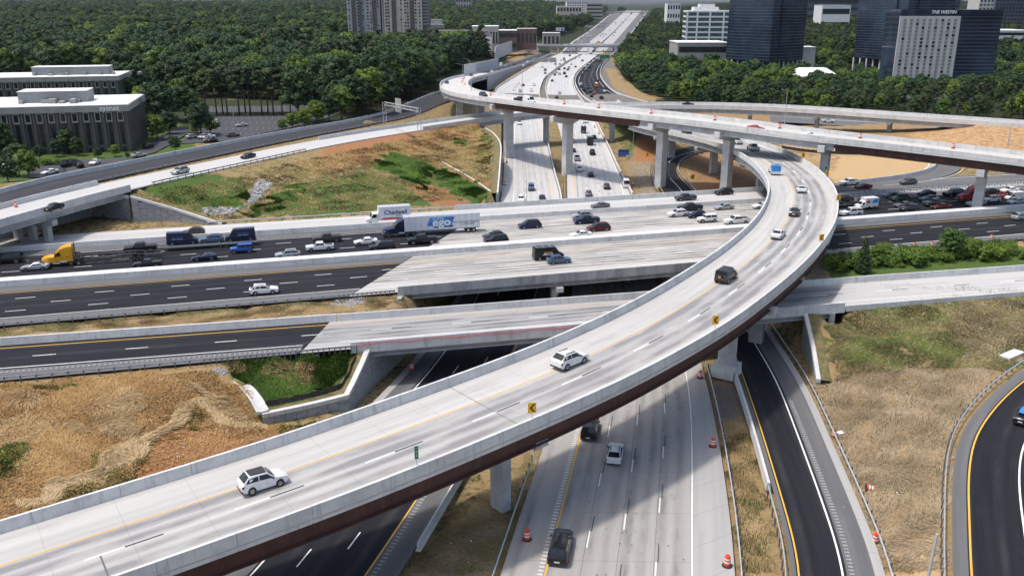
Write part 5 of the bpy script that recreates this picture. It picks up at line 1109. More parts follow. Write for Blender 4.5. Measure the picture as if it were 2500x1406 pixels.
def tree_parts(kind, seed, nleaf=1500):
    rng = np.random.default_rng(seed); mb = MB(); c = []; r_ = []
    if kind == 'pine':
        H = 20.; nl = 15
        for i in range(nl):
            z = H * (.48 + .5 * (i + .5) / nl); rad = 3.4 * (1 - ((z / H - .62) / .48) ** 2 * .75) * rng.uniform(.55, 1.05); a = rng.uniform(0, 6.28)
            c.append((math.cos(a) * rad * .75, math.sin(a) * rad * .75, z)); r_.append(rng.uniform(1.0, 1.75))
        c.append((0, 0, H * .95)); r_.append(1.4); mb.cyl((0, 0, -1), (0.1, 0, H * .6), .32, .2, 7); mb.cyl((.1, 0, H * .6), (0, .1, H * .95), .2, .05, 6)
        for p in c[::2]: mb.cyl((0.05, 0, p[2] - 1.0), (p[0] * .8, p[1] * .8, p[2] - .2), .09, .03, 5, caps=False)
        q, t = leaves(np.array(c), np.array(r_), nleaf, .44, rng, .62, (.35, 1.08))
    elif kind == 'cone':
        H = 9.; 
        for i in range(16):
            z = .8 + (H - 1) * i / 15; rad = 1.9 * (1 - i / 15.5) ** .8; 
            for j in range(3): a = i * 1.3 + j * 2.1; c.append((math.cos(a) * rad * .55, math.sin(a) * rad * .55, z)); r_.append(.35 + rad * .42)
        mb.cyl((0, 0, -.5), (0, 0, H * .8), .16, .04, 6); q, t = leaves(np.array(c), np.array(r_), nleaf, .20, rng, .8, (.6, 1.1))
    else:
        H = 18.; R0 = 6.3
        nl = 26
        for i in range(nl):
            a = i * 2.4 + rng.uniform(-.3, .3); u = (i + .5) / nl; z = H * (.30 + .62 * u); rad = R0 * math.sqrt(max(0.05, 1 - ((u - .38) / .68) ** 2)) * rng.uniform(.45, .85)
            c.append((math.cos(a) * rad, math.sin(a) * rad, z)); r_.append(rng.uniform(1.4, 2.9))
        c.append((0, 0, H * .80)); r_.append(2.4); c.append((0, 0, H * .55)); r_.append(2.6)
        mb.cyl((0, 0, -1), (0, 0, H * .38), .42, .30, 8)
        for p in c[::3]: mb.cyl((0, 0, H * .24), (p[0] * .8, p[1] * .8, p[2]), .17, .05, 5, caps=False)
        q, t = leaves(np.array(c), np.array(r_), nleaf, .56, rng, .85, (.66, 1.08))
    return mb, q, t
TREES = {}
def tree_kind(key, kind, leaf, seed, n=1500):
    mb, q, t = tree_parts(kind, seed, n); TREES[key] = (mb.mesh('trunk', MT['bark'], smooth=True), leafmesh('crown', q, t, LEAF[leaf]))
for i in range(4): tree_kind('oak%d' % i, 'oak', 'oak', 10 + i, 2000)
for i in range(2): tree_kind('light%d' % i, 'oak', 'light', 30 + i, 2000)
for i in range(3): tree_kind('pine%d' % i, 'pine', 'pine', 50 + i, 1500)
tree_kind('cone0', 'cone', 'oak', 70, 2600)
def plant(key, x, y, sc, label, group=None, name=None, z=None, rz=None, sxy=1.0):
    nm = name or {'o': 'broadleaf_tree', 'l': 'broadleaf_tree', 'p': 'pine_tree', 'c': 'conifer'}[key[0]]
    r_ = empty(nm, label, 'tree', (x, y, zg1(x, y) if z is None else z), random.random() * 6.28 if rz is None else rz, group); r_.scale = (sc * sxy, sc * sxy, sc)
    link('trunk', TREES[key][0], r_); link('crown', TREES[key][1], r_); return r_
def plantpx(key, px, py, hpx, label, group=None, z=None, sxy=1.0, name=None):
    """base of the trunk at the mark, hpx = height in photo pixels"""
    g = GI(px, py) if z is None else G(px, py, z); zc = g[1] * cp_ - (g[2] - CAM_H) * sp_; H = {'o': 18, 'l': 18, 'p': 20.5, 'c': 9.3}[key[0]]
    return plant(key, g[0], g[1], hpx * zc / F_PX * 1.04 / H, label, group, name, g[2] - .1, sxy=sxy)
plantpx('cone0', 2104, 668, 92, 'dark pointed conifer among the roadside bushes'); plantpx('light0', 2318, 632, 74, 'round bright green tree rising from the roadside bushes', sxy=1.25)
plantpx('light1', 2140, 650, 52, 'small yellow-green tree next to the dark conifer', sxy=1.1); plantpx('cone0', 2073, 655, 40, 'small dark conifer left of the pointed one')
plantpx('light0', 2380, 628, 44, 'low bright tree right of the round green tree', sxy=1.2)
plantpx('oak0', 392, 318, 112, 'big green tree right of the grey office block', sxy=1.2); plantpx('oak1', 455, 300, 88, 'round tree between the office block and the parking lot', sxy=1.1); plantpx('light0', 440, 262, 66, 'bright tree behind the big green one')
plantpx('light1', 385, 345, 62, 'olive tree at the corner of the grey office block', sxy=1.1); plantpx('oak2', 492, 335, 82, 'green tree beside the parking lot entrance'); plantpx('light0', 482, 328, 44, 'small bright tree at the lot edge')
plantpx('oak3', 730, 300, 130, 'large dark broadleaf tree at the right end of the pine row', sxy=1.0); plantpx('oak2', 312, 260, 70, 'tree standing between the two grey office blocks', sxy=1.2)
for i, (x, y, h, k) in enumerate([(165,378,60,'oak0'),(140,385,44,'oak3'),(192,382,46,'oak1'),(48,432,80,'oak2'),(72,440,72,'light1'),(98,392,36,'oak0'),(10,395,90,'oak1'),(22,455,70,'oak3')]):
    plantpx(k, x, y, h, ['leafy tree before the middle of the grey office front', 'small round tree left of the leafy office-front tree', 'small tree right of the leafy office-front tree', 'tall tree by the driveway at far left', 'bright tree beside the tall driveway tree', 'small tree between driveway and office front', 'dark tree cut by the left edge of the picture', 'dark low tree in the left corner by the ramp wall'][i], 'trees before the office block')
for i, (x, y, h, k) in enumerate([(360,300,84,'light1'),(420,296,80,'oak3'),(345,330,50,'oak1'),(415,330,56,'oak0'),(470,290,64,'light0'),(515,330,40,'light1'),(300,215,60,'oak2'),(335,235,74,'oak0'),(240,388,26,'oak3'),(282,384,30,'light0'),(20,385,56,'light0'),(62,400,44,'oak1')]):
    plantpx(k, x, y, h, ['bright tree behind the corner of the grey office block', 'dark tree left of the lot entrance', 'lower tree hugging the side of the office block', 'tree between the driveway and the lot entrance', 'bright tree at the back of the lot entrance', 'small bright tree in the lot island', 'tree at the right end of the rear office block', 'tall tree between office blocks and wood', 'small tree right of the office-front trees', 'small bright tree near the office corner', 'bright tree at the left end of the office front', 'round tree at the start of the driveway'][i], 'trees round the office blocks', sxy=1.15)
for i, (x, y, h) in enumerate([(430,372,38),(422,362,30),(312,388,16)]): plantpx('oak%d' % i, x, y, h, ['young tree on the island by the ramp wall', 'young tree behind the island tree', 'tiny tree at the corner of the office wall'][i])
pines = [(505,283,104),(530,284,110),(556,283,100),(585,284,112),(612,283,116),(640,284,108),(668,284,112),(690,284,100),(710,283,96),(545,280,96),(600,279,104),(655,279,100)]
for i, (x, y, h) in enumerate(pines): plantpx('pine%d' % (i % 3), x, y, h, 'tall pine with a bare trunk in the row across the parking lot', 'pine row across the parking lot', sxy=1.25)
for i, (x, y, h, k) in enumerate([(690,322,30,'light0'),(715,318,40,'light1'),(745,313,46,'light0'),(775,308,60,'light1'),(805,300,66,'oak1'),(835,296,80,'light0'),(865,290,100,'oak0'),(900,283,110,'light1'),(935,275,96,'oak2')]):
    plantpx(k, x, y, h, ['low bright shrub-like tree nearest the ramp wall', 'second bright low tree behind the ramp wall', 'third bright low tree behind the ramp wall', 'bright young tree fourth along the ramp wall', 'green tree fifth along the ramp wall', 'bright tree sixth along the ramp wall', 'taller green tree seventh along the ramp wall', 'bright tall tree eighth along the ramp wall', 'last green tree along the ramp wall near the sign gantry'][i], 'trees behind the ramp wall', sxy=1.2)
# woods: the nearest trees one by one, the rest as one mass
front = [GI(*p) for p in [(-350,240),(-100,225),(330,205),(450,236),(640,246),(770,262),(830,288),(930,266),(1000,246),(1045,226),(1062,205),(1120,172),(1180,160),(1215,118),(1318,97),(1394,82),(1440,63),(1488,34)]]
leftpoly = [(p[0], p[1]) for p in front] + [(900, 6500), (-3500, 6500), (-3500, 300)]
rfront = [GI(*p) for p in [(1578,27),(1566,48),(1540,76),(1520,102),(1520,140),(1506,165),(1520,190),(1560,218),(1610,246),(1700,268),(1800,278),(1900,286),(2100,290),(2300,297),(2420,303),(2600,310)]]
rightpoly = [(p[0], p[1]) for p in rfront] + [(700, 330), (3500, 330), (3500, 6500), (1150, 6500)]
RB = [(P_.p[:, 0], P_.p[:, 1]) for P_ in (PB, Zl, Zr, SBl, Kl, Kr, Xr, NBr, CnL, hl)]
rpts = np.concatenate([np.stack(q, 1) for q in RB] + [np.array(between(Kl, Kr, 80)[0]).reshape(-1, 3)[:, :2]])
ex = np.array(EXCL)
def scatter(poly, x0, x1, y0, y1, sp, keep=1.0):
    xs_, ys_ = np.meshgrid(np.arange(x0, x1, sp), np.arange(y0, y1, sp)); x = xs_.ravel() + RNG.uniform(-.48, .48, xs_.size) * sp; y = ys_.ravel() + RNG.uniform(-.48, .48, xs_.size) * sp
    m = inpoly(x, y, poly) & (np.abs(x) < y * .64 + 60) & (RNG.random(len(x)) < keep); x, y = x[m], y[m]
    ok = np.ones(len(x), bool)
    for i in range(0, len(x), 4000):
        d = np.hypot(x[i:i+4000, None] - ex[None, :, 0], y[i:i+4000, None] - ex[None, :, 1]); ok[i:i+4000] &= ~(d < ex[None, :, 2] + 3).any(1)
        d = np.hypot(x[i:i+4000, None] - rpts[None, :, 0], y[i:i+4000, None] - rpts[None, :, 1]).min(1); ok[i:i+4000] &= d > 5.5 + y[i:i+4000] * .005
    for L_ in LOTS: ok &= ~inpoly(x, y, [(p[0], p[1]) for p in L_])
    return np.stack([x[ok], y[ok]], 1)
near_l = scatter(leftpoly, -420, 80, 290, 900, 8.6); mid_l = scatter(leftpoly, -1000, 120, 900, 1700, 11); far_l = scatter(leftpoly, -3000, 800, 1700, 5200, 19)
near_r = scatter(rightpoly, 40, 520, 330, 900, 8.2); mid_r = scatter(rightpoly, 60, 1000, 900, 1700, 10); far_r = scatter(rightpoly, 100, 3000, 1700, 5200, 19)
allp = np.concatenate([near_l, near_r, mid_l, mid_r, far_l, far_r]); side = np.concatenate([np.zeros(len(near_l)), np.ones(len(near_r)), np.zeros(len(mid_l)), np.ones(len(mid_r)), np.zeros(len(far_l)), np.ones(len(far_r))])
allz = np.concatenate([zg(allp[i:i+20000, 0], allp[i:i+20000, 1]) for i in range(0, len(allp), 20000)])
keys = ['oak0', 'oak1', 'oak2', 'oak3', 'light0', 'pine0', 'pine1', 'pine2', 'light1']
pl_ = np.where(side == 0, 0, 1)
pr0 = np.array([.18, .18, .17, .17, .07, .06, .05, .05, .07]); pr1 = np.array([.10, .10, .09, .09, .05, .17, .17, .17, .06])
var = np.where(side == 0, RNG.choice(9, len(allp), p=pr0 / pr0.sum()), RNG.choice(9, len(allp), p=pr1 / pr1.sum()))
belt = (side == 1) & (allp[:, 1] > 480) & (allp[:, 1] < 760); var[belt] = RNG.choice([0, 1, 2, 3, 4, 8], belt.sum())
scl = RNG.uniform(.66, 1.28, len(allp)) * np.where(side == 0, 1.15, np.where(allp[:, 1] < 480, .66, .74)); 
# clumps of taller and lower wood
scl *= 1 + .16 * np.sin(allp[:, 0] * .021 + 2) * np.sin(allp[:, 1] * .017); rot = RNG.uniform(0, 6.28, len(allp)); scl = np.where((side == 1) & (allp[:, 1] < 560) & (allp[:, 0] / allp[:, 1] > .40), scl * .78, scl)
hw_ = np.abs(allp[:, 0]) / allp[:, 1] < .60
# largest in the picture: nearest to the front of each wood
rank = np.where(hw_, allp[:, 1] * np.where(side == 0, .78, 1.0), 1e9); order = np.argsort(rank); NEAR = 235; ind = order[:NEAR]; mass = order[NEAR:]
for i in ind:
    k = keys[var[i]]; left = side[i] == 0; x, y = allp[i]
    pxx = 1250 + F_PX * x / (y * cp_ + (CAM_H - float(allz[i])) * sp_); size = 'tall' if scl[i] > (1.2 if left else .78) else ('short' if scl[i] < (1.02 if left else .66) else 'middling')
    kd = {'p': 'pine', 'o': 'dark broadleaf tree', 'l': 'bright broadleaf tree'}[k[0]]
    if left: wh = 'behind the office blocks' if pxx < 420 else ('behind the parking lots' if pxx < 800 else ('left of the sign gantry' if pxx < 960 else 'left of the tall flyover bend'))
    else: wh = 'beside the dark collector road' if pxx < 1640 else ('below the dark blue tower' if pxx < 1980 else ('before the concrete-fronted hotel' if pxx < 2300 else 'at the right end of the tree belt'))
    lab = '%s %s %s' % (size, kd, wh)
    t_ = plant(k, x, y, scl[i], lab, 'trees at the front of the left wood' if left else 'trees of the belt behind the far viaduct', z=float(allz[i]) - .2, rz=rot[i])
def woodland(sel):
    me = bpy.data.meshes.new('woodland'); co = np.stack([allp[sel, 0], allp[sel, 1], allz[sel] - .3], 1).astype(np.float32); me.vertices.add(len(co)); me.vertices.foreach_set('co', co.ravel())
    for nm, arr, ty in (('variant', var[sel].astype(np.int32), 'INT'), ('scl', scl[sel].astype(np.float32), 'FLOAT'), ('rot', rot[sel].astype(np.float32), 'FLOAT')):
        a = me.attributes.new(nm, ty, 'POINT'); a.data.foreach_set('value', arr)
    o = tag(link('woodland', me), 'mass of green woodland stretching to the horizon', None, kind='stuff')
    ng = bpy.data.node_groups.new('woodland_trees', 'GeometryNodeTree'); ng.interface.new_socket('Geometry', in_out='INPUT', socket_type='NodeSocketGeometry'); ng.interface.new_socket('Geometry', in_out='OUTPUT', socket_type='NodeSocketGeometry')
    gi = ng.nodes.new('NodeGroupInput'); go = ng.nodes.new('NodeGroupOutput'); jn = ng.nodes.new('GeometryNodeJoinGeometry')
    def attr(nm, ty): n = ng.nodes.new('GeometryNodeInputNamedAttribute'); n.data_type = ty; n.inputs[0].default_value = nm; return n.outputs[0]
    av, as_, ar_ = attr('variant', 'INT'), attr('scl', 'FLOAT'), attr('rot', 'FLOAT'); cx = ng.nodes.new('ShaderNodeCombineXYZ'); ng.links.new(ar_, cx.inputs[2])
    for k, key in enumerate(keys):
        tr, cr = TREES[key]; bm = bmesh.new(); bm.from_mesh(cr); me2 = cr.copy(); me2.name = 'woodland_tree'; bm.free(); po = bpy.data.objects.new('woodland_tree', me2)
        cmp = ng.nodes.new('FunctionNodeCompare'); cmp.data_type = 'INT'; cmp.operation = 'EQUAL'; ng.links.new(av, cmp.inputs[2]); cmp.inputs[3].default_value = k
        ob = ng.nodes.new('GeometryNodeObjectInfo'); ob.inputs[0].default_value = po
        ip = ng.nodes.new('GeometryNodeInstanceOnPoints'); ng.links.new(gi.outputs[0], ip.inputs['Points']); ng.links.new(cmp.outputs[0], ip.inputs['Selection']); ng.links.new(ob.outputs['Geometry'], ip.inputs['Instance']); ng.links.new(cx.outputs[0], ip.inputs['Rotation']); ng.links.new(as_, ip.inputs['Scale']); ng.links.new(ip.outputs[0], jn.inputs[0])
    ng.links.new(jn.outputs[0], go.inputs[0]); md = o.modifiers.new('trees', 'NODES'); md.node_group = ng
# ------------------------------------------------------------------ vehicles
def paintmat(name, c, rough=.28, metal=0.0):
    m, nt, bs = newmat(name); v = coords(nt, 'obj'); n = noise(nt, v, 1.7, 4)
    nt.links.new(mixc(nt, ramp(nt, n, .35, .75), c, tuple(x * .82 + .008 for x in c)), bs.inputs['Base Color']); bs.inputs['Roughness'].default_value = rough; bs.inputs['Metallic'].default_value = metal; bs.inputs['Coat Weight'].default_value = .18; bs.inputs['Coat Roughness'].default_value = .1; bs.inputs['Specular IOR Level'].default_value = .3; return m
PAINT = {k: paintmat(k + '_car_paint', c, .3, m) for k, c, m in (('white', (.70, .70, .69), 0), ('black', (.012, .012, .014), 0), ('silver', (.42, .43, .44), .4), ('grey', (.13, .135, .14), .3), ('dark grey', (.05, .052, .056), .2), ('blue', (.03, .11, .42), .1), ('navy', (.012, .018, .05), .1), ('red', (.42, .015, .015), 0), ('maroon', (.09, .01, .012), .1), ('green', (.02, .06, .025), .1), ('yellow', (.75, .36, .01), 0), ('orange', (.7, .22, .01), 0), ('brown', (.07, .055, .045), .2), ('sky blue', (.03, .22, .62), 0), ('steel blue', (.10, .15, .24), .3))}
MT['auto_glass'] = M('auto_glass', (.012, .014, .016), (.02, .022, .026), 2, .06, coord='obj'); MT['tyre'] = M('tyre', (.015, .015, .015), (.03, .028, .026), 5, .85, coord='obj'); MT['rim'] = M('alloy_rim', (.35, .35, .36), (.22, .22, .23), 6, .35, .6, coord='obj')
MT['rim_o'] = M('orange_rim', (.5, .2, .03), (.4, .15, .03), 6, .4, coord='obj'); MT['trim'] = M('black_trim', (.02, .02, .021), (.035, .035, .036), 4, .6, coord='obj'); MT['headlamp'] = M('headlamp', (.7, .7, .72), (.5, .5, .52), 8, .1, coord='obj'); MT['taillamp'] = M('taillamp', (.28, .01, .01), (.2, .008, .008), 8, .2, coord='obj'); MT['chrome'] = M('chrome', (.6, .6, .6), (.4, .4, .4), 4, .15, .9, coord='obj'); MT['plate'] = M('number_plate', (.75, .75, .72), (.6, .6, .58), 8, .5, coord='obj')
# station: x, z low, z belt, z top, half width, half width top.   marks: cowl, roof front, roof rear, rear-glass foot
KIND = {
 'sedan': dict(st=[(2.40,.36,.58,.64,.70,.60),(2.26,.22,.66,.72,.86,.72),(1.6,.2,.80,.87,.91,.78),(.92,.2,.90,.95,.92,.80),(.12,.2,.93,1.39,.92,.60),(-.85,.2,.95,1.42,.92,.60),(-1.72,.2,.97,1.06,.91,.74),(-2.25,.22,.96,1.02,.88,.74),(-2.40,.40,.82,.88,.74,.66)], m=(3,4,5,6), wb=1.40, wr=.33),
 'suv': dict(st=[(2.37,.40,.74,.82,.74,.66),(2.22,.26,.86,.93,.90,.80),(1.45,.25,.99,1.05,.95,.84),(1.02,.25,1.03,1.09,.95,.84),(.28,.25,1.06,1.62,.95,.67),(-1.50,.25,1.09,1.68,.95,.67),(-2.14,.26,1.08,1.18,.93,.78),(-2.37,.42,.95,1.0,.84,.74)], m=(3,4,5,6), wb=1.42, wr=.37, rails=1),
 'big_suv': dict(st=[(2.65,.45,.95,1.02,.84,.76),(2.5,.3,1.04,1.1,.98,.88),(1.6,.3,1.1,1.16,1.02,.92),(1.2,.3,1.14,1.2,1.02,.9),(.5,.3,1.16,1.84,1.02,.74),(-2.2,.3,1.18,1.9,1.02,.76),(-2.5,.3,1.14,1.26,1.0,.88),(-2.65,.45,1.0,1.05,.94,.84)], m=(3,4,5,6), wb=1.5, wr=.41, rails=1),
 'minivan': dict(st=[(2.55,.38,.70,.76,.78,.70),(2.4,.24,.82,.88,.92,.82),(1.75,.22,.94,1.0,.97,.86),(1.5,.22,.98,1.04,.98,.86),(.55,.22,1.02,1.68,.98,.72),(-1.9,.22,1.04,1.74,.98,.72),(-2.4,.24,1.02,1.14,.96,.84),(-2.55,.4,.9,.95,.88,.8)], m=(3,4,5,6), wb=1.5, wr=.35, rails=1),
 'coupe': dict(st=[(2.25,.34,.54,.60,.70,.60),(2.1,.2,.62,.68,.86,.72),(1.4,.18,.76,.82,.92,.78),(.75,.18,.86,.91,.92,.80),(-.05,.18,.90,1.30,.92,.56),(-.75,.18,.93,1.31,.92,.56),(-1.75,.2,.95,1.02,.91,.70),(-2.2,.24,.92,.97,.86,.70),(-2.28,.4,.8,.85,.74,.64)], m=(3,4,5,6), wb=1.32, wr=.34),
 'pickup': dict(st=[(2.90,.48,1.0,1.08,.86,.78),(2.72,.34,1.10,1.16,.98,.88),(1.7,.32,1.16,1.22,1.0,.9),(1.30,.32,1.18,1.24,1.0,.9),(.62,.32,1.22,1.86,1.0,.74),(-.72,.32,1.24,1.90,1.0,.76),(-1.0,.32,1.24,1.30,1.0,.92),(-1.1,.32,1.24,1.30,1.0,.93),(-2.82,.36,1.24,1.30,.99,.93),(-2.92,.52,1.18,1.24,.95,.9)], m=(3,4,5,6), wb=1.82, wr=.41, bed=1),
 'jeep': dict(st=[(2.15,.5,1.0,1.05,.66,.64),(2.05,.42,1.04,1.1,.74,.70),(.95,.42,1.12,1.18,.82,.78),(.88,.42,1.12,1.2,.92,.86),(.62,.42,1.15,1.80,.93,.80),(-1.95,.42,1.16,1.84,.93,.82),(-2.02,.42,1.14,1.25,.93,.86),(-2.08,.5,1.0,1.05,.9,.84)], m=(3,4,5,6), wb=1.45, wr=.42, spare=1),
 'van': dict(st=[(2.95,.45,.85,.92,.84,.74),(2.82,.32,1.0,1.06,.98,.86),(2.3,.3,1.18,1.26,1.0,.88),(2.05,.3,1.2,1.34,1.0,.88),(1.2,.3,1.22,2.5,1.0,.86),(-2.85,.3,1.3,2.56,1.0,.88),(-2.93,.3,1.28,1.4,1.0,.9),(-2.98,.42,1.0,1.1,.98,.9)], m=(3,4,5,6), wb=1.95, wr=.37, cargo=1),
}
def lerp(a, b, t): return np.asarray(a) * (1 - t) + np.asarray(b) * t
def carparts(kind):
    k = KIND[kind]; st = k['st']; rows = []
    def ring(s):
        x, zl, zb, zt, hw, ht = s; R_ = [(hw * .88, zl), (hw, zl + .13), (hw * 1.0, zb * .72), (hw * .965, zb), (ht, zt - .05), (ht * .82, zt), (0, zt + .025)]
        full = [(x, -y, z) for y, z in R_] + [(x, y, z) for y, z in R_[-2::-1]]; return full
    rows = [ring(s) for s in st]; mb = MB(); mb.grid(rows); mb.face(rows[0]); mb.face(rows[-1][::-1])
    for i in range(len(rows) - 1): mb.face([rows[i][0], rows[i + 1][0], rows[i + 1][-1], rows[i][-1]])
    bm_ = mb.mesh('body', MT['trim'], smooth=True, sharp=38); P = {'body': bm_}
    a, b, c, d = k['m']; S = st
    def tops(i): s = S[i]; return np.array((s[0], -s[5], s[3] - .03)), np.array((s[0], s[5], s[3] - .03))
    def screen(i, j, name):
        l0, r0 = tops(i); l1, r1 = tops(j); q = [lerp(l0, r0, .03), lerp(l0, r0, .97), lerp(l1, r1, .97), lerp(l1, r1, .03)]; up = [lerp(q[0], q[3], .06), lerp(q[1], q[2], .06), lerp(q[1], q[2], .94), lerp(q[0], q[3], .94)]
        n = np.cross(up[1] - up[0], up[3] - up[0]); n /= np.linalg.norm(n); n = n if n[2] > 0 else -n; up = [p + n * .035 for p in up]
        mid0, mid1 = lerp(up[0], up[1], .5) + n * .02, lerp(up[3], up[2], .5) + n * .02; mb = MB(); mb.face([up[0], mid0, mid1, up[3]]); mb.face([mid0, up[1], up[2], mid1]); return mb.mesh(name, MT['auto_glass'], smooth=True)
    P['windshield'] = screen(a, b, 'windshield'); P['rear_window'] = screen(d, c, 'rear_window')
    def side(sg):
        out = []
        def pt(i, f): s = S[i]; lo, hi = np.array((s[0], sg * s[4] * .965, s[2])), np.array((s[0], sg * s[5], s[3] - .05)); return lerp(lo, hi, f)
        def seg(i, t): # point pair along stations
            return lerp(pt(i, .12), pt(i + 1, .12), t), lerp(pt(i, .86), pt(i + 1, .86), t)
        n0 = np.array((0, sg * .016, .004)); xm = .5
        l0, h0 = pt(a, .12), pt(b, .86); l1 = pt(b, .12); m_l, m_h = lerp(pt(b, .12), pt(c, .12), xm), lerp(pt(b, .86), pt(c, .86), xm); e_l, e_h = pt(c, .12), pt(c, .86); t_l = pt(d, .3) if not k.get('cargo') else e_l
        f1 = [lerp(l0, l1, .25), l1, lerp(m_l, e_l, -.04), lerp(m_h, e_h, -.04), h0]
        if k.get('cargo'): f1 = [lerp(l0, l1, .25), lerp(l1, e_l, .16), lerp(h0, e_h, .16) * np.array((1, 1, 0)) + np.array((0, 0, 1.95)), h0 * np.array((1, 1, 0)) + np.array((0, sg * .1, 1.95))]; f1 = [lerp(l0, l1, .25), lerp(l1, e_l, .16), lerp(lerp(l1, e_l, .16), lerp(h0, e_h, .16), .55), lerp(lerp(l0, l1, .25), h0, .6)]; f2 = None
        else: f2 = [lerp(m_l, e_l, .05), e_l, lerp(e_l, t_l, .72), lerp(e_h, t_l, .25), lerp(m_h, e_h, .05)]
        for f in (f1, f2):
            if f is None: continue
            mb = MB(); mb.face([p + n0 for p in f]); out.append(mb.mesh('side_window', MT['auto_glass']))
        return out
    P['side'] = side(1) + side(-1)
    r_ = k['wr']; mb = MB(); mb.cyl((0, -.12, 0), (0, .12, 0), r_, n=18); P['tyre'] = mb.mesh('tyre', MT['tyre'], smooth=True, sharp=40)
    mb = MB(); mb.cyl((0, -.005, 0), (0, .125, 0), r_ * .68, r_ * .6, n=12)
    for i in range(5): t_ = i * 1.2566; mb.box(-.035, .035, .125, .135, .03, r_ * .6, M=Matrix.Rotation(t_, 4, 'Y'))
    P['rim'] = mb.mesh('rim', MT['rim']); hw = st[3][4]; P['wy'] = hw - .10; P['wx'] = k['wb']
    mb = MB(); 
    for sx in (-1, 1):
        for sy in (-1, 1): mb.cyl((sx * k['wb'], sy * (hw - .2), r_), (sx * k['wb'], sy * (hw + .006), r_), r_ * 1.17, n=18)
    P['arch'] = mb.mesh('wheel_arch', MT['trim'])
    f, b_ = st[0], st[-1]; f1, b1 = st[1], st[-2]
    def lamp(x, x1, y0, y1, z0, z1): mb = MB(); mb.box(min(x, x1), max(x, x1), y0, y1, z0, z1); return mb
    zf = f[2]; P['head'] = [lamp(f1[0] - .22, f[0] - .02, sg * f1[4] * .97 if sg < 0 else f1[4] * .55, sg * f1[4] * .55 if sg < 0 else f1[4] * .97, zf - .06, zf + .06).mesh('headlight', MT['headlamp']) for sg in (-1, 1)]
    zb = b_[2] - .02; P['tail'] = [lamp(b_[0] + .02, b1[0] + .12, sg * b1[4] * .985 if sg < 0 else b1[4] * .62, sg * b1[4] * .62 if sg < 0 else b1[4] * .985, zb - .16, zb + .04).mesh('taillight', MT['taillamp']) for sg in (-1, 1)]
    mb = MB(); mb.box(f[0] - .05, f[0] + .015, -f[4] * .6, f[4] * .6, f[1] + .02, f[2] - .10); P['grille'] = mb.mesh('grille', MT['trim'])
    mb = MB(); mb.box(b_[0] - .02, b_[0] + .05, -.26, .26, b_[1] + .10, b_[1] + .24); P['plate'] = mb.mesh('number_plate', MT['plate'])
    mb = MB(); mb.box(b_[0] - .01, b_[0] + .06, -b_[4] * 1.02, b_[4] * 1.02, b_[1] - .12, b_[1] + .05); P['bumper'] = mb.mesh('bumper', MT['trim'])
    cw = st[a]; P['mirror'] = [MB().box(cw[0] - .35, cw[0] - .22, sg * cw[4] if sg > 0 else -cw[4] - .18, cw[4] + .18 if sg > 0 else -cw[4], cw[2] + .02, cw[2] + .18).mesh('mirror', MT['trim']) for sg in (-1, 1)]
    ex_ = []
    if k.get('rails'):
        s0, s1 = st[b], st[c]
        for sg in (-1, 1): mb = MB(); mb.box(s1[0] + .1, s0[0] - .1, sg * s0[5] * .84 - .03, sg * s0[5] * .84 + .03, s0[3] + .03, s0[3] + .10); ex_.append(('roof_rail', mb.mesh('roof_rail', MT['trim'])))
    if k.get('bed'): mb = MB(); mb.box(-2.74, -1.12, -.80, .80, 1.29, 1.325); ex_.append(('bed_liner', mb.mesh('bed_liner', MT['trim'])))
    if k.get('spare'): mb = MB(); mb.cyl((-2.08, .1, 1.0), (-2.32, .1, 1.0), .40, n=16); ex_.append(('spare_wheel', mb.mesh('spare_wheel', MT['tyre'])))
    P['extra'] = ex_
    mb = MB()     # all glass in one for far cars
    for me in [P['windshield'], P['rear_window']] + P['side']:
        for p in me.polygons: mb.face([tuple(me.vertices[v].co) for v in p.vertices])
    P['glass'] = mb.mesh('windows', MT['auto_glass']); return P
CP = {k: carparts(k) for k in KIND}
NAMES = {'sedan': 'sedan', 'suv': 'suv', 'big_suv': 'suv', 'minivan': 'minivan', 'coupe': 'coupe', 'pickup': 'pickup_truck', 'jeep': 'off_roader', 'van': 'van'}
CATS = {'sedan': 'car', 'suv': 'suv', 'big_suv': 'suv', 'minivan': 'minivan', 'coupe': 'car', 'pickup': 'pickup', 'jeep': 'suv', 'van': 'van'}
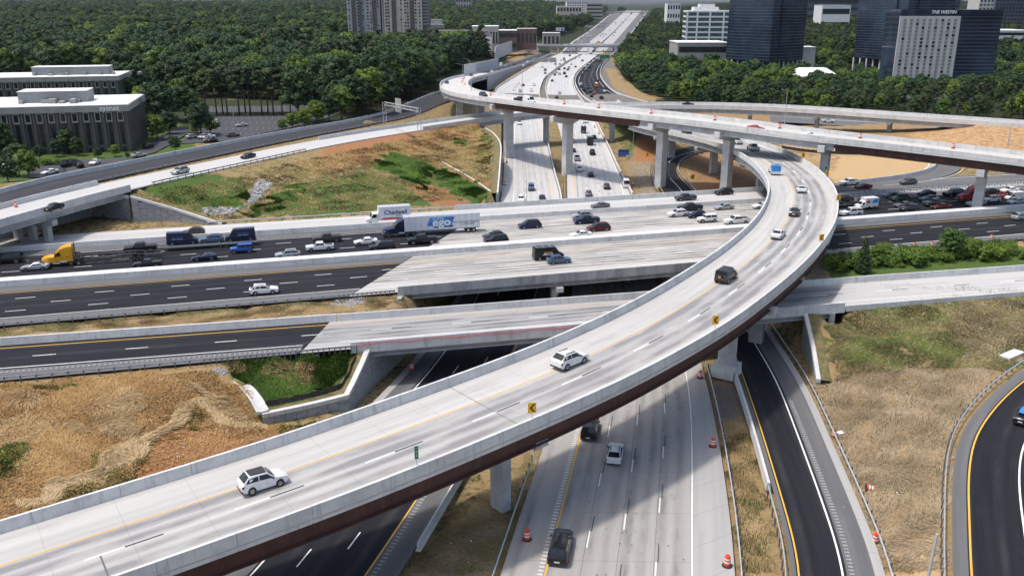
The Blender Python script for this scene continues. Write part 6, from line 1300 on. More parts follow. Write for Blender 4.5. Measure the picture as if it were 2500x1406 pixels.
def car(kind, color, xyz, ang, label, lod=0, group=None, sc=1.0, roof=None, rim=None, pitch=0.0):
    P = CP[kind]; root = empty(NAMES[kind], label, CATS[kind], tuple(xyz), 0, group); root.rotation_euler = (0, -pitch, ang); root.scale = (sc, sc, sc)
    b_ = link('body', P['body'], root, mats=[PAINT[color]])
    if lod >= 2: link('windows', P['glass'], root); lod_w = 1
    else:
        link('windshield', P['windshield'], root); link('rear_window', P['rear_window'], root)
        for me in P['side']: link('side_window', me, root)
        for me in P['head']: link('headlight', me, root)
        for me in P['tail']: link('taillight', me, root)
        link('wheel_arches', P['arch'], b_)
        if lod == 0:
            for n in ('grille', 'plate', 'bumper'): link({'plate': 'number_plate'}.get(n, n), P[n], root)
            for me in P['mirror']: link('mirror', me, root)
        for n, me in P['extra']:
            o = link(n, me, root)
            if n == 'spare_wheel' and rim: o2 = MB().cyl((-2.325, .1, 1.0), (-2.33, .1, 1.0), .22, n=12).build('rim', MT['rim_o'], o)
    for sx in (-1, 1):
        for sy in (-1, 1):
            w = link('wheel', P['tyre'], root, (sx * P['wx'], sy * P['wy'], KIND[kind]['wr']))
            if lod < 2: r2 = link('rim', P['rim'], w, mats=[rim or MT['rim']]); r2.rotation_euler = (0, 0, 0 if sy > 0 else math.pi)
    if roof:
        s0, s1 = KIND[kind]['st'][4], KIND[kind]['st'][5]; MB().box(s1[0] + .05, s0[0] - .05, -s0[5] * .8, s0[5] * .8, s0[3] - .02, max(s0[3], s1[3]) + .035).build('roof_panel', MT['trim'], root)
    return root
ROADS = {'W': R(15.6 + 180), 'E': R(15.6)}
def spot(px, py, road_):
    """ground point and heading on a road (py = middle of the wheels on the road)"""
    if road_ in ('W', 'E'): return G(px, py, Z285 + .006), ROADS[road_]
    P_, rev, z_ = {'A': (PA, 0, None), 'B': (PB, 1, None), 'Bf': (PB, 0, None), 'C': (Cn, 1, None), 'Ce': (Cn, 0, None), 'SB': (SBl, 1, 0), 'NB': (NBl, 0, 0), 'X': (Xl, 0, 0), 'R': (El, 0, None), 'F': (Fl, 0, None), 'K': (Kl, 0, 0), 'Kb': (Kl, 1, 0), 'H': (hl, 0, None), 'Z': (Zl, 0, None)}[road_]
    z = 10.
    for _ in range(5):
        g = G(px, py, z); s_, l_, _d = P_.near(g); z = float(np.interp(s_, P_.s, P_.p[:, 2]))
    return G(px, py, z + .008), P_.ang(s_) + (math.pi if rev else 0)
def V_(kind, color, px, py, road_, label, lod=1, **k):
    p, a = spot(px, py, road_); return car(kind, color, p, a, label, lod, **k)
# --- near flyover
V_('suv', 'white', 643, 1188, 'A', 'white small suv with black roof, nearest on the curving flyover', 0, sc=.93, roof=1).scale = (.89, .95, 1.05)
V_('suv', 'white', 1391, 890, 'A', 'white crossover passing the second yellow chevron on the flyover', 0, sc=1.03).scale = (1.01, 1.02, 1.08)
V_('jeep', 'dark grey', 1772, 684, 'A', 'dark boxy off-roader with orange wheel rims on the flyover', 0, sc=1.06, roof=1, rim=MT['rim_o'])
V_('sedan', 'white', 1899, 579, 'A', 'white sedan beyond the dark off-roader on the flyover', 0, sc=.97)
V_('sedan', 'dark grey', 1939, 524, 'A', 'dark sedan near the yellow line at the flyover bend', 0)
V_('coupe', 'white', 1955, 468, 'A', 'white low car just past the flyover bend', 0)
V_('pickup', 'white', 1838, 367, 'A', 'white pickup on the flyover before the shadow of the tall one', 0)
V_('pickup', 'white', 1796, 351, 'A', 'white pickup ahead of the other one under the tall flyover', 0, sc=1.02)
V_('sedan', 'dark grey', 1676, 326, 'A', 'dark car half hidden under the tall flyover', 1)
p, a = spot(1890, 424, 'A'); ut = car('pickup', 'white', p, a, 'small truck with a bright blue rear box on the flyover', 1); MB().box(-2.95, -.9, -1.02, 1.02, 1.0, 2.35).build('cargo_box', PAINT['sky blue'], ut); MB().box(-2.6, -1.2, -.5, .5, 2.35, 2.9).build('roof_load', MT['galv'], ut)
# --- tall flyover
V_('suv', 'dark grey', 1180, 236, 'Bf', 'dark suv on the tall flyover left of the sign post', 1); V_('pickup', 'black', 1270, 250, 'Bf', 'black pickup just behind the white van on the tall flyover', 1); V_('van', 'white', 1292, 253, 'Bf', 'white van on the tall flyover', 1, sc=.95); V_('coupe', 'red', 1845, 318, 'Bf', 'red sports car on the tall flyover', 1); V_('coupe', 'white', 1977, 336, 'Bf', 'white low car half hidden by the tall flyover parapet', 1)
V_('sedan', 'dark grey', 1091, 205, 'Bf', 'dark car at the bend of the tall flyover', 1); V_('suv', 'white', 1130, 193, 'Bf', 'white suv entering the bend of the tall flyover', 1); V_('suv', 'dark grey', 1150, 186, 'Bf', 'dark suv behind the white one before the bend', 1); V_('sedan', 'white', 1201, 177, 'Bf', 'white car on the approach of the tall flyover', 2); V_('sedan', 'black', 1219, 172, 'Bf', 'black car on the approach of the tall flyover', 2)
for x, y, c in ((1236, 163, 'silver'), (1255, 159, 'dark grey'), (1278, 162, 'white'), (1288, 153, 'white'), (1303, 146, 'silver')): V_('sedan', c, x, y, 'Bf', c + ' small car in the queue on the approach road', 2, group='cars queuing on the approach of the tall flyover')
p, a = spot(1223, 161, 'Bf'); 
# --- viaduct and upper ramp
V_('sedan', 'black', 1680, 258, 'Ce', 'dark car on the far viaduct left of the lamp post', 1); V_('sedan', 'black', 606, 386, 'C', 'black car on the pale ramp near the dark road', 1); V_('suv', 'silver', 440, 424, 'C', 'silver suv on the pale ramp beside the grass hill', 1, sc=1.05); V_('sedan', 'black', 130, 513, 'C', 'black sedan on the pale ramp bridge at the left', 1)
V_('suv', 'white', 2022, 299, 'H', 'white suv on the grey road under the far viaduct', 1)
# --- motorway, left part (westbound)
V_('sedan', 'silver', 87, 658, 'W', 'silver sedan next to the yellow truck cab', 1); V_('big_suv', 'black', 22, 641, 'W', 'black suv at the left edge under the ramp bridge', 1); V_('coupe', 'navy', 500, 634, 'W', 'dark blue coupe behind the empty car carrier', 1, sc=1.02); V_('pickup', 'black', 362, 652, 'W', 'black small pickup with pale bed cover by the median wall', 1, sc=.85); V_('suv', 'silver', 703, 629, 'W', 'silver suv by the median wall', 1); V_('pickup', 'white', 781, 611, 'W', 'white pickup with black and green stripes', 1, sc=.93); V_('pickup', 'brown', 799, 590, 'W', 'dark brown pickup near the collector wall', 1); V_('sedan', 'white', 893, 596, 'W', 'white sedan ahead of the black pickup', 1); V_('big_suv', 'black', 933, 611, 'W', 'black suv with roof rails by the median wall', 1, sc=.96)
V_('jeep', 'blue', 591, 616, 'W', 'bright blue boxy off-roader behind the loaded trailer', 1); V_('pickup', 'black', 1030, 594, 'W', 'black pickup at the start of the concrete bridge', 1, sc=1.05); V_('big_suv', 'black', 1211, 594, 'W', 'black suv with chrome wheels on the bridge', 1, sc=.95); V_('suv', 'dark grey', 1206, 584, 'W', 'dark suv half hidden behind the black one on the bridge', 1)
V_('minivan', 'navy', 1293, 556, 'W', 'dark blue minivan with silver skirt on the bridge', 1); V_('pickup', 'navy', 1431, 545, 'W', 'dark blue pickup beside the silver suv', 1); V_('suv', 'silver', 1420, 533, 'W', 'silver suv partly behind the dark blue pickup', 1); V_('minivan', 'maroon', 1461, 563, 'W', 'maroon minivan on the bridge', 1); V_('sedan', 'white', 1417, 579, 'W', 'white sedan left of the maroon minivan', 1)
V_('coupe', 'grey', 1465, 507, 'W', 'grey coupe alone on the collector lane', 1); V_('pickup', 'dark grey', 1673, 489, 'W', 'grey covered pickup on the collector lane', 1, sc=.92); V_('suv', 'black', 1767, 475, 'W', 'black suv on the collector lane by the far parapet', 1); V_('pickup', 'black', 1684, 514, 'W', 'black pickup behind the white suv on the bridge', 1); V_('suv', 'white', 1654, 528, 'W', 'white suv beside the black pickup on the bridge', 1); V_('suv', 'navy', 1701, 531, 'W', 'dark hatchback between two white suvs', 1, sc=.92); V_('sedan', 'silver', 1767, 511, 'W', 'silver sedan right of the black pickup', 1); V_('jeep', 'white', 1725, 542, 'W', 'white boxy suv near the dark hatchback', 1); V_('pickup', 'white', 1797, 546, 'W', 'white pickup close to the flyover parapet', 1); V_('sedan', 'white', 1860, 508, 'W', 'white car half hidden by the flyover parapet', 1)
V_('suv', 'brown', 473, 574, 'W', 'grey-brown suv alone on the collector lane at the left', 1)
# --- eastbound
V_('suv', 'white', 645, 716, 'E', 'white suv alone on the dark eastbound lanes', 0); V_('suv', 'steel blue', 1364, 642, 'E', 'blue-grey suv beside the black van', 1, sc=.97)
p, a = spot(1338, 632, 'E'); vn = car('van', 'black', p, a, 'black high-roof van with a colourful side logo', 1); MB().box(-2.6, 1.2, -.9, -.84, 2.58, 2.64).box(-2.6, 1.2, .84, .9, 2.58, 2.64).box(-2.6, -2.5, -.9, .9, 2.6, 2.66).box(.2, .3, -.9, .9, 2.6, 2.66).box(-1.2, -1.1, -.9, .9, 2.6, 2.66).build('roof_rack', MT['galv'], vn)
MB().box(-1.35, .75, -1.02, -1.005, 1.05, 1.2).build('logo_stripe', MT['sign_w'], vn); MB().box(-1.1, .6, -1.012, -.99, 1.45, 1.7).build('logo_arc', PAINT['orange'], vn); MB().box(-1.1, .6, -1.011, -.99, 1.2, 1.44).build('logo_plate', MT['sign_w'], vn); text('MYERS', .34, vn, (-.25, -1.015, 1.32), (R(90), 0, 0), MT['sign_b'], shear=.3, bold=.01)
V_('minivan', 'silver', 2496, 536, 'E', 'silver minivan at the right edge on the eastbound lanes', 1)
# --- right part
for kind, c, x, y, lab in (('big_suv','white',2077,526,'white suv just right of the flyover bend by the median'),('sedan','dark grey',2176,483,'dark grey sedan ahead of the green suv'),('suv','green',2196,490,'dark green suv in the stopped traffic'),('sedan','black',2261,477,'black sedan left of the long black suv'),('big_suv','black',2326,479,'long black suv ahead of the red truck'),('sedan','steel blue',2268,490,'blue-grey sedan behind the dark pickup'),('pickup','dark grey',2281,503,'dark pickup between the blue-grey and maroon cars'),('sedan','maroon',2297,511,'maroon sedan by the median wall'),('sedan','grey',2206,506,'grey sedan in the middle lane near the white box truck'),('suv','dark grey',2219,515,'dark suv by the median right of the white suv'),('suv','white',2418,493,'white suv just right of the tall grey pier'),('sedan','silver',2481,498,'silver sedan near the right edge by the median'),('suv','silver',2382,503,'silver suv half hidden behind the tall grey pier'),('van','white',2474,488,'white panel van beside the red car carrier')):
    V_(kind, c, x, y, 'W', lab, 1, sc=.82 if kind == 'van' else 1)
V_('pickup', 'white', 2073, 452, 'W', 'white pickup on the grey collector lane at the right', 1); V_('coupe', 'maroon', 2107, 460, 'W', 'dark red car behind the white pickup on the collector', 1); V_('suv', 'grey', 2216, 450, 'W', 'grey suv on the collector by the sandy infield', 1)
# --- northbound near and ramps
V_('big_suv', 'black', 1440, 1056, 'NB', 'black suv by the yellow line just past the flyover', 0); V_('suv', 'white', 1501, 1117, 'NB', 'white suv with dark sunroof on the grey concrete lanes', 0, sc=.97); V_('big_suv', 'black', 1368, 1347, 'NB', 'black suv with roof bars nearest the camera', 0)
V_('sedan', 'black', 2500, 1024, 'F', 'black car with a blue tarpaulin cut by the right edge', 0); V_('suv', 'dark grey', 1617, 416, 'R', 'dark suv on the curved dark link road', 1)
# --- beyond the bridge
for kind, c, x, y, rd, lab in (('jeep','steel blue',1297,464,'SB','blue-grey boxy truck coming down the pale southbound lanes'),('suv','white',1272,492,'SB','white suv half hidden behind the motorway parapet'),('sedan','black',1324,489,'SB','black car half hidden behind the motorway parapet'),('suv','white',1268,304,'SB','white suv just passing under the pale viaduct'),
  ('sedan','black',1397,300,'NB','black car left of the white one beyond the tall flyover'),('suv','white',1430,300,'NB','white suv right of the black car beyond the tall flyover'),('suv','red',1390,329,'NB','red suv on the pale northbound lanes'),('sedan','dark grey',1450,338,'NB','dark car right of the bucket truck'),('sedan','silver',1397,347,'NB','silver car behind the red one'),('sedan','dark grey',1400,371,'NB','dark car left of the dump truck shadow'),('pickup','black',1446,377,'NB','black pickup behind the dark dump truck'),('pickup','silver',1409,391,'NB','silver pickup on the sunny northbound lanes'),('suv','white',1415,417,'NB','white suv at the upper edge of the flyover shadow'),('sedan','black',1442,430,'NB','black car inside the flyover shadow'),('suv','dark grey',1481,460,'NB','dark suv below the flyover shadow'),('suv','grey',1437,478,'NB','grey suv half hidden behind the motorway parapet')):
    V_(kind, c, x, y, rd, lab, 1)
V_('van', 'white', 1528, 456, 'NB', 'white high-roof van on the right shoulder lane', 1, sc=.95)
k_ = {'d': 'dark grey', 'w': 'white', 's': 'silver', 'g': 'grey', 'k': 'black', 'r': 'red', 'b': 'blue'}
KN = ['sedan', 'suv', 'sedan', 'pickup', 'suv']
def far(rows, rd, where, group, sc0=5., ox=1200):
    for i, (x, y, c) in enumerate(rows):
        V_(KN[(i * 7 + int(x)) % 5], k_[c], ox + x / sc0, y / sc0 + .6, rd, k_[c] + ' small vehicle ' + where, 2, group=group)
far([(385,1050,'d'),(515,1045,'w'),(485,1115,'w'),(350,1125,'s'),(655,865,'g'),(655,900,'g'),(618,825,'w'),(845,745,'w'),(885,725,'d'),(890,750,'s'),(780,790,'d'),(830,788,'s'),(955,685,'d')], 'SB', 'on the southbound lanes before the far overpass', 'southbound traffic beyond the flyovers')
far([(740,993,'k'),(770,920,'k'),(790,895,'s'),(830,912,'s'),(890,905,'k'),(912,942,'k'),(930,860,'k'),(890,845,'d'),(825,855,'d'),(945,838,'s'),(1025,823,'k'),(970,790,'s'),(1110,748,'k'),(1018,720,'s'),(1060,700,'w'),(830,1145,'s'),(795,1197,'k')], 'NB', 'on the northbound lanes before the far overpass', 'northbound traffic beyond the flyovers')
far([(1100,915,'d'),(1120,870,'d'),(1170,870,'d'),(1150,820,'w'),(1200,830,'d'),(1195,785,'w'),(1245,750,'w'),(1275,712,'w'),(1290,745,'d'),(1325,755,'d'),(1350,775,'d'),(1305,720,'w'),(1090,1035,'w'),(1097,1068,'d'),(1125,1105,'d'),(1172,1080,'d'),(1212,1125,'d'),(1245,1155,'r'),(1218,1185,'k'),(1340,1210,'k'),(1280,1025,'w'),(1295,990,'d'),(1385,1090,'k'),(1380,1125,'w')], 'X', 'on the dark collector road', 'traffic on the dark collector road')
far([(1070,475,'w'),(1100,468,'w'),(1140,425,'w'),(1190,390,'d'),(1180,415,'w'),(1185,440,'w'),(1320,295,'w'),(1000,525,'w'),(1450,195,'w'),(1470,180,'w'),(1500,165,'d'),(1560,165,'w'),(1430,200,'w'),(1060,500,'w')], 'Kb', 'on the far lanes beyond the overpass, left side', 'distant traffic on the left lanes')
far([(1340,415,'s'),(1345,455,'s'),(1300,520,'d'),(1390,485,'k'),(1395,430,'s'),(1480,410,'s'),(1490,440,'d'),(1550,320,'d'),(1615,285,'k'),(1520,285,'k'),(1510,360,'w'),(1690,240,'s'),(1340,540,'d'),(1405,555,'w'),(1640,200,'w'),(1190,525,'d')], 'K', 'on the far lanes beyond the overpass, right side', 'distant traffic on the right lanes')
rk = random.Random(4)
far([(float(1250 + F_PX * q[0] / (q[1] * cp_ + CAM_H * sp_) - 1200) * 5, float(703 - F_PX * (q[1] * sp_ - CAM_H * cp_) / (q[1] * cp_ + CAM_H * sp_)) * 5, rk.choice('wwsdkg')) for q in [lerp(Kl.at(t * Kl.L), Kr.at(t * Kr.L), l_) for t, l_ in [(rk.uniform(.02, .62) ** 1.3, rk.choice((.07, .13, .2, .27))) for _ in range(26)]]], 'Kb', 'in the dense far left lanes', 'dense distant traffic on the left lanes')
far([(float(1250 + F_PX * q[0] / (q[1] * cp_ + CAM_H * sp_) - 1200) * 5, float(703 - F_PX * (q[1] * sp_ - CAM_H * cp_) / (q[1] * cp_ + CAM_H * sp_)) * 5, rk.choice('wsdkg')) for q in [lerp(Kl.at(t * Kl.L), Kr.at(t * Kr.L), l_) for t, l_ in [(rk.uniform(.02, .6) ** 1.3, rk.choice((.4, .46, .53, .64, .7, .76))) for _ in range(26)]]], 'K', 'in the dense far right lanes', 'dense distant traffic on the right lanes')
# ------------------------------------------------------------------ trucks
WT = None
def truck_wheel(root, x, y, r_=.5, w=.3, loc_z=None):
    global WT
    if WT is None: mb = MB(); mb.cyl((0, -.15, 0), (0, .15, 0), .5, n=16); WT = (mb.mesh('tyre', MT['tyre'], smooth=True, sharp=40), MB().cyl((0, -.02, 0), (0, .165, 0), .3, .26, n=12).mesh('rim', MT['chrome']))
    t_ = link('wheel', WT[0], root, (x, y, r_)); t_.scale = (r_ / .5,) * 3; o = link('rim', WT[1], t_); o.rotation_euler = (0, 0, 0 if y > 0 else math.pi); return t_
def tractor(color, p, a, label, sleeper=1, name='semi_truck'):
    """origin at the middle of the drive axles; x forward"""
    root = empty(name, label, 'truck', tuple(p), a); col = PAINT[color]; 
    MB().box(-1.2, 5.4, -.45, .45, .65, .95).build('chassis', MT['trim'], root)
    mb = MB(); rows = []
    for x, zt, hw in ((5.6, 1.55, .62), (5.35, 1.75, .82), (4.3, 1.95, .95), (3.35, 2.05, 1.05)): rows.append([(x, -hw, .75), (x, -hw, zt - .2), (x, -hw * .8, zt), (x, 0, zt + .04), (x, hw * .8, zt), (x, hw, zt - .2), (x, hw, .75)])
    mb.grid(rows); mb.face(rows[0]); mb.face(rows[-1]); mb.build('hood', col, root, smooth=True, sharp=35)
    zr = 3.75 if sleeper else 3.1; rows = []
    for x, zt, hw in ((3.4, 2.08, 1.08), (2.75, 2.95, 1.1), (2.3, zr - .35, 1.12), (1.3, zr, 1.16), (.6, zr + .1, 1.18), (.2, zr + .1, 1.18)): rows.append([(x, -hw, .9), (x, -hw, zt - .22), (x, -hw * .85, zt), (x, hw * .85, zt), (x, hw, zt - .22), (x, hw, .9)])
    mb = MB(); mb.grid(rows); mb.face(rows[0]); mb.face(rows[-1]); cb_ = mb.build('cab', col, root, smooth=True, sharp=35)
    MB().face([(3.42, -.92, 2.12), (3.42, .92, 2.12), (2.80, .94, 2.92), (2.80, -.94, 2.92)]).build('windshield', MT['auto_glass'], root)
    for sg in (-1, 1):
        MB().face([(3.1, sg * 1.12, 1.95), (2.2, sg * 1.14, 1.95), (2.2, sg * 1.14, 2.65), (2.72, sg * 1.12, 2.65)]).build('side_window', MT['auto_glass'], root)
        MB().box(3.0, 3.15, sg * 1.15, sg * 1.4, 1.9, 2.6).build('mirror', MT['trim'], root); MB().box(5.2, 5.5, sg * .62, sg * .86, 1.15, 1.4).build('headlight', MT['headlamp'], root)
        MB().cyl((1.2, sg * .95, .75), (2.5, sg * .95, .75), .32, n=12).build('fuel_tank', MT['chrome'], root); MB().cyl((.1, sg * 1.05, 1.0), (.1, sg * 1.05, zr + .5), .09, n=8).build('exhaust_stack', MT['chrome'], root)
        for x in (-.66, .66): truck_wheel(root, x, sg * .98)
        truck_wheel(root, 4.55, sg * 1.0)
    MB().box(5.55, 5.66, -.5, .5, .8, 1.5).build('grille', MT['chrome'], root); MB().box(5.4, 5.75, -1.1, 1.1, .45, .8).build('bumper', MT['chrome'] if color != 'yellow' else col, root); return root
MT['trailer'] = M('trailer_white', (.74, .75, .76), (.64, .65, .67), .5, .5, sc=(3, 1, .2), coord='obj'); MT['logo_b'] = M('logo_blue', (.04, .27, .62), (.03, .12, .42), .5, .4, sc=(.6, 1, 2.5), coord='obj'); MT['logo_n'] = M('logo_navy', (.02, .04, .17), (.02, .03, .12), 1, .4, coord='obj')
def at_w(px, py, road_='W'): return spot(px, py, road_)
p, a = at_w(1000, 574); tk = tractor('navy', p, a, 'black-blue semi tractor pulling the white box trailer'); pa = np.array(p); hd = np.array([math.cos(a), math.sin(a), 0])
tr = empty('box_trailer', 'long white box trailer with blue logo behind the dark tractor', 'trailer', tuple(pa + hd * .2), a)
MB().box(-15.2, 1.0, -1.28, 1.28, 1.15, 4.1).build('body', MT['trailer'], tr); MB().box(-15.25, 1.05, -1.30, 1.30, 4.05, 4.15).build('top_rail', MT['galv'], tr); MB().box(-15.2, 1.0, -1.29, 1.29, 1.05, 1.2).build('bottom_rail', MT['galv'], tr)
pn = MB().box(-.02, .02, 1.281, 1.3, 1.25, 4.0).mesh('panel_rib', MT['galv'])
for i in range(13): link('panel_rib', pn, tr, (-14.6 + i * 1.2, 0, 0))
for x in (-13.9, -12.7):
    for sg in (-1, 1): truck_wheel(tr, x, sg * .98)
MB().box(-14.5, -12, -.5, .5, .5, 1.1).build('bogie', MT['trim'], tr)
for sg in (-1, 1): MB().box(-3.2, -3.0, sg * .9 - .08, sg * .9 + .08, .2, 1.1).build('landing_leg', MT['trim'], tr)
q = 1.305
def quadY(pts, y, mat, name, par): o = MB().face([(x, y, z) for x, z in pts]).build(name, mat, par); return o
quadY([(-3.8, 1.95), (-9.1, 1.95), (-9.7, 3.75), (-4.4, 3.75)], q, MT['logo_b'], 'logo_panel', tr); quadY([(-5.2, 1.5), (-9.3, 1.5), (-9.4, 1.92), (-5.3, 1.92)], q, MT['logo_n'], 'logo_panel', tr)
text('SUPER', .62, tr, (-6.2, q + .01, 3.40), (R(90), 0, R(180)), MT['sign_w'], ext=.005, sx=1.5); text('ego', 2.35, tr, (-6.9, q + .01, 2.62), (R(90), 0, R(180)), MT['sign_w'], bold=.07, ext=.006, sx=1.15)
text('www.superegoholding.com', .52, tr, (-12.2, q + .01, 2.5), (R(90), 0, R(180)), MT['sign_k'], ext=.005); text('(331)205-4999', .5, tr, (-12.5, q + .01, 1.95), (R(90), 0, R(180)), MT['sign_k'], ext=.005)
# white box truck on the collector lane
p, a = at_w(962, 545); bt = empty('box_truck', 'white box truck with a red stripe on the collector lane', 'truck', tuple(p), a)
MB().box(-3.6, 3.4, -1.25, 1.25, 1.05, 3.95).build('cargo_box', MT['trailer'], bt); MB().box(-3.65, 3.45, -1.27, 1.27, 3.9, 4.0).build('top_rail', MT['galv'], bt)
mb = MB(); rows = [[(x, -hw, .55), (x, -hw, zt - .15), (x, -hw * .85, zt), (x, hw * .85, zt), (x, hw, zt - .15), (x, hw, .55)] for x, zt, hw in ((6.3, 1.4, .85), (6.1, 1.6, .98), (5.3, 1.8, 1.08), (4.75, 2.65, 1.08), (3.5, 2.75, 1.1))]; mb.grid(rows); mb.face(rows[0]); mb.face(rows[-1]); mb.build('cab', PAINT['white'], bt, smooth=True, sharp=35)
MB().face([(5.32, -.92, 1.84), (5.32, .92, 1.84), (4.82, .92, 2.56), (4.82, -.92, 2.56)]).build('windshield', MT['auto_glass'], bt)
for sg in (-1, 1):
    MB().face([(5.1, sg * 1.10, 1.75), (3.9, sg * 1.12, 1.75), (3.9, sg * 1.12, 2.5), (4.75, sg * 1.10, 2.5)]).build('side_window', MT['auto_glass'], bt)
    for x in (5.35, -1.9): truck_wheel(bt, x, sg * .98, .46)
quadY([(3.3, 1.2), (-3.5, 1.2), (-3.5, 1.62), (2.5, 1.62)], 1.26, MT['sign_r'], 'stripe', bt); text('Chadwell', 1.35, bt, (-.2, 1.262, 2.75), (R(90), 0, R(180)), MT['logo_n'], bold=.03, shear=.2, ext=.005); text('SUPPLY', .42, bt, (-1.0, 1.262, 2.05), (R(90), 0, R(180)), MT['logo_n'], ext=.005)
# yellow tractor with empty carrier
p, a = at_w(186, 644); yt = tractor('yellow', p, a, 'yellow semi tractor hauling an empty car carrier'); hd = np.array([math.cos(a), math.sin(a), 0])
def carrier(p, a, label, mat='trim', L=15):
    ct = empty('car_carrier_trailer', label, 'trailer', tuple(p), a)
    for sg in (-1, 1):
        mb = MB(); prev = None
        for i in range(L * 2 + 1):
            x = 1.2 - i * .5; z = 1.35 + (.35 if i < 5 else 0) + .18 * math.sin(i * .35); q = (x, sg * 1.1, z)
            if prev: mb.cyl(prev, q, .1, n=5, caps=False); mb.cyl((prev[0], sg * 1.1, .75), (q[0], sg * 1.1, .72), .09, n=5, caps=False)
            if prev and i % 3 == 0: mb.cyl(q, (x + .9, sg * 1.1, .75), .05, n=4, caps=False)
            prev = q
        mb.build('side_truss', MT[mat], ct)
        MB().box(1.2 - L, .8, sg * 1.0 - .25, sg * 1.0 + .1, 1.28, 1.36).build('track', MT[mat], ct)
        for x in (-L * .62, -L * .62 - 1.15): truck_wheel(ct, x, sg * .95, .45)
    mb = MB()
    for i in range(9): mb.box(.6 - i * L / 9, .75 - i * L / 9, -1.1, 1.1, 1.1, 1.28)
    mb.build('cross_members', MT[mat], ct)
    for sg in (-1, 1): MB().box(.9, 1.05, sg * 1.1 - .06, sg * 1.1 + .06, 1.0, 3.4).build('head_post', MT[mat], ct)
    return ct
carrier(np.array(p) + hd * .2, a, 'empty black car carrier trailer behind the yellow tractor', L=17)
# loaded trailer: two vans and an suv
p, a = at_w(344, 615); pk = car('pickup', 'black', p, a, 'black pickup towing the trailer loaded with blue vans', 1, sc=1.05); hd = np.array([math.cos(a), math.sin(a), 0]); pk0 = np.array(p)
ft = empty('flatbed_trailer', 'long black trailer carrying two dark blue vans', 'trailer', tuple(pk0 - hd * 3.6), a)
MB().box(-18.5, -1.0, -1.2, 1.2, .82, 1.0).build('bed', MT['trim'], ft); MB().box(-1.0, 1.2, -.12, .12, .8, 1.0).build('tongue', MT['trim'], ft)
for sg in (-1, 1):
    MB().box(-18.5, -1.0, sg * 1.2 - .05, sg * 1.2 + .05, .72, 1.06).build('side_rail', MT['galv'], ft)
    for x in (-11.5, -12.6): truck_wheel(ft, x, sg * 1.0, .38)
for dx, nm, flip in ((-4.4, 'dark blue delivery van at the front of the loaded trailer', 1), (-15.4, 'dark blue delivery van at the back of the loaded trailer', 0)):
    q = pk0 - hd * 3.6 + hd * dx; vv = car('van', 'navy', (q[0], q[1], p[2] + 1.0), a + math.pi * flip, nm, 1, sc=1.0)
    sy = 1 if not flip else -1; ry = R(180) if not flip else 0
    text('Free Returns', .42, vv, (-.9 if flip else -.6, sy * 1.012, 1.75), (R(90), 0, ry), PAINT['sky blue'], ext=.004); text('prime delivery', .36, vv, (-.9 if flip else -.6, sy * 1.012, 1.35), (R(90), 0, ry), MT['sign_w'], ext=.004)
q = pk0 - hd * 3.6 + hd * (-9.9); car('suv', 'steel blue', (q[0], q[1], p[2] + 1.0), a, 'blue-grey suv between the two vans on the trailer', 1, sc=.98)
# red trucks at the right
p, a = at_w(2384, 490); hd = np.array([math.cos(a), math.sin(a), 0]); tractor('red', p, a, 'red semi tractor just left of the tall grey pier'); carrier(np.array(p) + hd * .2, a, 'red-loaded car carrier trailer behind the tall grey pier', 'sign_r', 17)
for dx, kd, c, lab in ((-3.5, 'sedan', 'black', 'black sedan on the front of the red carrier'), (-9.5, 'sedan', 'white', 'white sedan on the back of the red carrier')): q = np.array(p) + hd * dx; car(kd, c, (q[0], q[1], p[2] + 1.55), a, lab, 1)
p, a = at_w(2052, 506); hd = np.array([math.cos(a), math.sin(a), 0]); tractor('red', np.array(p) + hd * 3, a, 'red semi tractor mostly hidden by the flyover bend', 0); carrier(np.array(p) + hd * 3.2, a, 'black car carrier trailer right of the flyover bend', L=17); q = np.array(p) - hd * .5; car('sedan', 'black', (q[0], q[1], p[2] + 1.5), a, 'black sedan riding on the carrier by the flyover bend', 1)
def small_box(px, py, rd, label, boxmat, cab='white', sc=.85):
    p, a = spot(px, py, rd); o = empty('box_truck', label, 'truck', tuple(p), a); o.scale = (sc,) * 3; MB().box(-2.6, 1.6, -1.2, 1.2, .95, 3.3).build('cargo_box', boxmat, o)
    rows = [[(x, -hw, .5), (x, -hw, zt - .15), (x, -hw * .85, zt), (x, hw * .85, zt), (x, hw, zt - .15), (x, hw, .5)] for x, zt, hw in ((3.7, 1.2, .8), (3.5, 1.35, .95), (2.8, 1.5, 1.0), (2.2, 2.3, 1.0), (1.6, 2.4, 1.02))]; mb = MB(); mb.grid(rows); mb.face(rows[0]); mb.face(rows[-1]); mb.build('cab', PAINT[cab], o, smooth=True, sharp=35)
    MB().face([(2.83, -.85, 1.54), (2.83, .85, 1.54), (2.26, .85, 2.24), (2.26, -.85, 2.24)]).build('windshield', MT['auto_glass'], o)
    for sg in (-1, 1):
        MB().face([(2.6, sg * 1.02, 1.5), (1.75, sg * 1.03, 1.5), (1.75, sg * 1.03, 2.2), (2.2, sg * 1.02, 2.2)]).build('side_window', MT['auto_glass'], o)
        for x in (2.7, -1.4): truck_wheel(o, x, sg * .95, .4)
    return o
sb_ = small_box(2117, 510, 'W', 'small white box truck with a red and blue side panel', PAINT['white']); quadY([(-.2, 1.9), (-2.4, 1.9), (-2.4, 3.0), (-1.2, 3.0)], 1.21, PAINT['sky blue'], 'side_panel', sb_); quadY([(1.4, 1.9), (.2, 1.9), (.2, 2.6), (1.4, 2.6)], 1.21, MT['sign_r'], 'side_panel', sb_)
small_box(1440, 354, 'NB', 'dark dump truck seen from behind on the northbound lanes', PAINT['black'], 'black', 1.0)
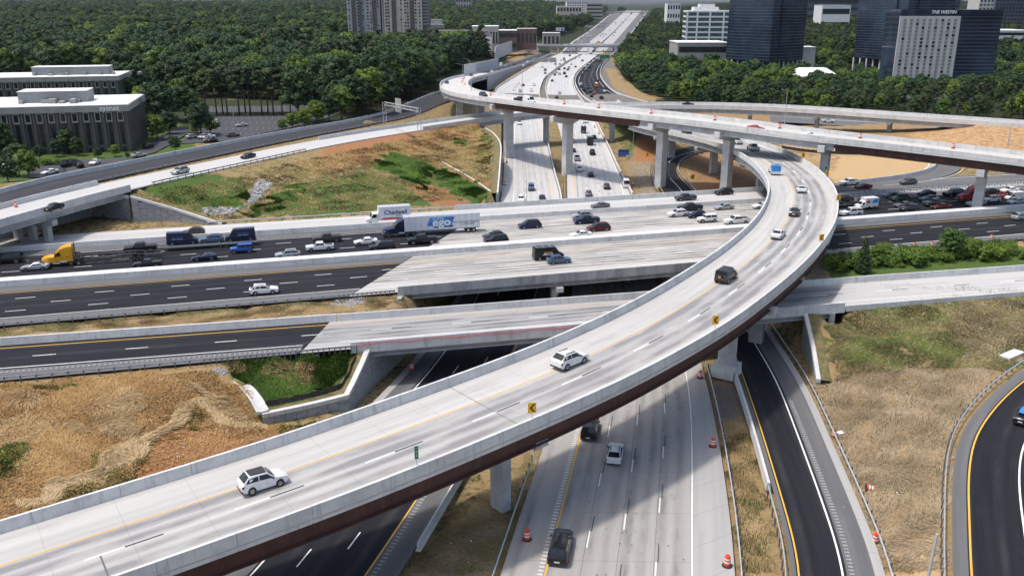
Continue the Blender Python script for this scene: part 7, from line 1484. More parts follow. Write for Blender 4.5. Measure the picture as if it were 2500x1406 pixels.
bk = small_box(1424, 325, 'NB', 'white bucket truck with folded boom on the northbound lanes', PAINT['dark grey'], 'white', .9); MB().cyl((-1.5, 0, 3.3), (1.2, 0, 4.6), .16, n=6).cyl((1.2, 0, 4.6), (-1.8, .2, 5.0), .12, n=6).box(-2.4, -1.7, -.3, .6, 4.4, 5.4).build('boom', PAINT['white'], bk)
small_box(1456, 214.4, 'X', 'small orange work truck on the dark collector road', PAINT['orange'], 'orange', .85); small_box(1223, 162, 'Bf', 'small white box truck in the queue on the approach road', PAINT['white'], 'white', .85)
# blue tarpaulin on the last car
p, a = spot(2500, 1024, 'F'); tb_ = empty('tarpaulin', 'bright blue crumpled tarpaulin on the roof of the black car', 'tarpaulin', tuple(p), a); mb = MB(); rg = random.Random(3)
mb.grid([[(-1.6 + i * .35, -.5 + j * .25, 1.5 + .14 * rg.random() - .1 * abs(i - 3) / 3) for j in range(5)] for i in range(8)]); mb.build('sheet', PAINT['sky blue'], tb_, smooth=True)
# parked cars
PK = [(163,406,'black','big_suv'),(180,403,'dark grey','suv'),(194,408,'black','suv'),(232,401,'white','sedan'),(122,425,'white','sedan'),(154,424,'black','sedan'),(362,361,'black','suv'),(470,338,'silver','suv'),(483,336,'dark grey','sedan'),(496,338,'silver','suv'),(509,338,'white','sedan'),(505,346,'grey','suv'),(518,347,'black','sedan'),(569,334,'grey','suv'),(528,302,'white','suv'),(523,311,'dark grey','sedan'),(590,309,'silver','sedan'),(372,328,'dark grey','sedan'),(340,383,'silver','sedan'),(14,412,'white','sedan')]
for i, (x, y, c, kd) in enumerate(PK):
    zl = zl3 if x < 440 else zl1; g = G(x, y, zl + .02); 
    where = 'on the office driveway' if x < 300 else ('beside the grey office block' if x < 440 else 'in the parking lot before the pines')
    car(kd, c, g, R(12 if i % 3 else 100) + i, c + ' parked ' + ('suv' if 'suv' in kd else 'sedan') + ' ' + where, 1 if x < 300 else 2, 'cars parked by the office blocks')
# ------------------------------------------------------------------ small things
DRUM = None
def drum(g, label, lying=False, base=True, sc=1.0, group='orange traffic drums'):
    global DRUM
    if DRUM is None:
        def cyl(z0, z1, r0, r1): return MB().cyl((0, 0, z0), (0, 0, z1), r0, r1, n=14)
        DRUM = dict(b=MB().cyl((0, 0, 0), (0, 0, .09), .46, .42, n=16).mesh('base', MT['rubber']), o=[cyl(a, b, c, d).mesh('orange_band', MT['orange']) for a, b, c, d in ((.09, .34, .29, .28), (.5, .64, .27, .26), (.8, 1.0, .25, .23))], w=[cyl(a, b, c, d).mesh('white_band', MT['drum_white']) for a, b, c, d in ((.34, .5, .282, .272), (.64, .8, .262, .252))], h=MB().box(-.1, .1, -.02, .02, 1.0, 1.07).mesh('handle', MT['orange']))
    r_ = empty('traffic_drum', label, 'traffic drum', tuple(g), random.random() * 6, group); r_.scale = (sc,) * 3
    if lying: r_.rotation_euler = (R(92), 0, R(70)); r_.location.z += .3
    if base: link('base', DRUM['b'], r_)
    for me in DRUM['o']: link('orange_band', me, r_)
    for me in DRUM['w']: link('white_band', me, r_)
    link('handle', DRUM['h'], r_); return r_
drum(G(1287, 1316, .01), 'orange drum on the shoulder beside the nearest black suv', sc=1.12); drum(G(1740, 1089, .01), 'orange drum halfway along the pale right shoulder', sc=1.12); drum(G(1775, 1380, .01), 'leaning orange drum at the bottom of the pale shoulder', sc=1.15); drum(G(1709, 922, .01), 'orange drum by the plinth of the flyover pier', sc=1.1); drum(G(1005, 902, .01), 'orange drum on the dark shoulder under the low bridge', base=False, sc=1.15)
drum(GI(2035, 1066), 'orange drum behind the guardrail next to a white board', base=False); drum(GI(2136, 1324), 'orange drum behind the guardrail near the camera', base=False, sc=1.1); drum(GI(2112, 1194), 'orange drum lying on its side in the dry grass', True, sc=1.05)
for x, y, l_ in ((1138, 240, 'leftmost'), (1337, 262, 'second'), (1432, 271, 'third'), (1568, 285, 'fourth'), (1728, 303, 'fifth'), (1886, 322, 'sixth'), (2100, 345, 'seventh'), (2318, 371, 'rightmost')):
    p, a = spot(x, y - 4, 'B'); s_, lt, _ = PB.near(p); drum(PB.at(s_, -WB_ + .9, .01), 'orange drum on the tall flyover, %s from the left' % l_, sc=1.2)
for x, y in ((1128, 203), (1131, 199), (1135, 208)): p, a = spot(x, y, 'B'); drum(p, 'orange drum at the bend of the tall flyover', sc=1.15)
for i, (x, y) in enumerate(((1452, 312), (1462, 328), (1475, 345), (1505, 400), (1516, 428), (1545, 452), (1538, 460), (1237, 398), (1232, 452))): drum(G(x, y, .01), 'orange drum along the edge of the pale lanes beyond the bridge', sc=1.1)
for i, (x, y) in enumerate(((1254, 222), (1257, 216), (1260, 212), (1264, 208), (1268, 205))): drum(G(x, y, .01), 'orange drum in the short row on the far southbound lanes')
drum(spot(39, 506, 'C')[0], 'orange drum at the far edge of the pale ramp bridge', base=False, sc=1.15)
for x, y, l_ in ((2232, 604, 'left'), (2275, 601, 'middle'), (2420, 584, 'right')): drum(G(x, y, 5.6), 'orange drum behind the bushes by the guardrail, the %s one' % l_, base=False)
def chevron(g, ang, label, h=2.35, w=.84, ht=1.05, flip=1, back=False, group='yellow chevron signs'):
    r_ = empty('chevron_sign', label, 'sign', tuple(g), ang, group); MB().cyl((0, .04, -.2), (0, .04, h), .04, n=6).build('post', MT['galv'], r_); MB().box(-w/2, w/2, -.02, .0, h - ht, h + .05).build('panel', MT['sign_y'], r_)
    z0 = h - ht / 2 + .02; s_ = flip; k = ht * .40; t_ = w * .27
    pts = [(-.30 * w * s_, z0), (.12 * w * s_, z0 + k), (.12 * w * s_ + t_ * s_, z0 + k), (-.30 * w * s_ + t_ * s_, z0), (.12 * w * s_ + t_ * s_, z0 - k), (.12 * w * s_, z0 - k)]
    MB().face([(x, -.024, z) for x, z in (pts[0], pts[1], pts[2], pts[3])]).face([(x, -.024, z) for x, z in (pts[0], pts[3], pts[4], pts[5])]).build('chevron_mark', MT['sign_k'], r_); return r_
for s_, lab, fa_ in ((84.5, 'yellow chevron sign nearest the camera on the flyover parapet', 0), (114.5, 'yellow chevron sign second along the flyover parapet', 0), (158, 'yellow chevron sign third along the flyover parapet', 0), (189, 'yellow chevron sign at the outer bend of the flyover', 0), (215, 'yellow chevron sign fifth along the flyover, past the bend', 0), (240, 'yellow chevron sign last along the flyover, under the tall one', 0)):
    p = PA.at(s_, WA + .24, 1.0); chevron(p, R(8), lab, 1.75 if s_ < 120 else 1.5)
p = PA.at(71.5, WA + .24, 1.0); r_ = empty('mile_marker', 'narrow green mile marker on the flyover parapet', 'sign', tuple(p), R(30)); MB().cyl((0, .03, 0), (0, .03, 2.0), .035, n=6).build('post', MT['galv'], r_); MB().box(-.19, .19, -.02, 0, .75, 2.05).build('panel', MT['sign_g'], r_)
for z, t_ in ((1.85, 'MILE'), (1.5, '0'), (1.1, '2')): text(t_, .13 if len(t_) > 1 else .34, r_, (0, -.025, z), (R(90), 0, 0), MT['sign_w'], ext=.003)
p = PA.at(217, WA + .24, 1.0); r_ = empty('mile_marker', 'narrow green mile marker behind the bend of the flyover', 'sign', tuple(p), R(10)); MB().cyl((0, .03, 0), (0, .03, 2.0), .035, n=6).build('post', MT['galv'], r_); MB().box(-.25, .25, -.02, 0, .75, 2.1).build('panel', MT['sign_g'], r_)
for px, py, lab, fl in ((1632, 362, 'small yellow chevron sign on the earth bank by the dark link', -1), (1580, 392, 'small yellow chevron sign above the blue services sign', -1), (1690, 448, 'small yellow warning sign by the inside guardrail', 1), (1889, 352, 'small yellow arrow sign under the tall flyover', 1)):
    g = GI(px, py); chevron(g, 0, lab, 2.6, 1.2, 1.3, fl)
g = GI(1522, 392); r_ = empty('services_sign', 'blue roadside services sign with small panels', 'sign', tuple(g), R(-5)); MB().box(-1.3, -1.15, .02, .12, -.3, 3.5).box(1.15, 1.3, .02, .12, -.3, 3.5).build('posts', MT['galv'], r_); MB().box(-1.9, 1.9, -.05, .02, 1.2, 3.9).build('panel', MT['sign_b'], r_)
for i, (x, z, m) in enumerate(((-1.2, 3.2, 'sign_k'), (0, 3.2, 'sign_k'), (1.2, 3.2, 'sign_k'), (-1.0, 1.55, 'sign_r'), (.2, 1.55, 'sign_r'), (1.3, 1.6, 'sign_w'))): MB().box(x - .42, x + .42, -.07, -.052, z - .26, z + .26).build('logo_plate', MT[m], r_)
# lamp posts
def lamp(g, h, label, arm=2.4, ang=0, thick=.13, double=False):
    r_ = empty('lamp_post', label, 'street lamp', tuple(g), ang, 'tall lamp posts'); MB().cyl((0, 0, -.4), (0, 0, h), thick, thick * .55, n=8).build('pole', MT['galv'], r_)
    for sg in ((1, -1) if double else (1,)):
        MB().cyl((0, 0, h - .1), (sg * arm, 0, h + .45), .06, .05, n=6).build('arm', MT['galv'], r_); MB().box(min(sg * arm, sg * (arm + .8)), max(sg * arm, sg * (arm + .8)), -.17, .17, h + .40, h + .56).build('lamp_head', MT['bld_band'], r_)
    return r_
def lamppx(px, py, pyt, zb, label, **k):
    g = G(px, py, zb); return lamp(g, V(px, pyt, g[1])[2] - zb, label, **k)
lamppx(1915, 303, 222, 13.0, 'tall lamp post rising behind the tall flyover', ang=R(200), arm=1.6); lamppx(1275, 236, 140, .0, 'tall lamp post on the far southbound verge', ang=R(90)); lamppx(1518, 262, 190, 8, 'tall lamp post beside the dark collector road', ang=R(150)); lamppx(1346, 160, 96, 0, 'lamp post before the far overpass', arm=.5); lamppx(1411, 140, 105, 0, 'lamp post in the middle of the far overpass', arm=.5)
lamppx(2458, 366, 308, 7.0, 'thick pale pole on the earth bank at the right', arm=.4, thick=.28); lamppx(573, 318, 266, zl1, 'parking lot lamp left of the silver car', arm=.6, double=True); lamppx(744, 290, 262, zl1, 'parking lot lamp under the dark broadleaf tree', arm=.6, double=True); lamppx(465, 332, 290, zl1, 'parking lot lamp at the lot entrance', arm=.6, double=True); lamppx(42, 447, 388, 8.5, 'thick pole by the ramp wall at the far left', arm=.4, thick=.24)
for x, yb, yt, l_ in ((1130, 186, 158, 'nearest'), (1146, 176, 146, 'second'), (1156, 172, 156, 'third')): lamppx(x, yb, yt, {1130: 10.2, 1146: 8.2, 1156: 7.4}[x], 'curved-arm lamp by the noise wall, the %s' % l_, ang=R(180), arm=3.5)
lamppx(1151, 224, 190, 18.0, 'pale lamp post on the inside of the tall flyover bend', arm=.5); lamppx(1544, 392, 300, 2, 'thin instrument mast above the blue services sign', arm=.3, thick=.08)
g = G(2262, 1425, 1.3); tag(MB().cyl((0, 0, -.5), (.35, .3, 5.2), .15, .13, n=10).build('steel_pole', MT['galv'], None, loc=tuple(g)), 'thick leaning steel pole in the dry grass by the loop', 'pole')
lamppx(2430, 170, 158, -5, 'double-headed lamp on the hotel parking deck, left', arm=1.0, double=True); lamppx(2461, 178, 164, -5, 'double-headed lamp on the hotel parking deck, right', arm=1.0, double=True)
lamppx(1376, 78, 40, 2, 'tall pole on the skyline beside the far motorway', arm=.2, thick=.5); lamppx(1328, 106, 72, 3, 'wooden pole near the far overpass', arm=.2, thick=.2)
# sign gantry by the ramp
g0, g1 = V(940, 300, 305), V(1024, 322, 270)
gt = empty('sign_gantry', 'galvanised truss gantry showing the back of a large sign', 'sign gantry', tuple(g0)); o0 = np.array(g0); h = 7.0
tp0, tp1 = np.array([0, 0, h]), (np.array(g1) - o0) + np.array([0, 0, h])
for nm, b0_, t0_ in (('left_support', np.zeros(3), tp0), ('right_support', np.array(g1) - o0, tp1)):
    mb = MB(); d_ = np.array([.5, .5, 0])
    for sg in (-1, 1): mb.cyl(b0_ + d_ * sg - np.array([0, 0, .5]), t0_ + d_ * sg, .09, n=6)
    for i in range(6):
        f0, f1 = i / 6, (i + 1) / 6; sg = 1 if i % 2 else -1; mb.cyl(lerp(b0_, t0_, f0) + d_ * sg, lerp(b0_, t0_, f1) - d_ * sg, .045, n=5, caps=False)
    mb.build('support', MT['galv'], gt)
mb = MB()
for dz in (0, -1.0):
    for sg in (-.5, .5): mb.cyl(tp0 + np.array([0, sg, dz]), tp1 + np.array([0, sg, dz]), .07, n=6)
for i in range(12): mb.cyl(lerp(tp0, tp1, i / 12) + np.array([0, -.5, 0 if i % 2 else -1.0]), lerp(tp0, tp1, (i + 1) / 12) + np.array([0, -.5, -1.0 if i % 2 else 0]), .05, n=5, caps=False)
mb.build('truss', MT['galv'], gt); c_ = lerp(tp0, tp1, .42); dv = (tp1 - tp0) / np.linalg.norm(tp1 - tp0); mb = MB()
for i in range(6):
    q0, q1 = c_ + dv * (-3.2 + i * 1.12), c_ + dv * (-3.2 + i * 1.12 + 1.08); MB().face([q0 + np.array([0, .7, -2.6]), q1 + np.array([0, .7, -2.6]), q1 + np.array([0, .7, 1.9]), q0 + np.array([0, .7, 1.9])]).build('sign_panel', MT['bld_band'], gt)
# far gantries with white boards
def gantry(pl, pr, py, pyt, label, mat='bld_band', txt=None, z=0.0):
    a, b_ = G(pl, py, z), G(pr, py, z); b_[1] = a[1]; b_[0] = pxX(pr, a[1], 3); h = V(pl, pyt, a[1])[2] - z; r_ = empty('sign_gantry', label, 'sign gantry', tuple(a)); w = b_[0] - a[0]
    for x in (0, w): MB().cyl((x, 0, -.3), (x, 0, h), .22, n=6).build('support', MT['galv'], r_)
    MB().box(0, w, -.3, .3, h - 1.4, h).build('truss', MT['galv'], r_); n = max(int(w / 6), 2)
    for i in range(n): MB().box(w * (i + .04) / n, w * (i + .96) / n, -.5, -.35, h - 2.6, h + 1.2).build('sign_panel', MT[mat], r_)
    return r_
gantry(1302, 1358, 166, 145, 'pale sign gantry over the southbound lanes before the overpass'); gantry(1428, 1448, 76, 64, 'white sign gantry over the distant left lanes'); gantry(1456, 1476, 78, 65, 'white sign gantry over the distant middle lanes')
gg = gantry(1464, 1488, 150, 136, 'green and yellow sign gantry over the dark collector road', 'sign_g'); 
MB().box(0, 10, -.6, -.52, 5.5, 6.8).build('exit_panel', MT['sign_y'], gg)
gantry(1452, 1468, 119, 107, 'green and yellow sign over the lanes behind the overpass', 'sign_y')
g = G(1367, 92, 3); r_ = empty('billboard', 'white billboard with red and blue lettering on a tall pole', 'billboard', tuple(g)); MB().cyl((0, 0, -1), (0, 0, 13), .4, n=8).build('pole', MT['galv'], r_); MB().box(-6, 6, -.3, .3, 9.5, 13.5).build('board', MT['sign_w'], r_); MB().box(-4.8, -.5, -.34, -.31, 11, 12.3).build('red_band', MT['sign_r'], r_); MB().box(1.5, 5, -.34, -.31, 10.2, 13).build('blue_panel', MT['sign_b'], r_)
# far overpass
Yo = G(1400, 128, 0)[1]; xa, xb = pxX(1312, Yo, 7), pxX(1500, Yo, 7); ov = empty('overpass', 'flat concrete overpass with traffic crossing the distant motorway', 'bridge', (xa, Yo, 0)); w = xb - xa
MB().box(-30, w + 30, 0, 16, 6.2, 7.0).build('deck', MT['deck_b'], ov); MB().box(-30, w + 30, -.2, .2, 6.6, 8.1).build('parapet', MT['conc'], ov); MB().box(-30, w + 30, 15.8, 16.2, 7, 8.1).build('parapet', MT['conc'], ov)
for i in range(5): MB().box(-2, w + 2, .6 + i * 3.4, 1.4 + i * 3.4, 4.9, 6.19).build('girder', MT['conc_dk'], ov)
for f in (.27, .52, .76): MB().box(f * w - .8, f * w + .8, 1, 15, -.3, 4.88).build('pier', MT['conc'], ov)
for sg in (0, 1): MB().box(-30 if sg == 0 else w, 0 if sg == 0 else w + 30, .3, 15.7, -.3, 6.18).build('abutment', MT['conc'], ov)
for i, (x, c) in enumerate(((670, 'w'), (710, 'w'), (770, 'd'), (815, 'w'), (850, 'd'), (905, 'w'), (950, 's'), (1000, 'w'), (1115, 'w'), (1185, 'w'), (1235, 'd'), (1345, 'w'))): car(KN[i % 5], k_[c], (pxX(1200 + x / 5, Yo, 7), Yo + 4 + (i % 2) * 6, 7.01), 0 if i % 2 else math.pi, k_[c] + ' small vehicle crossing the far overpass', 2, 'traffic on the far overpass')
Y2 = 3900; ov2 = empty('overpass', 'thin distant overpass where the motorway meets the horizon', 'bridge', (pxX(1480, Y2, 8), Y2, 0)); w2_ = pxX(1605, Y2, 8) - pxX(1480, Y2, 8); MB().box(0, w2_, 0, 20, 7, 11).build('deck', MT['bld_band'], ov2)
for f in (.12, .3, .5, .7, .88): MB().box(f * w2_ - 2, f * w2_ + 2, 3, 17, -1, 6.99).build('pier', MT['conc_dk'], ov2)
# noise walls
def nwall(rows, label, zb=None, seg=6):
    P_ = Path([V(px, py, Y) for px, py, Y in rows], 2); r_ = empty('noise_wall', label, 'wall'); wall_strip(r_, P_, lambda p: zg1(p[0], p[1]) - 1.0, 'conc', 'wall_panel', seg=seg, th=.35); return r_
def nwallz(rows, label, hgt, seg=6):
    P_ = Path([G(*q) for q in rows], 2); P2 = P_.off(0, hgt); r_ = empty('noise_wall', label, 'wall'); wall_strip(r_, P2, lambda p: p[2] - hgt - 1.5, 'conc', 'wall_panel', seg=seg, th=.35); return r_
nwallz([(1133, 185, 10.2), (1160, 178, 7.6), (1190, 170, 5.2), (1216, 163, 3.6)], 'grey ribbed noise wall beside the approach of the tall flyover', 6.5, 5)
nwallz([(1208, 160, 3.5), (1212, 142, 3.5), (1240, 130, 4), (1270, 121, 4.5), (1310, 113, 4.5)], 'tall stepped noise wall climbing to the far overpass', 10.5, 9)
nwallz([(1578, 96, 3), (1592, 105, 3), (1590, 115, 3)], 'curved pale noise wall between the trees at the right', 8, 8)
# flume, silt fence, manhole, headwall, litter, rock
fl = PZ([(545, 905, 5.0), (590, 935, 4.15), (622, 970, 3.15), (642, 1004, 2.45)], .5); w0 = MB()
fm_ = empty('drain_flume', 'curved pale concrete drain flume down the grass bank', 'drain')
for i in range(9): sweep(MB(), fl, [(-.7, .12), (-.35, .0), (.35, .0), (.7, .12), (.8, .1), (.75, -.35), (-.75, -.35), (-.8, .1)], step=1, a=fl.L * i / 9 + .01, b=fl.L * (i + 1) / 9 - .01).build('flume_slab', MT['conc_lt'], fm_)
def siltfence(P_, label, h=.7):
    r_ = empty('silt_fence', label, 'fence'); n = int(P_.L / .5); rows = [[P_.at(P_.L * i / n, .05 * math.sin(i * 2.1), -.1), P_.at(P_.L * i / n, .08 * math.sin(i * 1.3), h + .06 * math.sin(i * 1.7))] for i in range(n + 1)]
    MB().grid(rows).build('black_fabric', MT['trim'], r_); pm = MB().box(-.03, .03, -.03, .03, -.2, h + .25).mesh('stake', MT['bark']); q = .4
    while q < P_.L: link('stake', pm, r_, tuple(P_.at(q, .08))); q += 2.0
siltfence(PZ([(648, 990, 2.6), (700, 982, 2.6), (770, 966, 2.55), (830, 948, 2.6), (845, 930, 3.1), (862, 890, 4.4), (876, 858, 5.3)], .5), 'black silt fence along the low panelled wall'); siltfence(PZ([(1908, 362, 5.1), (1960, 370, 5.4), (2020, 375, 5.5), (2100, 378, 5.5)], 1), 'black silt fence along the edge of the sandy infield', .9)
g = GI(766, 868); mh = empty('manhole', 'round pale concrete manhole cap on the green bank', 'manhole', tuple(g)); MB().cyl((0, 0, -.4), (0, 0, .30), .85, .82, n=20).build('ring', MT['conc_lt'], mh); MB().cyl((0, 0, .3), (0, 0, .34), .36, n=16).build('cover', MT['conc'], mh)
g = GI(1213, 465); hw1 = empty('storm_drain', 'concrete storm drain headwall with a dark pipe mouth', 'drain', tuple(g + np.array([0, -1, 0])), R(-15)); MB().box(-1.6, 1.6, 0, .4, -.5, 1.7).build('headwall', MT['conc_lt'], hw1); MB().cyl((0, -.02, .75), (0, .5, .75), .55, n=16).build('pipe_mouth', MT['trim'], hw1)
g = GI(2052, 1056); MBb = MB().box(-.5, .5, -.35, .35, .02, .08); tag(MBb.build('board', MT['sign_w'], None, loc=tuple(g), rz=.4), 'small white board lying beside the orange drum', 'board')
g = GI(2470, 868); cs = MB().box(-2.2, 2.2, -.8, .8, -.4, .35); tag(cs.build('headwall', MT['conc_lt'], None, loc=tuple(g), rz=R(35)), 'pale concrete drain headwall on the slope at the right edge', 'drain')
dc = Path([GI(*q, 12) + np.array([0, 0, .12]) for q in ((1080, 396), (1100, 408), (1120, 418), (1140, 430), (1160, 442), (1180, 455), (1198, 468))], .5); r_ = empty('drain_channel', 'thin white concrete channel down the grass hill', 'drain')
for i in range(12): sweep(MB(), dc, [(-.2, .05), (.2, .05), (.22, -.5), (-.22, -.5)], step=2, a=dc.L * i / 12 + .01, b=dc.L * (i + 1) / 12 - .01).build('channel_slab', MT['conc_lt'], r_)
def rocks(polys, label, n, s0, s1):
    rg = np.random.default_rng(int(polys[0][0])); w = [GI(*p) for p in polys]; xs_ = [p[0] for p in w]; ys_ = [p[1] for p in w]; mb = MB(); c = 0; pts = []
    while len(pts) < n and c < n * 20:
        c += 1; x, y = rg.uniform(min(xs_), max(xs_)), rg.uniform(min(ys_), max(ys_))
        if inpoly(np.array([x]), np.array([y]), w)[0]: pts.append((x, y))
    zz = zg([p[0] for p in pts], [p[1] for p in pts])
    for (x, y), z in zip(pts, zz):
        s_ = rg.uniform(s0, s1); Mx = Matrix.Translation((x, y, float(z))) @ Matrix.Rotation(rg.uniform(0, 6), 4, 'Z') @ Matrix.Rotation(rg.uniform(-.5, .5), 4, 'X'); mb.box(-s_, s_, -s_ * .7, s_ * .7, -s_ * .4, s_ * .6, M=Mx, top=rg.uniform(.4, .85))
    tag(mb.build('rip_rap', MT['rock']), label, None, kind='stuff')
rocks([(605, 500), (618, 455), (640, 438), (664, 450), (650, 470), (625, 492), (560, 525), (500, 522), (497, 507), (570, 508)], 'pale broken rock lining the ditch on the grass hill', 380, .25, .55); rocks([(805, 745), (835, 728), (885, 724), (893, 738), (850, 752)], 'grey broken rock beside the eastbound shoulder', 220, .12, .3); rocks([(510, 908), (525, 898), (560, 905), (545, 915)], 'small patch of pale rock at the head of the flume', 60, .1, .22); rocks([(1992, 930), (2010, 926), (2020, 936), (2000, 940)], 'small heap of white rock below the wing wall', 40, .1, .22)
rg = random.Random(11); mb = MB()
for (x0, x1, y0, y1, n) in ((20, 900, 790, 800, 26), (2050, 2300, 930, 1250, 12), (1010, 1200, 1180, 1380, 5), (20, 420, 1090, 1180, 5), (2080, 2460, 760, 880, 4), (400, 640, 1080, 1150, 8)):
    for i in range(n):
        g = GI(rg.uniform(x0, x1), rg.uniform(y0, y1), 3); s_ = rg.uniform(.04, .10); mb.box(-s_, s_, -s_ * .6, s_ * .6, .02, .08, M=Matrix.Translation(tuple(g)) @ Matrix.Rotation(rg.uniform(0, 6), 4, 'Z'))
tag(mb.build('litter', MT['sign_w']), 'scattered pale litter and stones on the verges', None, kind='stuff')
# tyre marks and debris on the pavements
mb = MB()
for i in range(150):
    s_ = rg.uniform(20, 95); l_ = rg.gauss(13, 3.2); p = NBl.at(s_, l_, .022); a = rg.uniform(0, 3); q = rg.uniform(.03, .11); mb.face([(p[0] + q * math.cos(a + k) * rg.uniform(.6, 1.3), p[1] + q * math.sin(a + k) * rg.uniform(.6, 1.6), p[2]) for k in (0, 1.57, 3.14, 4.71)])
tag(paint('tar_spots', mb, MT['trim'], None), 'black tar spots on the grey concrete lanes', None, kind='stuff')
# ------------------------------------------------------------------ grass and shrubs
def blades_mat(name, cols):
    m, nt, bs = newmat(name); bs.inputs['Roughness'].default_value = .8; bs.inputs['Specular IOR Level'].default_value = .2
    at_ = nt.nodes.new('ShaderNodeAttribute'); at_.attribute_name = 'tint'; col = mixc(nt, at_.outputs['Fac'], cols[0], cols[1]); nt.links.new(col, bs.inputs['Base Color']); return m
BL = {'straw': blades_mat('dry_grass_blades', ((.22, .125, .045), (.58, .44, .24))), 'green': blades_mat('green_grass_blades', ((.036, .085, .012), (.125, .205, .035))), 'olive': blades_mat('olive_grass_blades', ((.075, .085, .022), (.24, .205, .075))), 'rust': blades_mat('rust_grass_blades', ((.27, .140, .045), (.56, .375, .165))), 'pale': blades_mat('pale_straw_blades', ((.36, .245, .11), (.62, .48, .285))), 'mulch': blades_mat('straw_mulch_blades', ((.20, .14, .075), (.50, .405, .27))), 'weed': blades_mat('weed_stalks', ((.045, .07, .02), (.13, .13, .045)))}
def grass(label, polys, n, length, mat, lay=.8, flow=None, width=.035, seed=1, name='grass', wseg=3, clump=0, holes=(), keep=.12, edge=.6, spread=.7):
    """curved blades; flow = direction field of lodged grass"""
    rng = np.random.default_rng(seed); P_ = []
    for poly, k in polys:
        w = [GI(*p) for p in poly]; xs_ = np.array([p[0] for p in w]); ys_ = np.array([p[1] for p in w]); need = int(n * k); got = np.zeros((0, 2))
        while len(got) < need:
            c = np.stack([rng.uniform(xs_.min(), xs_.max(), need * 2), rng.uniform(ys_.min(), ys_.max(), need * 2)], 1)
            if clump: f = np.sin(c[:, 0] * .9 + 1.3 * np.sin(c[:, 1] * .5)) * np.sin(c[:, 1] * .8 + 1.1 * np.sin(c[:, 0] * .45)); c = c[rng.random(len(c)) < np.clip(.5 + clump * f, .03, 1)]
            for hp in holes: hw__ = [GI(*q) for q in hp]; c = c[~inpoly(c[:, 0] + .9 * np.sin(c[:, 1] * 1.7), c[:, 1] + .9 * np.sin(c[:, 0] * 1.4), hw__) | (rng.random(len(c)) < keep)]
            got = np.vstack([got, c[inpoly(c[:, 0] + edge * np.sin(c[:, 1] * .9 + 2 * np.sin(c[:, 0] * .5)), c[:, 1] + edge * np.sin(c[:, 0] * .8 + 1.5 * np.sin(c[:, 1] * .6)), w)]])
        P_.append(got[:need])
    P_ = np.vstack(P_); n = len(P_); z = zg(P_[:, 0], P_[:, 1]) - .02
    th = 1.6 * np.sin(P_[:, 0] * .33 + 1.2 * np.sin(P_[:, 1] * .27)) + 1.3 * np.sin(P_[:, 1] * .41 + .9 * np.sin(P_[:, 0] * .22) + 2) + (flow if flow is not None else 0) + rng.normal(scale=spread, size=n)
    d = np.stack([np.cos(th), np.sin(th)], 1); s_ = np.stack([-d[:, 1], d[:, 0]], 1); L_ = length * rng.uniform(.55, 1.25, n); wd = width * rng.uniform(.7, 1.4, n); V_ = []; lay_ = np.clip(lay + rng.normal(scale=.12, size=n), 0, 1.2)
    for t in np.linspace(0, 1, wseg):
        hgt = L_ * (t * (1 - lay_ * .35) - lay_ * .62 * t * t); out = L_ * lay_ * (t ** 1.3) * .95; c = np.stack([P_[:, 0] + d[:, 0] * out, P_[:, 1] + d[:, 1] * out, z + np.maximum(hgt, .03)], 1); ww = (wd * (1 - .75 * t))[:, None] * np.concatenate([s_, np.zeros((n, 1))], 1); V_ += [c - ww, c + ww]
    Vv = np.stack(V_, 1); k = 2 * wseg; base = np.arange(n)[:, None] * k; F_ = np.concatenate([base + np.array([[2*i, 2*i+1, 2*i+3, 2*i+2]]) for i in range(wseg - 1)], 0)
    me = bpy.data.meshes.new(name); me.vertices.add(n * k); me.vertices.foreach_set('co', Vv.astype(np.float32).ravel()); me.loops.add(F_.size); me.loops.foreach_set('vertex_index', F_.astype(np.int32).ravel()); me.polygons.add(len(F_)); me.polygons.foreach_set('loop_start', np.arange(0, F_.size, 4, dtype=np.int32)); me.update(calc_edges=True)
    pt = .5 + .32 * np.sin(P_[:, 0] * .6 + 2 * np.sin(P_[:, 1] * .35)) * np.sin(P_[:, 1] * .7) ; tint = np.clip(rng.uniform(0, 1, n) * .55 + pt * .55 - .1, 0, 1); a = me.attributes.new('tint', 'FLOAT', 'POINT'); a.data.foreach_set('value', np.repeat(tint, k).astype(np.float32)); me.materials.append(BL[mat])
    return tag(link(name, me), label, None, kind='stuff')
LH = [(-30, 945), (300, 915), (520, 905), (600, 960), (650, 1012), (740, 1040), (600, 1110), (420, 1140), (200, 1230), (-30, 1290)]
HOLES = [[(330,1110),(470,1040),(650,1070),(560,1150),(380,1200),(330,1160)], [(-20,1010),(110,1015),(150,1060),(60,1090),(-20,1080)], [(-40,1075),(60,1080),(50,1160),(-40,1175)], [(110,1235),(260,1140),(330,1150),(240,1215)]]
grass('rust-coloured dry grass on the bank at the left', [(LH, 1)], 46000, .6, 'rust', .7, 0.0, .045, 1, 'dry_grass', clump=.15, holes=HOLES, keep=.3, spread=1.2)
grass('pale lodged swirls of long grass on the left bank', [([(180, 1010), (300, 985), (380, 1010), (330, 1060), (220, 1060)], .5), ([(0, 955), (95, 955), (90, 985), (0, 990)], .14), ([(260, 950), (350, 960), (320, 1000), (240, 985)], .2), ([(440, 960), (560, 950), (600, 1010), (480, 1000)], .16)], 9000, 1.15, 'straw', .9, 0.0, .05, 21, 'lodged_grass', clump=.35, edge=1.6, spread=.3)
grass('pale ridge of combed straw across the left bank', [([(40, 1240), (300, 1100), (470, 985), (520, 960), (600, 1010), (650, 1050), (560, 1040), (480, 1000), (330, 1120), (110, 1240)], 1)], 22000, 1.15, 'pale', .85, 2.2, .05, 2, 'straw_ridge', edge=.7, spread=.4)
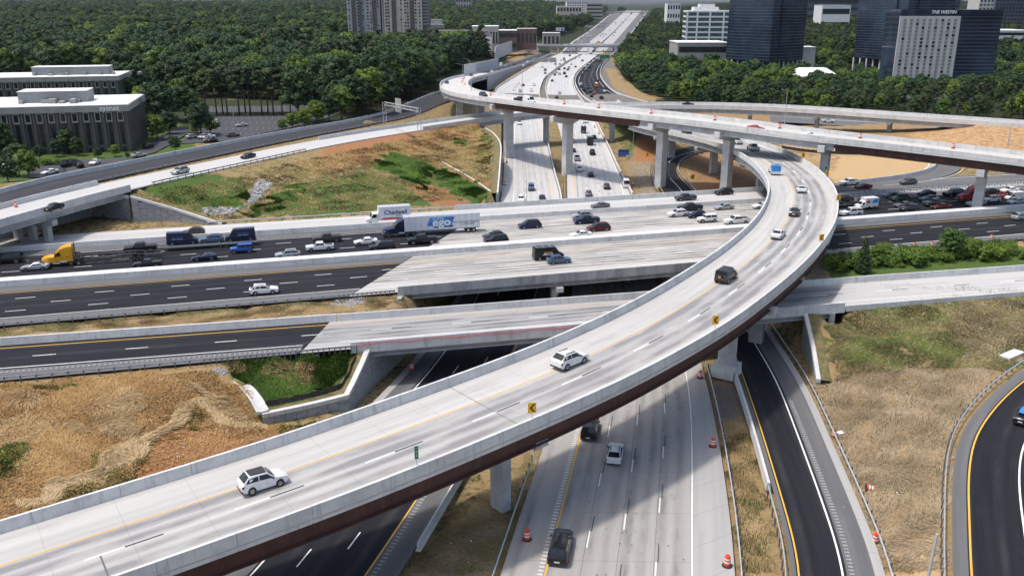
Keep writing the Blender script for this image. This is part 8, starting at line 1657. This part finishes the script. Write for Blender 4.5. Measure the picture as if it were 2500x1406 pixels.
grass('green grass tufts on the left bank', [([(-20, 1080), (60, 1080), (50, 1150), (-20, 1170)], .2), ([(230, 1120), (360, 1090), (340, 1180), (120, 1240)], .25), ([(430, 1000), (520, 1020), (460, 1050)], .1), ([(90, 940), (190, 940), (180, 952), (90, 952)], .1), ([(640, 1010), (770, 1030), (700, 1060)], .1)], 12000, .45, 'green', .45, 0, .04, 3, 'green_grass', clump=.5)
grass('thick green grass on the bank by the low bridge', [([(520, 885), (870, 852), (845, 955), (655, 995), (600, 950)], 1)], 26000, .75, 'green', .5, 0, .045, 4, 'green_grass', clump=.35); grass('tan grass patches on the bank by the low bridge', [([(640, 890), (760, 880), (740, 940), (650, 930)], .7), ([(540, 880), (600, 880), (600, 900), (550, 905)], .3)], 6000, .9, 'straw', .8, 0, .045, 5, 'dry_grass')
grass('thin dry grass on the strip beside the slip road', [([(-20, 800), (1000, 725), (985, 752), (-20, 825)], 1)], 24000, .38, 'olive', .6, 0, .022, 6, 'dry_grass', clump=.5); grass('tan tufts along the strip beside the slip road', [([(280, 790), (900, 740), (985, 745), (860, 758), (300, 806)], 1)], 12000, .45, 'straw', .7, 0, .022, 7, 'dry_grass', clump=.5)
RS = [(1985, 762), (2520, 710), (2520, 850), (2440, 905), (2030, 930)]
grass('mixed dry and green grass on the slope at the right', [(RS, 1)], 32000, .9, 'olive', .8, 1.0, .045, 8, 'slope_grass', clump=.4); grass('pale lodged straw on the slope at the right', [(RS, .6), ([(2300, 740), (2520, 730), (2520, 860), (2350, 880)], .4)], 17000, 1.0, 'mulch', .95, .5, .045, 9, 'dry_grass', clump=.5); grass('green patches on the slope at the right', [([(1990, 770), (2350, 735), (2300, 790), (2050, 800)], .4), ([(2040, 830), (2350, 810), (2330, 900), (2060, 890)], .6)], 8000, .75, 'green', .7, .8, .045, 10, 'green_grass', clump=.5)
grass('flat straw mulch on the field at the right', [([(1975, 930), (2420, 905), (2330, 1050), (2310, 1400), (2160, 1400)], 1)], 40000, .7, 'mulch', 1.0, .9, .035, 11, 'straw_mulch', clump=.25)
grass('upright green weeds on the field at the right', [([(1990, 930), (2400, 920), (2320, 1050), (2300, 1280), (2130, 1290)], 1)], 3600, .6, 'weed', .2, 0, .022, 12, 'weeds', clump=.5); grass('upright weeds along the edge of the right-hand slip road', [([(2000, 762), (2500, 712), (2500, 724), (2010, 778)], 1)], 1100, .75, 'weed', .2, 0, .022, 13, 'weeds', clump=.5)
grass('weeds on the strip left of the black slip road', [([(1760, 1060), (1840, 1060), (1890, 1390), (1805, 1400)], 1)], 5000, .5, 'weed', .2, 0, .02, 14, 'weeds', clump=.5); grass('straw on the strip left of the black slip road', [([(1745, 1020), (1830, 1030), (1895, 1400), (1805, 1400)], 1)], 12000, .4, 'straw', .9, .5, .02, 15, 'dry_grass')
grass('sparse grass on the bare ground under the flyover', [([(1080, 1270), (1310, 1090), (1240, 1400), (1000, 1400)], 1)], 12000, .3, 'olive', .7, 0, .018, 16, 'sparse_grass', clump=.5)
GH = [[(905, 405), (960, 374), (1040, 398), (1060, 415), (1040, 470), (1000, 440)], [(1060, 412), (1120, 432), (1198, 472), (1170, 495), (1100, 468)]]
HL = [(340, 485), (600, 425), (820, 375), (1030, 330), (1185, 325), (1205, 380), (1200, 450), (1120, 490), (900, 515), (560, 540)]
grass('olive and green grass over the big hill', [(HL, 1)], 40000, .7, 'olive', .7, .6, .09, 17, 'hill_grass', clump=.45, holes=GH, keep=.2); grass('tan dry grass on the top of the big hill', [([(700, 400), (1030, 332), (1180, 328), (1200, 400), (960, 400), (760, 430)], .7), (HL, .3)], 24000, .8, 'rust', .85, .4, .09, 18, 'dry_grass', clump=.5, holes=GH, keep=.1)
grass('tall bright green patches on the big hill', [([(905, 405), (960, 374), (1040, 398), (1060, 415), (1040, 470), (1000, 440)], .35), ([(1060, 412), (1120, 432), (1198, 472), (1170, 495), (1100, 468)], .3), ([(560, 530), (640, 500), (760, 440), (740, 470), (640, 520)], .15), ([(480, 500), (600, 470), (600, 495), (520, 515)], .1), ([(1170, 345), (1200, 350), (1195, 420), (1175, 400)], .06), ([(1110, 340), (1140, 345), (1130, 360)], .04)], 30000, .9, 'green', .5, .3, .09, 19, 'green_grass', clump=.35, edge=2.2)
grass('dry grass on the earthworks beyond the flyover', [([(1690, 385), (1860, 380), (1860, 455), (1710, 462)], .3), ([(1900, 355), (2050, 380), (2040, 420), (1960, 400)], .25), ([(1660, 280), (1990, 300), (1980, 315), (1660, 300)], .25), ([(1470, 300), (1560, 330), (1540, 392), (1520, 370)], .2)], 22000, .55, 'straw', .9, .2, .05, 20, 'dry_grass', clump=.4)
# roadside shrubs
def shrubmesh(seed, n=1400):
    rng = np.random.default_rng(seed); c = np.stack([rng.uniform(-1.5, 1.5, 14), rng.uniform(-1.2, 1.2, 14), rng.uniform(.3, 1.5, 14)], 1); q, t = leaves(c, rng.uniform(.45, .85, 14), n, .12, rng, .8, (.4, 1.1)); return leafmesh('foliage', q, t, LEAF['shrub'])
SH = [shrubmesh(90 + i) for i in range(3)]; STEM = MB().cyl((0, 0, -.3), (.1, 0, 1.0), .06, .03, n=5).cyl((0, 0, .1), (-.5, .3, 1.1), .04, .02, n=5).mesh('stem', MT['bark'])
rg = random.Random(21); cnt = 0
for row, (y0, n, sc) in enumerate(((648, 15, 1.15), (660, 16, 1.25), (636, 13, 1.0), (625, 9, .8))):
    for i in range(n):
        px = 2035 + (i + rg.random() * .7) * 455 / n; py = y0 - (px - 2035) * .072 + rg.uniform(-4, 4)
        if row == 3 and px > 2280 and px < 2400: continue
        g = GI(px, py, 3); r_ = empty('shrub', ['green roadside shrub in the back row beside the motorway', 'green roadside shrub in the front row against the slip road wall', 'green roadside shrub in the middle of the thicket', 'low green shrub at the rear of the thicket'][[2, 1, 0, 3][row]], 'shrub', (g[0], g[1], g[2] - .2), rg.random() * 6, 'roadside thicket of shrubs'); s_ = sc * rg.uniform(.75, 1.3); r_.scale = (s_ * 1.1, s_ * 1.1, s_); link('foliage', SH[(i + row) % 3], r_); link('stem', STEM, r_)
for i, (px, py, s_) in enumerate(((120, 402, 1.0), (135, 401, .9), (150, 400, 1.0), (165, 398, .9), (182, 396, .8), (108, 404, 1.1), (475, 322, .8), (488, 316, .7), (466, 330, .9))):
    g = G(px, py, zl3); r_ = empty('shrub', 'clipped shrub in the planting bed of the office driveway' if px < 300 else 'clipped shrub at the parking lot entrance', 'shrub', tuple(g), i, 'clipped shrubs by the offices'); r_.scale = (s_, s_, s_ * .8); link('foliage', SH[i % 3], r_); link('stem', STEM, r_)
woodland(mass)
HAZE = 1.6e-5
# ------------------------------------------------------------------ air
hz = MB().box(-13000, 14000, -300, 27500, -60, 170).mesh('haze', MT['white']); hm = bpy.data.materials.new('haze_air'); hm.use_nodes = True; nt = hm.node_tree; nt.nodes.clear()
pv = nt.nodes.new('ShaderNodeVolumePrincipled'); pv.inputs['Color'].default_value = (.80, .88, 1, 1); pv.inputs['Density'].default_value = HAZE; pv.inputs['Anisotropy'].default_value = .3; mo = nt.nodes.new('ShaderNodeOutputMaterial'); nt.links.new(pv.outputs[0], mo.inputs['Volume'])
hz.materials.clear(); hz.materials.append(hm); tag(link('haze', hz), 'thin summer haze', None, kind='stuff'); scene.cycles.volume_bounces = 0
